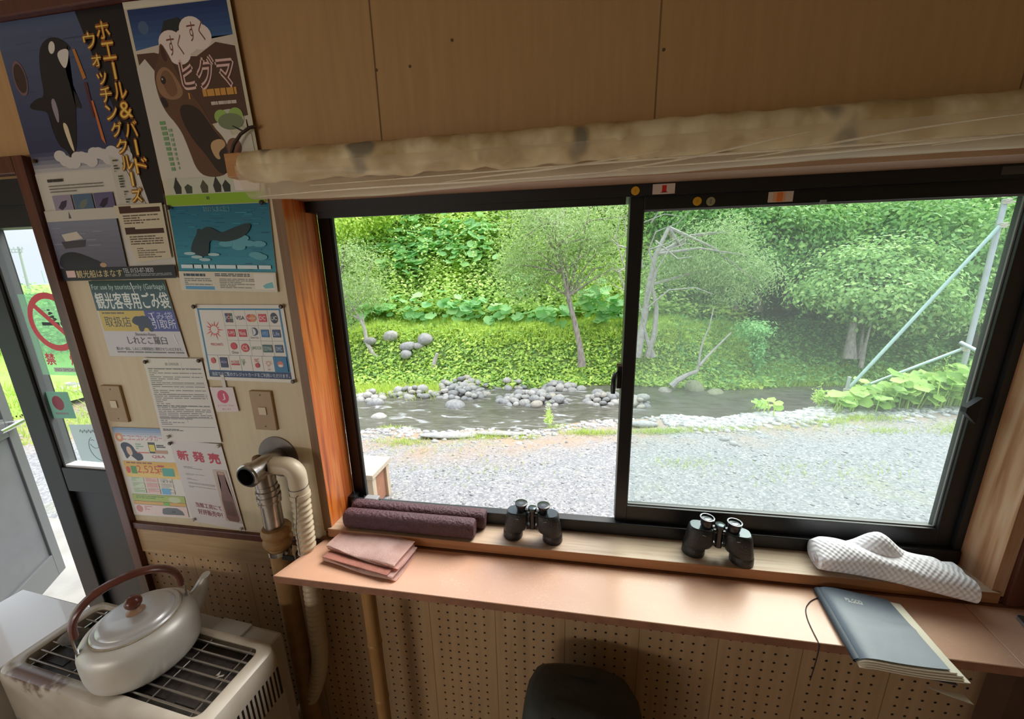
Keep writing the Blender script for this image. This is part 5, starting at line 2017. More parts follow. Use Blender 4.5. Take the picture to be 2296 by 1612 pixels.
# film: hugs the front of the roll then hangs below as a loose pleat that folds back up to the wall
bm = BM()
prof = [(-.0375, -.006), (-.039, -.014), (-.038, -.022), (-.035, -.034), (-.026, -.048), (-.018, -.060), (-.008, -.069), (.004, -.072), (.014, -.066), (.022, -.05), (.028, -.03)]
nx = 110
V = []
for i in range(nx + 1):
    f = i / nx
    x = BX0 - .004 + (BX1 - BX0 + .004) * f
    row = []
    drop = .90 + .16 * math.exp(-((x + .5) / .35) ** 2) - .16 * max(0, x) + .02 * math.sin(9 * x)
    for j, (y, z) in enumerate(prof):
        wv = .0022 * math.sin(31 * x + 8 * z * 10 + j * .7) + .0025 * math.sin(13 * x - j * .55)
        zz = z * (drop if z < -.03 else 1)
        row.append(bm.verts.new((x, y - .002 + wv * (1 if j > 2 else .4), zz + .4 * wv)))
    V.append(row)
for i in range(nx):
    for j in range(len(prof) - 1):
        bm.faces.new((V[i][j], V[i + 1][j], V[i + 1][j + 1], V[i][j + 1]))
obj('film', bm, M_film, bt, smooth=180, label='clear plastic film hanging in a loose pleat')
# sharp creases running slantwise along the film
for k, (x0, x1, z0, z1) in enumerate(((-.74, .10, -.070, -.060), (-.30, .16, -.066, -.034), (.05, .42, -.064, -.020), (.12, .95, -.058, -.040), (.30, .75, -.052, -.012), (-.6, 1.2, -.052, -.040), (.62, 1.2, -.050, -.022))):
    bm = BM()
    pts = []
    for i in range(15):
        f = i / 14
        z = z0 + (z1 - z0) * f + .002 * math.sin(6 * f + k)
        y = -.0405 if z > -.02 else (-.0405 + (-.02 - z) * .42)
        pts.append((x0 + (x1 - x0) * f, y - .003, z))
    tube(bm, pts, [.0006 + .0014 * math.sin(PI * i / 14) for i in range(15)], 6)
    obj('film_crease', bm, M_crease, bt, smooth=True)
bm = BM()
lathe(bm, [(.0001, 0), (.014, 0), (.014, .025), (.0001, .025)], seg=16, M=Matrix.Translation((BX0 - .024, 0, 0)) @ Matrix.Rotation(PI / 2, 4, 'Y'))
obj('roller_pin', bm, M_railw, bt, smooth=True)
bm = BM()
box(bm, (-.027, -.040, -.027), (.019, .0, .027), bev=.002)
o = obj('bracket_block', bm, wood('orange_block', [(.3, (.42, .19, .06)), (.7, (.50, .25, .09))], 'x', 5), label='orange wooden block holding the left end of the blind', cat='bracket')
o.location = (-.797 - .0185, -.0035, 1.975)
# dark twig hooked above the blind
t = thing('twig', 'dark forked twig hooked over the bear poster edge', 'twig', (-.79, -.018, 2.03))
bm = BM()
tube(bm, [(-.050, -.008, -.030), (-.034, -.01, -.006), (-.012, -.008, .016), (.012, -.004, .030), (.022, .004, .034)], [.004, .0036, .0034, .0036, .004], 8)
tube(bm, [(-.004, -.006, .022), (-.026, -.012, .034)], [.0024, .0014], 6)
tube(bm, [(.008, -.004, .028), (.012, -.010, .046)], [.002, .0012], 6)
obj('stem', bm, plain('twig_bark', (.045, .025, .015), .7), t, smooth=True)

# ---------------------------------------------------------------- backpack on the floor under the counter
M_pack = plain('dark_green_nylon', (0.050, 0.058, 0.048), .6, noise=.2, nscale=20, bump=.15, bscale=60)
M_strap = plain('black_webbing', (0.016, 0.016, 0.017), .6)
PX, PY = .040, -.195
bp = thing('backpack', 'dark green backpack leaning on the perforated board under the counter', 'backpack', (PX, PY, 0))
bm = BM()
rings = []
for z, wx, d0, d1 in ((.30, .155, -.065, .10), (.32, .165, -.085, .12), (.40, .168, -.095, .125), (.55, .165, -.095, .125), (.655, .158, -.09, .12), (.695, .150, -.075, .11), (.715, .130, -.05, .09), (.722, .09, -.02, .06)):
    R_ = []
    for a in np.linspace(0, 2 * PI, 37)[:-1]:
        c, s_ = math.cos(a), math.sin(a)
        yy = (d1 + d0) / 2 + (d1 - d0) / 2 * math.copysign(abs(s_) ** .6, s_)
        R_.append(bm.verts.new((wx * math.copysign(abs(c) ** .6, c) + .004 * math.sin(7 * a + z * 20), yy, z - .02 * (c > .2) * (z > .6) * c)))
    rings.append(R_)
skin_rings(bm, rings)
obj('main_bag', bm, M_pack, bp, smooth=60)
bm = BM()
rings = []
for z, wx, d0, d1 in ((.0, .14, -.055, .10), (.02, .155, -.075, .11), (.15, .165, -.085, .12), (.30, .16, -.080, .115)):
    rings.append([bm.verts.new((wx * math.copysign(abs(math.cos(a)) ** .6, math.cos(a)), (d1 + d0) / 2 + (d1 - d0) / 2 * math.copysign(abs(math.sin(a)) ** .6, math.sin(a)), z)) for a in np.linspace(0, 2 * PI, 37)[:-1]])
skin_rings(bm, rings)
obj('lower_bag', bm, M_pack, bp, smooth=60)
for s in (-1, 1):
    bm = BM()
    pts = [(s * .055, -.045, .716), (s * .072, -.085, .690), (s * .082, -.118, .64), (s * .098, -.128, .55), (s * .108, -.120, .43), (s * .112, -.105, .33)]
    rings = []
    for (x, y, z) in pts:
        rings.append([bm.verts.new((x + dx, y + dy, z)) for dx, dy in ((-.026, .006), (-.022, -.006), (.022, -.006), (.026, .006))])
    skin_rings(bm, rings)
    obj('shoulder_strap', bm, M_strap, bp, smooth=True)
bm = BM()
tube(bm, [(-.05, -.085, .655), (-.042, -.105, .672), (-.02, -.115, .680), (.02, -.115, .680), (.042, -.105, .672), (.05, -.085, .655)], .008, 10)
obj('grab_handle', bm, M_strap, bp, smooth=True)
bm = BM()
box(bm, (-.05, -.106, .58), (.05, -.096, .645), bev=.004)
obj('back_pad', bm, M_pack, bp)
bp.scale = (.95, 1, .915)
# ================================================================ outdoors
def sstep(a, b, x):
    t = np.clip((x - a) / (b - a), 0, 1)
    return t * t * (3 - 2 * t)
def e0(x):      # edge of the gravel yard
    x = np.asarray(x, float)
    return np.where(x > -2, 3.69 + .26 * x, 3.17 + .02 * (x + 2)) + .10 * np.sin(2.1 * x) + .05 * np.sin(5.3 * x + 1)
def e1(x):      # far waterline
    x = np.asarray(x, float)
    return 7.55 + .08 * x + .14 * np.sin(1.3 * x + .5)
def wob(x, y): return .04 * np.sin(3.1 * x + 1.3 * y) + .03 * np.sin(6.3 * x - 4.1 * y) + .02 * np.sin(11 * x + 9 * y)
def bank_z(x, y):
    x = np.asarray(x, float)
    y = np.asarray(y, float)
    q = y - e1(x)
    wdt = 1.45 + 1.6 * sstep(2.2, 5, x)
    z = -1.25 + .25 * sstep(-.5, 0.0, q) + (1.12 - .15 * sstep(2.2, 5, x)) * sstep(0, wdt, q)
    z = z + .10 * np.clip(q - wdt, 0, 2)
    h0 = 2.75 + .6 * sstep(1, 4, x) + 1.3 * np.clip(-8 - x, 0, 40)
    z = z + np.clip(q - h0, 0, 6) * (1.55 - .25 * sstep(2, 6, x))
    return z + wob(x, y) * sstep(0, .6, q)

def grid(name, xs, ys, zf, mat_, kind='structure', **kw):
    X, Y = np.meshgrid(xs, ys)
    Z = zf(X, Y)
    V = np.stack([X, Y, Z], -1).reshape(-1, 3)
    nx, ny = len(xs), len(ys)
    i, j = np.meshgrid(np.arange(nx - 1), np.arange(ny - 1))
    a = (j * nx + i).ravel()
    F = np.stack([a, a + 1, a + nx + 1, a + nx], 1)
    return npmesh(name, V, F, mat_, None, True, kind=kind, **kw)

def gravelmat():
    m, nt, out = new_mat('gravel')
    p = N(nt, 'ShaderNodeBsdfPrincipled')
    p.inputs['Roughness'].default_value = .85
    t = N(nt, 'ShaderNodeTexCoord')
    v = N(nt, 'ShaderNodeTexVoronoi')
    v.inputs['Scale'].default_value = 58
    nt.links.new(t.outputs['Object'], v.inputs['Vector'])
    sp = N(nt, 'ShaderNodeSeparateColor')
    nt.links.new(v.outputs['Color'], sp.inputs[0])
    c = ramp(nt, sp.outputs[0], [(0, (.155, .16, .17)), (.35, (.205, .21, .22)), (.7, (.245, .245, .252)), (1, (.33, .325, .32))])
    def patch(c, scale, lo, hi, col, seed):
        n = N(nt, 'ShaderNodeTexNoise')
        n.inputs['Scale'].default_value = scale
        n.inputs['Detail'].default_value = 6
        n.inputs['Roughness'].default_value = .65
        mp = N(nt, 'ShaderNodeMapping')
        mp.inputs['Location'].default_value = (seed, seed * 2, 0)
        nt.links.new(t.outputs['Object'], mp.inputs[0])
        nt.links.new(mp.outputs[0], n.inputs['Vector'])
        f = ramp(nt, n.outputs['Fac'], [(lo, (0, 0, 0)), (hi, (.8, .8, .8))])
        mxn = N(nt, 'ShaderNodeMix', data_type='RGBA')
        nt.links.new(f, mxn.inputs[0])
        nt.links.new(c, mxn.inputs[6])
        mxn.inputs[7].default_value = (*col, 1)
        return mxn.outputs[2], mxn, f
    c, _, _ = patch(c, 1.1, .58, .78, (.24, .26, .11), 3.1)
    # earth towards the river edge (the attribute holds the distance to the edge)
    at = N(nt, 'ShaderNodeAttribute', attribute_name='edge')
    c2, mxn, f = patch(c, 2.4, .38, .62, (.32, .215, .13), 8.4)
    ef = ramp(nt, at.outputs['Fac'], [(.55, (0, 0, 0)), (.78, (1, 1, 1))])
    mul = N(nt, 'ShaderNodeMath', operation='MULTIPLY')
    nt.links.new(f, mul.inputs[0])
    nt.links.new(ef, mul.inputs[1])
    nt.links.new(mul.outputs[0], mxn.inputs[0])
    nt.links.new(c2, p.inputs['Base Color'])
    b = N(nt, 'ShaderNodeBump')
    b.inputs['Strength'].default_value = .35
    b.inputs['Distance'].default_value = .010
    b.invert = True
    nt.links.new(v.outputs['Distance'], b.inputs['Height'])
    nt.links.new(b.outputs[0], p.inputs['Normal'])
    nt.links.new(p.outputs[0], out.inputs[0])
    return m
def yard_z(X, Y):
    q = Y - e0(X)
    z = -.25 + .012 * np.sin(1.7 * X + Y) + .012 * np.sin(3 * Y - X) - .03 * sstep(-.5, 0, q)
    z = z - 1.15 * sstep(0.05, .75, q)
    left = sstep(-6.5, -8.5, X)
    return z * (1 - left) + left * (-.28 + .05 * np.sin(X) - .3 * sstep(4.2, 5, Y) * sstep(7.5, 6, Y))
g = grid('ground', np.linspace(-11, 10, 170), np.concatenate([np.linspace(.14, 2.6, 24), np.linspace(2.7, 7.5, 60)]), yard_z, gravelmat())
a = g.data.attributes.new('edge', 'FLOAT', 'POINT')
co = np.zeros(len(g.data.vertices) * 3, np.float32)
g.data.vertices.foreach_get('co', co)
co = co.reshape(-1, 3)
a.data.foreach_set('value', np.clip(1 + (co[:, 1] - e0(co[:, 0])) / 2.2, 0, 1).astype(np.float32))

def watermat():
    m, nt, out = new_mat('river_water')
    p = N(nt, 'ShaderNodeBsdfPrincipled')
    p.inputs['Roughness'].default_value = .12
    t = N(nt, 'ShaderNodeTexCoord')
    mp = N(nt, 'ShaderNodeMapping')
    mp.inputs['Scale'].default_value = (1, 2.4, 1)
    nt.links.new(t.outputs['Object'], mp.inputs[0])
    n1 = N(nt, 'ShaderNodeTexNoise')
    n1.inputs['Scale'].default_value = 2.6
    n1.inputs['Detail'].default_value = 6
    n1.inputs['Distortion'].default_value = .8
    nt.links.new(mp.outputs[0], n1.inputs['Vector'])
    at = N(nt, 'ShaderNodeAttribute', attribute_name='rapid')
    ad = N(nt, 'ShaderNodeMath', operation='MULTIPLY_ADD')
    nt.links.new(at.outputs['Fac'], ad.inputs[0])
    ad.inputs[1].default_value = .16
    nt.links.new(n1.outputs['Fac'], ad.inputs[2])
    foam = ramp(nt, ad.outputs[0], [(.74, (0, 0, 0)), (.86, (.6, .62, .65))])
    base = ramp(nt, n1.outputs['Fac'], [(.3, (.085, .08, .06)), (.6, (.145, .135, .115))])
    mxn = N(nt, 'ShaderNodeMix', data_type='RGBA')
    nt.links.new(foam, mxn.inputs[0])
    nt.links.new(base, mxn.inputs[6])
    mxn.inputs[7].default_value = (.72, .76, .80, 1)
    nt.links.new(mxn.outputs[2], p.inputs['Base Color'])
    b = N(nt, 'ShaderNodeBump')
    b.inputs['Distance'].default_value = .06
    sm = N(nt, 'ShaderNodeMath', operation='MULTIPLY_ADD')
    nt.links.new(at.outputs['Fac'], sm.inputs[0])
    sm.inputs[1].default_value = .55
    sm.inputs[2].default_value = .10
    nt.links.new(sm.outputs[0], b.inputs['Strength'])
    n3 = N(nt, 'ShaderNodeTexNoise')
    n3.inputs['Scale'].default_value = 5
    n3.inputs['Detail'].default_value = 5
    nt.links.new(mp.outputs[0], n3.inputs['Vector'])
    nt.links.new(n3.outputs['Fac'], b.inputs['Height'])
    nt.links.new(b.outputs[0], p.inputs['Normal'])
    nt.links.new(p.outputs[0], out.inputs[0])
    return m
g = grid('river', np.linspace(-11, 13, 120), np.linspace(3.0, 9.6, 60), lambda X, Y: -1.0 + 0 * X, watermat())
a = g.data.attributes.new('rapid', 'FLOAT', 'POINT')
co = np.zeros(len(g.data.vertices) * 3, np.float32)
g.data.vertices.foreach_get('co', co)
co = co.reshape(-1, 3)
a.data.foreach_set('value', (1 - sstep(.6, 2.0, co[:, 0])).astype(np.float32))

M_soil = plain('bank_soil', (.17, .25, .07), .9, noise=.6, nscale=5, color2=(.11, .17, .05), bump=.5, bscale=9)
grid('hillside', np.linspace(-26, 17, 150), np.linspace(6.9, 20, 90), bank_z, M_soil)
M_mead = plain('meadow_turf', (.20, .36, .06), .9, noise=.5, nscale=1.2, color2=(.30, .46, .09))
grid('field', np.linspace(-150, -8.2, 60), np.linspace(-6, 110, 60), lambda X, Y: -.27 + .10 * np.sin(.4 * X) * np.sin(.3 * Y) - .02 * sstep(-11, -8.2, X) , M_mead)

# ---------------------------------------------------------------- foliage materials
YG, MG, BG, DG = (0.595, 0.794, 0.185), (0.447, 0.670, 0.172), (0.371, 0.595, 0.272), (0.209, 0.384, 0.122)
L_hill = leafmat('hill_leaves', [(0, DG), (.2, MG), (.6, (0.595, 0.794, 0.246)), (1, (0.794, 0.900, 0.346))], .4, (0.744, 0.893, 0.222), .45)
L_stalk = leafmat('stalk_leaves', [(0, MG), (.5, (0.644, 0.842, 0.272)), (1, (0.819, 0.900, 0.371))], .45)
L_butter = leafmat('butterbur_leaves', [(0, (0.272, 0.570, 0.222)), (.5, (0.371, 0.694, 0.283)), (1, (0.521, 0.819, 0.346))], .35)
L_bank = leafmat('bank_leaves', [(0, DG), (.3, MG), (.7, (0.619, 0.805, 0.198)), (1, (0.768, 0.900, 0.246))], .4)
L_grass = leafmat('grass_blades', [(0, (.42, .58, .10)), (.5, (.60, .76, .14)), (1, (.74, .86, .24))], .45)
L_tuft = leafmat('yard_grass', [(0, (0.345, 0.478, 0.100)), (.5, (0.478, 0.632, 0.133)), (1, (0.622, 0.677, 0.256))], .4)
L_willow = leafmat('willow_leaves', [(0, (.26, .40, .14)), (.5, (.40, .56, .23)), (1, (.56, .68, .36))], .4)
L_tree = leafmat('tree_leaves', [(0, (0.145, 0.322, 0.100)), (.5, (0.279, 0.522, 0.156)), (1, (0.456, 0.677, 0.211))], .35)
L_tree2 = leafmat('pale_tree_leaves', [(0, (0.234, 0.433, 0.156)), (.5, (0.390, 0.622, 0.211)), (1, (0.566, 0.755, 0.279))], .35)
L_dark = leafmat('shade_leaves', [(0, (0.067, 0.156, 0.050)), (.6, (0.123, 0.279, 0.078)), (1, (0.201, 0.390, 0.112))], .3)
L_yel = leafmat('yellow_leaves', [(0, (0.367, 0.566, 0.090)), (.5, (0.544, 0.722, 0.123)), (1, (0.677, 0.811, 0.189))], .4)
L_clump = leafmat('clump_leaves', [(0, (.24, .44, .09)), (.5, (.36, .58, .12)), (1, (.52, .68, .20))], .4)
M_bark = plain('pale_bark', (.36, .33, .28), .85, noise=.5, nscale=9, stretch=(3, 3, .8), color2=(.20, .17, .14), bump=.5)
M_bark2 = plain('dark_bark', (.20, .17, .13), .85, noise=.5, nscale=9, color2=(.11, .09, .07), bump=.5)
M_dead = plain('bleached_wood', (.50, .47, .42), .8, noise=.3, nscale=12)

def nup(n, k=1.0): return np.tile(np.array([[0, -.35, k]]), (n, 1))

# ---------------------------------------------------------------- hillside cover (nobody could count it)
def scatter(n, x0, x1, y0, y1, yf=None):
    x = rng.uniform(x0, x1, n)
    y = rng.uniform(y0, y1, n)
    if yf is not None: y = yf(x) + y
    return x, y
def at_ground(x, y, dz): return np.stack([x, y, bank_z(x, y) + dz], 1)
hill0 = lambda x: e1(x) + 2.3 + .6 * sstep(1, 4, x) + 1.3 * np.clip(-8 - x, 0, 40)
cl = []
x, y = scatter(92000, -12, 5.0, 0, 4.8, hill0)
cl.append(leaf_cloud(at_ground(x, y, rng.uniform(.02, .42, len(x))), nup(len(x)), rng.uniform(.11, .21, len(x)), T_OVAL, .30))
V, F = merge_clouds(cl)
npmesh('undergrowth', V, F, L_hill, label='dense leafy undergrowth covering the hillside', cat='undergrowth', kind='stuff')
# tall stalks with leaf pairs
pos, siz, nr_ = [], [], []
n = 1700
x, y = scatter(n, -11, 3.2, -.1, 4.8, hill0)
base = at_ground(x, y, .1)
for i in range(n):
    h = rng.uniform(.6, 1.25)
    k = int(h / .055)
    z = np.linspace(.15, h, k)
    ang = np.arange(k) * 2.4 + rng.uniform(0, 6)
    lean = rng.normal(0, .10, 2) + np.array([0, -.18])
    rr_ = .10 * (1 - .6 * z / h)
    P_ = np.stack([base[i, 0] + lean[0] * z + rr_ * np.cos(ang), base[i, 1] + lean[1] * z + rr_ * np.sin(ang), base[i, 2] + z], 1)
    pos.append(P_)
    siz.append(.19 * (1 - .45 * z / h) * rng.uniform(.8, 1.2))
    nr_.append(np.stack([.35 * np.cos(ang), .35 * np.sin(ang) - .25, np.ones(k)], 1))
V, F = leaf_cloud(np.concatenate(pos), np.concatenate(nr_), np.concatenate(siz), T_OVAL, .25, .15)
npmesh('knotweed_thicket', V, F, L_stalk, label='tall leafy stalks crowding up the hillside', cat='undergrowth', kind='stuff')
# butterbur: big round leaves in patches
pc = [at_y(px, py, 9.0)[0] for px, py in ((880, 560), (960, 540), (900, 690), (1020, 680), (1330, 690), (1050, 505), (1380, 690), (1000, 560), (830, 500), (1090, 560), (1180, 700))]
pos = []
for i, (px, py, k, s) in enumerate(((890, 560, 70, 40), (965, 545, 60, 40), (890, 695, 34, 35), (1035, 680, 24, 28), (1225, 705, 34, 32), (1370, 690, 60, 36), (1050, 505, 34, 26), (930, 500, 40, 50), (840, 480, 30, 40), (1060, 560, 24, 26), (1130, 710, 20, 30), (1330, 655, 20, 25), (1180, 640, 10, 25), (800, 700, 26, 40), (1000, 715, 30, 50), (1080, 720, 24, 50))):
    for q in range(k):
        a, b = px + rng.normal(0, s), py + rng.normal(0, s * .55)
        # first ground point along the sight line, lifted by the stalk
        for Y in np.arange(9.2, 15, .08):
            P_ = at_y(a, b, Y)
            if P_[2] < bank_z(P_[0], P_[1]) + 1.0: break
        pos.append(P_)
pos = np.array(pos)
V, F = leaf_cloud(pos, nup(len(pos), .9), rng.uniform(.17, .36, len(pos)), T_ROUND, .28, .5)
npmesh('butterbur', V, F, L_butter, label='big round leaves spread over the hillside', cat='undergrowth', kind='stuff')
# dark understory behind the right hand trees
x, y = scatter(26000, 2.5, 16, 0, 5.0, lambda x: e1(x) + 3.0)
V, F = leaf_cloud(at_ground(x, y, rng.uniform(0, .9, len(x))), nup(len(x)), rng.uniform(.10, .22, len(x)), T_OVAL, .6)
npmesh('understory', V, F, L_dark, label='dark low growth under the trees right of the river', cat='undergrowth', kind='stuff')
# far bank: leafy face and bright grass lip
x, y = scatter(30000, -10, 4.5, .02, 1.9, e1)
V, F = leaf_cloud(at_ground(x, y, rng.uniform(.01, .10, len(x))), nup(len(x)), rng.uniform(.06, .15, len(x)), T_OVAL, .45)
npmesh('bank_plants', V, F, L_bank, label='small leafy plants covering the far river bank', cat='undergrowth', kind='stuff')
x, y = scatter(16000, 2.5, 13, .02, 3.2, e1)
V, F = leaf_cloud(at_ground(x, y, rng.uniform(.01, .16, len(x))), nup(len(x)), rng.uniform(.05, .14, len(x)), T_OVAL, .6)
npmesh('slope_plants', V, F, L_tree, label='low dark green plants on the right part of the far bank', cat='undergrowth', kind='stuff')
def blades(x, y, z, size, spread=.35):
    n = len(x)
    TV, TF = T_BLADE
    d = np.stack([rng.normal(0, spread, n), rng.normal(-.1, spread, n), np.ones(n)], 1)
    d /= np.linalg.norm(d, axis=1)[:, None]
    s = rng.normal(0, 1, (n, 3))
    s[:, 2] = 0
    s /= np.linalg.norm(s, axis=1)[:, None]
    o = np.cross(s, d)
    P_ = np.stack([x, y, z], 1)
    V = P_[:, None] + size[:, None, None] * (TV[None, :, 0:1] * s[:, None] * 1.1 + TV[None, :, 1:2] * d[:, None] + TV[None, :, 2:3] * o[:, None])
    return V.reshape(-1, 3), (TF[None] + (np.arange(n) * 3)[:, None, None]).reshape(-1, 3)
x, y = scatter(26000, -6, 4.5, .95, 2.5, e1)
c1 = blades(x, y, bank_z(x, y), rng.uniform(.10, .24, len(x)))
x, y = scatter(14000, 1.2, 9.5, .0, .95, e1)
c2 = blades(x, y, bank_z(x, y), rng.uniform(.06, .16, len(x)))
V, F = merge_clouds([c1, c2])
npmesh('bank_grass', V, F, L_grass, label='bright green grass along the far bank', cat='grass', kind='stuff')

# ---------------------------------------------------------------- trees
def at_bank(px, py, off=0.0, Y0=7.2):
    """where the sight line first meets the far bank"""
    for Y in np.arange(Y0, 16, .03):
        P_ = at_y(px, py, Y)
        if P_[2] < bank_z(P_[0], P_[1]) + off: return P_
    return P_
def along(pts, Y0, Y1):
    n = len(pts)
    return [tuple(at_y(px, py, Y0 + (Y1 - Y0) * i / (n - 1))) for i, (px, py) in enumerate(pts)]
def crown_cloud(c, r, n, size, templ, clumps=40, tight=.24, up=.5):
    c, r = np.array(c), np.array(r)
    d = rng.normal(0, 1, (clumps, 3))
    d /= np.linalg.norm(d, axis=1)[:, None]
    cc = c + d * r * rng.uniform(.45, 1.0, clumps)[:, None] ** .6
    k = rng.integers(0, clumps, n)
    pos = cc[k] + rng.normal(0, 1, (n, 3)) * (r * tight)
    nrm = (pos - c) / r
    nrm /= np.linalg.norm(nrm, axis=1)[:, None] + 1e-6
    nrm[:, 2] += up
    return leaf_cloud(pos, nrm, rng.uniform(*size, n), templ, .55, .35), cc
def tree(name, label, trunk, rad, crowns, mat_, bark, size, templ, group='trees beyond the river', limbs=10, extra=None):
    b = trunk[0]
    t = thing(name, label, 'tree', b, group=group)
    O = np.array(b)
    bm = BM()
    n = len(trunk)
    tube(bm, [tuple(np.array(q) - O) for q in trunk], [rad * (1 - .6 * i / (n - 1)) * (1.35 if i == 0 else 1) for i in range(n)], 10)
    cl, ccs = [], []
    for c, r, k in crowns:
        a, cc = crown_cloud(c, r, k, size, templ)
        cl.append(a)
        ccs.append(cc)
    obj('trunk', bm, bark, t, smooth=True)
    bm = BM()
    tops = np.concatenate(ccs)
    for i in range(min(limbs, len(tops))):
        e = tops[int(i * len(tops) / limbs)]
        s = np.array(trunk[rnd.randint(max(1, n // 2), n - 1)])
        mid = (s + e) / 2 + np.array([rnd.uniform(-.1, .1), rnd.uniform(-.1, .1), rnd.uniform(.0, .25)])
        tube(bm, [tuple(s - O), tuple(mid - O), tuple(e - O)], [rad * .38, rad * .25, rad * .10], 6)
    if extra:
        for pts, r_ in extra:
            tube(bm, [tuple(np.array(q) - O) for q in pts], [r_ * (1 - .75 * i / (len(pts) - 1)) for i in range(len(pts))], 6)
    obj('branches', bm, bark, t, smooth=True)
    V, F = merge_clouds(cl)
    npmesh('crown', V - O, F, mat_, t)
    return t
def C(px, py, Y, rx, ry, rz): return (tuple(at_y(px, py, Y)), (rx, ry, rz))
def cr(px, py, Y, rx, ry, rz, n): return (tuple(at_y(px, py, Y)), (rx, ry, rz), n)

tree('willow_tree', 'slender grey green tree with a pale leaning trunk on the far bank', along([(1305, 822), (1300, 775), (1288, 720), (1274, 665), (1262, 610), (1250, 550), (1245, 500)], 7.75, 8.3), .075,
     [cr(1225, 520, 8.4, 1.15, .8, .95, 8000), cr(1310, 590, 8.4, 1.0, .7, .75, 5200), cr(1180, 620, 8.5, .75, .6, .55, 3000), cr(1340, 490, 8.6, .8, .7, .8, 3800)], L_willow, M_bark, (.055, .11), T_NARROW, limbs=22)
tree('leaning_tree', 'small tree with a curved bare trunk left of the boulders', along([(862, 815), (838, 795), (822, 768), (818, 738), (808, 715), (785, 705), (760, 690)], 7.9, 8.0), .06,
     [cr(800, 620, 8.1, .75, .6, .75, 5200), cr(765, 700, 8.0, .45, .5, .4, 1600)], L_willow, M_dead, (.05, .10), T_NARROW, limbs=10)
tree('yellow_green_bush', 'yellow green leafy bush at the upper left of the window view', along([(770, 700), (765, 620), (770, 540)], 9.6, 9.9), .05,
     [cr(765, 500, 9.8, .75, .7, .55, 3600), cr(830, 470, 10.4, .8, .7, .5, 2600)], L_yel, M_bark2, (.07, .14), T_OVAL, limbs=6)
# the half dead tree behind the middle stile
dead = []
for pts in ([(1445, 720), (1420, 640), (1395, 585), (1380, 530), (1395, 480)], [(1420, 640), (1400, 650), (1375, 640)], [(1452, 680), (1470, 610), (1500, 560), (1540, 545), (1560, 550)],
            [(1470, 610), (1455, 560), (1470, 520), (1520, 500), (1550, 470)], [(1395, 585), (1410, 545), (1400, 500), (1412, 460)], [(1452, 690), (1500, 650), (1560, 645), (1600, 660)],
            [(1440, 600), (1430, 540), (1440, 500), (1490, 480), (1530, 485)], [(1455, 560), (1500, 545), (1535, 525)], [(1470, 540), (1520, 580), (1555, 575)], [(1460, 500), (1480, 470), (1475, 440)],
            [(1420, 560), (1385, 550), (1365, 530)], [(1405, 600), (1385, 610), (1370, 600)]):
    dead.append((along(pts, 7.9, 7.5), .02))
for pts, r__ in (([(1452, 800), (1468, 745), (1472, 690), (1462, 640), (1475, 600)], .075), ([(1412, 802), (1418, 755), (1408, 700), (1398, 640), (1385, 600)], .05), ([(1465, 800), (1450, 760), (1440, 715)], .07)):
    dead.append((along(pts, 7.95, 7.9), r__))
tree('half_dead_tree', 'grey tree with bare twisting branches behind the middle stile', along([(1425, 800), (1437, 750), (1447, 700), (1455, 640), (1470, 570), (1500, 510)], 7.9, 8.2), .10,
     [cr(1600, 565, 8.5, .85, .7, .75, 6500), cr(1510, 605, 8.6, .7, .6, .5, 2600), cr(1650, 620, 8.4, .7, .6, .6, 3600)], L_willow, M_dead, (.055, .11), T_NARROW, limbs=10, extra=dead)
tree('broadleaf_tree', 'tall dark green tree high in the hazy pane above the pool', along([(1700, 700), (1700, 640), (1705, 580), (1715, 520)], 10.6, 11), .10,
     [cr(1745, 520, 10.8, 1.5, 1.0, .75, 7000), cr(1660, 500, 11.4, 1.3, 1.0, .8, 5000), cr(1700, 600, 10.6, .9, .8, .45, 2600)], L_tree, M_bark2, (.08, .16), T_OVAL, limbs=14)
tree('broadleaf_tree', 'spreading light green tree with twin pale trunks above the pool', along([(1905, 805), (1908, 760), (1915, 715), (1930, 660)], 8.6, 8.9), .105,
     [cr(1960, 650, 9.0, 1.3, .9, .55, 6500), cr(2050, 690, 8.8, .95, .7, .5, 4200), cr(1890, 620, 9.4, 1.1, .8, .5, 4200), cr(1980, 590, 9.4, 1.2, .8, .5, 4200)], L_tree2, M_bark, (.07, .14), T_OVAL, limbs=16,
     extra=[(along([(1925, 805), (1932, 760), (1938, 720)], 8.7, 8.9), .06), (along([(1930, 825), (1940, 775), (1955, 720)], 8.4, 8.6), .05)])
tree('broadleaf_tree', 'large tree behind the top of the pipe frame', along([(2180, 800), (2180, 720), (2170, 640)], 9.8, 10), .10,
     [cr(2140, 560, 10.2, 1.5, 1.0, 1.1, 7000), cr(2230, 650, 9.8, 1.0, .8, .8, 3600), cr(2050, 510, 10.8, 1.4, 1.0, .7, 5000)], L_tree, M_bark2, (.08, .16), T_OVAL, limbs=14,
     extra=[(along([(2195, 790), (2205, 720), (2210, 680)], 9.6, 9.8), .05)])
tree('broadleaf_tree', 'rounded tree at the top middle of the hazy pane', along([(1850, 690), (1850, 600), (1860, 520)], 12, 12.3), .12,
     [cr(1870, 500, 12.2, 1.7, 1.1, .85, 6000), cr(1960, 460, 12.6, 1.6, 1.1, .8, 5000), cr(1800, 450, 12.8, 1.5, 1.1, .7, 4000)], L_tree2, M_bark2, (.09, .17), T_OVAL, limbs=12)
tree('broadleaf_tree', 'dark tree rising behind the half dead tree', along([(1560, 690), (1560, 600), (1550, 500)], 11.5, 12), .11,
     [cr(1560, 480, 11.8, 1.4, 1.0, .9, 5000), cr(1480, 440, 12.4, 1.4, 1.0, .8, 4200), cr(1620, 430, 12.2, 1.2, 1.0, .7, 3600)], L_tree, M_bark2, (.09, .17), T_OVAL, limbs=10)
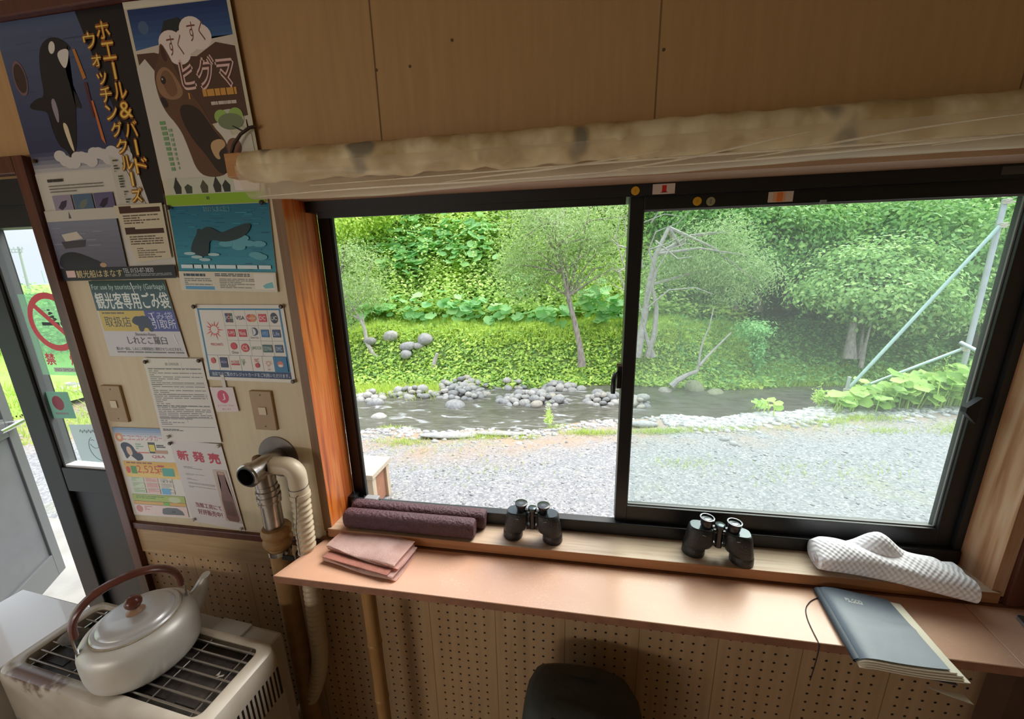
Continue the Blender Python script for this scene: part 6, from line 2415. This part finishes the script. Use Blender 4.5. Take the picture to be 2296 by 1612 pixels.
tree('broadleaf_tree', 'tree at the far right behind the leaning pole', along([(2330, 780), (2320, 680), (2300, 600)], 12, 12.3), .12,
     [cr(2280, 560, 12.2, 1.8, 1.1, 1.4, 6500), cr(2330, 440, 12.8, 1.7, 1.1, 1.0, 4200)], L_tree, M_bark2, (.09, .17), T_OVAL, limbs=10)
# thin dark stems in the shade
for k, (px, py, py2, l) in enumerate(((1650, 690, 590, 'thin dark tree stem in the shade nearest the half dead tree'), (1765, 690, 560, 'thicker dark tree stem in the shade above the pool'), (1822, 685, 590, 'thin dark tree stem in the shade left of the twin trunks'))):
    t = thing('thin_tree', l, 'tree', tuple(at_y(px, py + 6, 11.0)), group='stems in the shade')
    O = np.array(t.location)
    bm = BM()
    tube(bm, [tuple(np.array(q) - O) for q in along([(px, py + 6), (px + 2, (py + py2) / 2), (px - 4, py2)], 11.0, 11.2)], [.07, .055, .04] if k != 1 else [.12, .10, .08], 8)
    obj('trunk', bm, M_bark2 if k == 1 else M_bark, t, smooth=True)
# ivy covered stump
t = thing('ivy_stump', 'pale leafy climber hanging over a stump on the far bank', 'shrub', tuple(at_y(1695, 815, 8.7)))
O = np.array(t.location)
bm = BM()
tube(bm, [(0, 0, -.05), tuple(np.array(at_y(1690, 740, 8.7)) - O)], [.08, .05], 8)
obj('stump', bm, M_bark2, t, smooth=True)
V, F = merge_clouds([crown_cloud(at_y(1690, 738, 8.6), (.38, .3, .22), 900, (.05, .10), T_OVAL)[0], crown_cloud(at_y(1697, 790, 8.5), (.14, .14, .34), 500, (.05, .10), T_OVAL)[0]])
npmesh('leaves', V - O, F, L_butter, t)
# driftwood branch
t = thing('fallen_branch', 'bare forked branch reaching out of the pool by the far bank', 'branch', tuple(at_y(1510, 862, 7.45)))
O = np.array(t.location)
bm = BM()
for pts, r_ in (([(1505, 866), (1520, 852), (1542, 840), (1563, 832), (1568, 818)], .075), ([(1568, 820), (1590, 795), (1615, 770), (1640, 745)], .035), ([(1566, 822), (1570, 790), (1578, 760), (1590, 735), (1600, 690)], .026)):
    P_ = along(pts, 7.45, 7.6)
    tube(bm, [tuple(np.array(q) - O) for q in P_], [r_ * (1 - .65 * i / (len(P_) - 1)) for i in range(len(P_))], 8)
obj('wood', bm, M_dead, t, smooth=True)
t = thing('tree_stump', 'short weathered stump on the leafy bank below the boulders', 'stump', tuple(at_y(970, 838, 7.9)))
O = np.array(t.location)
bm = BM()
tube(bm, [tuple(np.array(q) - O) for q in along([(968, 838), (974, 815), (980, 792)], 7.9, 7.95)], [.10, .07, .035], 9)
obj('wood', bm, M_dead, t, smooth=True)

# ---------------------------------------------------------------- stones
def rock_mesh(seed, flat=.7, sub=2):
    r = np.random.default_rng(seed)
    bm = BM()
    bmesh.ops.create_icosphere(bm, subdivisions=sub, radius=1)
    k = r.normal(0, 1, (6, 3)) * 1.6
    ph = r.uniform(0, 6, 6)
    for v in bm.verts:
        p = np.array(v.co)
        s = 1 + .085 * sum(math.sin(float(k[i] @ p) + ph[i]) for i in range(6)) / 1.5
        v.co = Vector((p[0] * s * 1.15, p[1] * s * .95, p[2] * s * flat))
    me = bpy.data.meshes.new('stone')
    bm.to_mesh(me)
    bm.free()
    me.polygons.foreach_set('use_smooth', [True] * len(me.polygons))
    return me
M_st = [plain('grey_stone', tuple(v * 1.0 for v in c), .85, noise=.35, nscale=3, bump=.3, bscale=12) for c in ((.44, .43, .40), (.36, .36, .35), (.52, .50, .46), (.30, .30, .29), (.47, .43, .36))]
M_moss = plain('mossy_stone', (.34, .33, .25), .9, noise=.5, nscale=3, color2=(.24, .27, .13), bump=.3, bscale=12)
protos = []
for i in range(8):
    me = rock_mesh(40 + i, (.62, .72, .8, .66)[i % 4])
    me.materials.append(M_st[i % 5])
    protos.append(me)
def stone(p, r, label, group, name='river_stone', me=None, cat='stone'):
    o = bpy.data.objects.new(name, me or protos[rnd.randrange(8)])
    COL.objects.link(o)
    o.location = p
    s = r
    o.scale = (s, s, s)
    o.rotation_euler = (rnd.uniform(-.25, .25), rnd.uniform(-.25, .25), rnd.uniform(0, 6.28))
    return put(o, label, cat, group)
def heap(px, py, w, h, n, r0, r1, pile, label, group, z=-1.02):
    done = []
    for i in range(n):
        for tr_ in range(60):
            a, b = rnd.uniform(-1, 1), rnd.uniform(-1, 1)
            if a * a + b * b > 1: continue
            P_ = at_z(px + a * w, py + b * h, z)
            k = (1 - (a * a + b * b))
            c = Vector((P_[0], P_[1], z + pile * k * rnd.uniform(.1, 1)))
            r_ = rnd.uniform(r0, r1) * .5
            if all((c - q).length > (r_ + s) * .66 for q, s in done): break
        else:
            continue
        done.append((c, r_))
        stone(tuple(c), r_, label, group)
HP = ((830, 893, 30, 10, 7, 'rounded grey stone in the small heap at the left end of the river'),
      (930, 886, 55, 9, 16, 'rounded grey stone in the long heap below the grassy spit'),
      (1050, 866, 70, 9, 24, 'rounded grey stone in the heap at the foot of the leafy bank'),
      (1035, 887, 60, 10, 20, 'rounded grey stone in the heap left of the white rapids'),
      (1150, 868, 40, 7, 10, 'rounded grey stone in the low heap below the bare earth'),
      (1260, 872, 45, 6, 12, 'rounded grey stone in the row below the leaning trunk'),
      (1195, 900, 82, 13, 38, 'rounded grey stone in the large heap at midstream'),
      (1355, 899, 42, 12, 20, 'rounded grey stone in the heap just left of the middle stile'),
      (1432, 908, 22, 8, 7, 'rounded grey stone in the small heap just right of the middle stile'))
for px, py, w_, h_, n, l in HP:
    heap(px, py, w_, h_, int(n * 2.0), .13, .27, .20, l, l.replace('rounded grey stone in', 'stones of'))
for px, py, z, r_, l in ((842, 906, -1.02, .17, 'single rounded stone standing in the rapids at left'), (1021, 911, -1.02, .19, 'single dark topped stone in the rapids at centre left'), (850, 938, -1.05, .17, 'flat stone near the shore at left'),
                         (1494, 879, -1.05, .17, 'small flat stone in the pool nearest the fallen branch'), (1601, 884, -1.05, .21, 'mossy flat stone alone in the calm pool')):
    P_ = at_z(px, py, z)
    o = stone(tuple(P_), r_, l, None)
    if 'mossy' in l:
        me = rock_mesh(99, .6)
        me.materials.append(M_moss)
        o.data = me
P_ = at_z(1555, 873, -1.02)
me = rock_mesh(98, .8)
me.materials.append(M_moss)
stone(tuple(P_), .21, 'mossy stone at the foot of the fallen branch', None, me=me)
for px, py, Y, r_, l in ((829, 760, 8.6, .22, 'tall pale boulder beside the curved bare trunk'), (876, 748, 8.9, .24, 'pale boulder at the top left of the boulder group'), (914, 770, 8.6, .21, 'grey boulder above the lowest boulder'),
                         (955, 755, 8.8, .30, 'widest grey boulder at the right of the boulder group'), (911, 788, 8.4, .19, 'lowest round grey boulder on the leafy bank'), (938, 770, 8.7, .17, 'small grey boulder under the widest boulder')):
    P_ = at_bank(px, py + 6, .12)
    o = stone(tuple(P_), r_, l, 'boulders on the leafy bank', 'boulder', cat='boulder')
    o.scale = (r_ * .85, r_ * .85, r_ * .85)
# pale slabs on the near shore
for px, py, s, l in ((1020, 948, (.30, .10, .04), 'long pale flat rock on the near shore at centre left'), (1130, 951, (.26, .07, .03), 'low pale rock right of the long flat rock on the near shore'), (1440, 950, (.16, .09, .06), 'small round pale stone in the grass left of the middle stile')):
    P_ = at_z(px, py, -.25)
    P_[1] = min(P_[1], float(e0(P_[0])) - .10)
    o = stone((P_[0], P_[1], -.255), 1, l, None, 'shore_rock', cat='rock', me=protos[1])
    o.scale = s
    o.rotation_euler = (0, .02, .15)
# loose rubble along the near edge, pebbles on the yard: nobody could count them
ico = BM()
bmesh.ops.create_icosphere(ico, subdivisions=1, radius=1)
IV = np.array([v.co[:] for v in ico.verts])
IF = np.array([[v.index for v in f.verts] for f in ico.faces])
ico.free()
def pebbles(name, x, y, z, r, mats, label, flat=.6):
    n = len(x)
    jit = 1 + rng.normal(0, .13, (n, len(IV), 1))
    a = rng.uniform(0, 6.28, n)
    ca, sa = np.cos(a)[:, None], np.sin(a)[:, None]
    B = IV[None] * jit
    X = (B[..., 0] * 1.25) * ca - B[..., 1] * sa
    Y = (B[..., 0] * 1.25) * sa + B[..., 1] * ca
    V = np.stack([x[:, None] + X * r[:, None], y[:, None] + Y * r[:, None], z[:, None] + B[..., 2] * flat * r[:, None]], -1).reshape(-1, 3)
    F = (IF[None] + (np.arange(n) * len(IV))[:, None, None]).reshape(-1, 3)
    mi = np.repeat(rng.integers(0, len(mats), n), len(IF))
    return npmesh(name, V, F, mats, mi=mi, label=label, cat='gravel', kind='stuff')
M_pale = [plain('pale_rubble', c, .85, noise=.2, nscale=6) for c in ((.52, .51, .49), (.43, .42, .41), (.60, .59, .57), (.34, .34, .34))]
x = rng.uniform(-3, 7, 900)
d = rng.normal(-.02, .10, 900)
x2 = rng.uniform(1.2, 5.5, 1500)
x = np.concatenate([x, x2])
d = np.concatenate([d, rng.normal(-.12, .16, 1500)])
y = e0(x) + d
pebbles('rubble', x, y, yard_z(x, y) + .0, rng.uniform(.014, .042, len(x)) * np.where(x > 1.4, 1.3, 1), M_pale, 'pale rubble along the near edge of the river')
M_pebble = [plain('yard_pebble', c, .85) for c in ((.31, .31, .31), (.25, .25, .26), (.20, .21, .22), (.37, .365, .355))]
x = rng.uniform(-4, 6, 5200)
y = .5 + (e0(x) - .6) * rng.uniform(0, 1, 5200)
pebbles('gravel_stones', x, y, yard_z(x, y), rng.uniform(.004, .011, len(x)) * rng.choice([1, 1, 1, 1.6], len(x)), M_pebble, 'loose pebbles scattered over the gravel yard')
x = rng.uniform(-11.5, -7.0, 900)
y = rng.uniform(4.2, 7.0, 900)
pebbles('stone_revetment', x, y, np.full(900, -.38) + .10 * rng.random(900), rng.uniform(.06, .16, 900), M_st, 'grey stone rubble beyond the doorway')

# grass patches on the yard
X_, Y_ = [], []
for px, py, w_, h_, n in ((1105, 975, 45, 8, 420), (1050, 980, 60, 6, 240), (905, 988, 70, 9, 420), (1180, 979, 35, 7, 200), (1335, 968, 65, 9, 700), (1480, 966, 80, 7, 800), (1290, 966, 50, 6, 220), (1620, 965, 90, 6, 300), (1930, 938, 110, 10, 900), (1850, 950, 60, 8, 300), (2150, 962, 70, 14, 500),
                          (1990, 968, 60, 8, 200), (1240, 950, 45, 6, 220), (880, 948, 90, 6, 600), (2120, 905, 90, 8, 900), (1880, 905, 80, 8, 700), (2080, 900, 60, 6, 500), (960, 1000, 180, 25, 260), (1100, 1060, 250, 40, 160), (1540, 1040, 120, 14, 200), (1850, 1060, 250, 30, 180), (1750, 960, 250, 15, 300)):
    for i in range(n):
        P_ = at_z(px + rng.normal(0, w_ * .5), py + rng.normal(0, h_ * .5), -.25)
        X_.append(P_[0])
        Y_.append(P_[1])
X_, Y_ = np.array(X_), np.array(Y_)
V, F = blades(X_, Y_, yard_z(X_, Y_) - .005, rng.uniform(.025, .085, len(X_)), .55)
npmesh('grass', V, F, L_tuft, label='short yellow green grass growing in patches on the gravel yard', cat='grass', kind='stuff')
# spit of grass in the river at the left, meadow grass by the doorway
P_ = np.array([at_z(rng.uniform(800, 985), 876 + rng.normal(0, 7), -1.0) for _ in range(2600)])
c1 = blades(P_[:, 0], P_[:, 1], np.full(len(P_), -1.0), rng.uniform(.06, .2, len(P_)))
V, F = c1
npmesh('spit_grass', V, F, L_grass, label='pale green grass on the low spit in the river at left', cat='grass', kind='stuff')
x = rng.uniform(-16, -5.5, 26000)
y = rng.uniform(2.2, 9.5, 26000) 
kp = (y > 2.4 + .25 * np.sin(x * 2)) & ~((y > 4.3) & (y < 6.9) & (x > -11.5) & (x < -7)) & (x < -5.9 - .3 * np.sin(y * 3))
x, y = x[kp], y[kp]
V, F = blades(x, y, np.where(x > -8.2, yard_z(x, y), -.27), rng.uniform(.08, .26, len(x)), .4)
npmesh('meadow_grass', V, F, L_tuft, label='bright grass outside the doorway', cat='grass', kind='stuff')

# ---------------------------------------------------------------- plants on the near shore
def butter_clump(name, label, spots, r0, r1, mat_, cat='plant'):
    base = at_z(spots[0][0], spots[0][1] + 20, -.25)
    t = thing(name, label, cat, tuple(base))
    pos = []
    bm = BM()
    for px, py, sx__, sy__, n, Y in spots:
        for i in range(n):
            P_ = at_y(px + rnd.gauss(0, sx__), py + rnd.gauss(0, sy__), Y + rnd.uniform(-.35, .35))
            pos.append(P_)
            tube(bm, [tuple(np.array((P_[0] + rnd.uniform(-.05, .05), P_[1] + rnd.uniform(0, .1), min(-.28, P_[2] - .1))) - base), tuple(P_ - base)], .006, 5)
    obj('stalks', bm, L_stalk, t)
    pos = np.array(pos)
    V, F = leaf_cloud(pos, nup(len(pos), 1.1), rng.uniform(r0, r1, len(pos)), T_ROUND, .25, .5)
    npmesh('leaves', V - base, F, mat_, t)
butter_clump('butterbur_plant', 'large bright green clump of round leaves below the pipe frame', [(1960, 885, 40, 7, 60, 4.9), (2060, 870, 50, 9, 110, 5.0), (2140, 860, 30, 12, 80, 5.1), (1910, 893, 25, 6, 30, 4.8), (2060, 845, 22, 5, 16, 5.2), (2180, 850, 20, 14, 60, 5.1), (2010, 880, 60, 8, 90, 5.0), (2110, 862, 40, 10, 90, 5.15)], .10, .21, L_clump)
butter_clump('small_butterbur', 'small yellow green plant on the edge of the calm pool', [(1722, 903, 16, 3, 9, 4.6), (1705, 905, 8, 4, 4, 4.6)], .07, .15, L_clump)
def weed(name, label, px, py, h, n, mat_):
    b = at_z(px, py, -.25)
    t = thing(name, label, 'plant', tuple(b))
    bm = BM()
    P_, S_ = [], []
    for i in range(n):
        l = np.array((rnd.uniform(-.25, .25), rnd.uniform(-.2, .2), 0)) * (0 if i == 0 else 1)
        hh = h * (1 if i == 0 else rnd.uniform(.3, .75))
        o = np.array((rnd.uniform(-.06, .06), rnd.uniform(-.05, .05), 0)) * (i > 0)
        tube(bm, [tuple(o), tuple(o + l * .5 * hh + np.array((0, 0, hh * .5))), tuple(o + l * hh + np.array((0, 0, hh)))], [.004, .003, .0015], 5)
        for z in np.linspace(.1, 1, int(hh / .018)):
            P_.append(b + o + l * z * hh + np.array((rnd.uniform(-.02, .02), rnd.uniform(-.02, .02), z * hh)))
            S_.append(.065 * (1.15 - .6 * z))
    obj('stem', bm, L_stalk, t)
    V, F = leaf_cloud(np.array(P_), nup(len(P_)), np.array(S_), T_NARROW, .7, -.2)
    npmesh('leaves', V - b, F, mat_, t)
weed('tall_weed', 'tall upright weed on the near shore left of the middle stile', 1232, 948, .30, 9, L_stalk)
weed('shore_weed', 'bushy weed at the left end of the butterbur clump', 1835, 903, .30, 22, L_stalk)
weed('tall_weed', 'tall feathery weed in front of the pipe frame pole', 2105, 880, .62, 7, L_stalk)

# ---------------------------------------------------------------- pipe frame lashed with rope
M_pipe = plain('galvanised_pipe', (.56, .60, .63), .35, .35, noise=.15, nscale=10)
M_pipeg = plain('green_pipe', (.38, .52, .47), .45, noise=.15, nscale=10)
M_rope = plain('pale_rope', (.62, .56, .46), .9)
A = lambda px, py, Y: np.array(at_y(px, py, Y))
pf0 = A(2155, 838, 5.4)
pf0[2] = -.30
t = thing('pipe_frame', 'frame of lashed metal pipes standing on the river edge', 'pipe frame', tuple(pf0))
def pipe(name, a, b, r_, m_):
    bm = BM()
    tube(bm, [tuple(a - pf0), tuple(b - pf0)], r_, 14)
    obj(name, bm, m_, t, smooth=True)
top, bot = A(2254, 446, 5.4), A(2155, 838, 5.4)
low = bot + (bot - top) * .30
pipe('pole', low, top, .032, M_pipe)
pipe('brace', A(2246, 502, 5.36), A(1868, 908, 4.82), .022, M_pipeg)
pipe('rail', A(2166, 779, 5.36), A(1890, 884, 4.85), .019, M_pipeg)
pipe('rail', A(2154, 768, 5.38), A(2240, 812, 4.9), .026, M_pipe)
pipe('short_post', A(1905, 845, 4.84), A(1886, 925, 4.84), .022, M_pipe)
for px, py, Y in ((2248, 505, 5.35), (2258, 452, 5.38), (2163, 782, 5.34), (1900, 876, 4.83)):
    bm = BM()
    for k in range(4):
        c = A(px, py, Y) - pf0
        tube(bm, [tuple(c + np.array((.04 * math.cos(q), .04 * math.sin(q), .014 * k - .02 + .008 * math.sin(q + k)))) for q in np.linspace(0, 2 * PI, 14)], .007, 5, cap=False)
    tube(bm, [tuple(c + np.array((.04, -.02, 0))), tuple(c + np.array((.10, -.03, -.02))), tuple(c + np.array((.12, -.03, -.07)))], .008, 5)
    obj('rope_lashing', bm, M_rope, t, smooth=True)

# bench outside the window
t = thing('wooden_bench', 'wooden bench end outside below the left window opening', 'bench', (-1.95, 1.75, -.25))
M_pine = wood('grey_pine', [(.3, (.42, .35, .27)), (.7, (.50, .44, .35))], 'x', 4, .6)
M_pinez = wood('pine_post', [(.3, (.44, .35, .25)), (.7, (.52, .43, .32))], 'z', 4, .6)
M_redp = plain('red_brown_panel', (.34, .16, .095), .6, noise=.2, nscale=9)
for n_, a, b, m_ in (('seat', (-.55, -.13, .31), (.36, .19, .35), M_pine), ('end_panel', (-.50, -.105, .02), (.29, -.085, .31), M_redp), ('leg', (.295, -.115, 0), (.345, -.06, .31), M_pinez), ('leg', (.295, .12, 0), (.345, .17, .31), M_pinez),
                     ('leg', (-.52, -.115, 0), (-.47, -.06, .31), M_pinez), ('side_panel', (.305, -.06, .02), (.325, .12, .31), M_redp)):
    bm = BM()
    box(bm, a, b, bev=.002)
    obj(n_, bm, m_, t)
# concrete pad outside the door
bm = BM()
box(bm, (-4.6, .14, -.26), (-1.45, 1.05, -.10), bev=.01)
obj('path', bm, plain('cracked_concrete', (.34, .33, .30), .85, noise=.3, nscale=4, bump=.4, bscale=7), kind='structure')

# ---------------------------------------------------------------- distant things seen through the doorway
for k, (px, py, Y, rx, rz, l) in enumerate(((28, 688, 16, 2.6, 1.0, 'distant rounded tree at the left edge of the doorway view'), (95, 722, 12, 1.8, .7, 'bush just left of the no smoking sticker'), (60, 755, 7.5, 1.3, .55, 'leafy bush in the grass beyond the doorway'), (135, 770, 7.2, 1.0, .5, 'green bush seen through the no smoking sticker'), (-30, 740, 9, 1.8, .7, 'bush at the far left of the doorway'))):
    c = at_y(px, py, Y)
    t = thing('bush', l, 'bush', (c[0], c[1], -.3), group='bushes beyond the doorway')
    V, F = crown_cloud(c, (rx, rx, rz), 2200, (.12, .26) if Y > 9 else (.08, .17), T_OVAL)[0]
    npmesh('leaves', V - np.array(t.location), F, L_tree2 if k % 2 else L_tree, t)
    bm = BM()
    tube(bm, [(0, 0, -.02), (0, 0, c[2] + .3)], [.06, .03], 6)
    obj('stem', bm, M_bark2, t)
M_conc = plain('pole_concrete', (.36, .36, .42), .8)
def pole(px0, py0, px1, py1, Y, label, r_, arms):
    a, b = at_y(px0, py0, Y), at_y(px1, py1, Y)
    t = thing('utility_pole', label, 'utility pole', (a[0], a[1], -.3), group='utility poles in the distance')
    bm = BM()
    tube(bm, [(0, 0, 0), (b[0] - a[0], 0, b[2] + .3)], [r_, r_ * .7], 8)
    obj('pole', bm, M_conc, t)
    for f, l in arms:
        bm = BM()
        h = (b[2] + .3) * f
        box(bm, (-l, -.05, h - .04), (l, .05, h + .04))
        for s in (-.9, -.3, .3, .9): box(bm, (l * s - .04, -.04, h + .06), (l * s + .04, .04, h + .22))
        obj('crossarm', bm, M_conc, t)
pole(71, 668, 41, 553, 34, 'distant utility pole with crossarms seen through the doorway', .15, ((.95, 1.0), (.89, .8)))
pole(30, 660, 22, 625, 60, 'faint far utility pole left of the larger one', .16, ((.9, .9),))
a = at_y(128, 662, 20)
b = at_y(112, 602, 20)
t = thing('road_sign', 'grey road sign with two panels in the distance', 'sign', (a[0], a[1], -.3))
bm = BM()
tube(bm, [(0, 0, 0), (b[0] - a[0], 0, b[2] + .3)], .07, 8)
obj('post', bm, M_conc, t)
for k, (p0, p1) in enumerate((((97, 607), (106, 634)), ((109, 609), (118, 634)))):
    c, d = at_y(*p0, 20) - a, at_y(*p1, 20) - a
    bm = BM()
    z1_, z0_ = c[2] + a[2] + .3, d[2] + a[2] + .3
    box(bm, (c[0], -.12, z0_), (d[0], -.08, z1_))
    obj('sign_panel', bm, plain('sign_grey', (.34, .42, .52), .5), t)
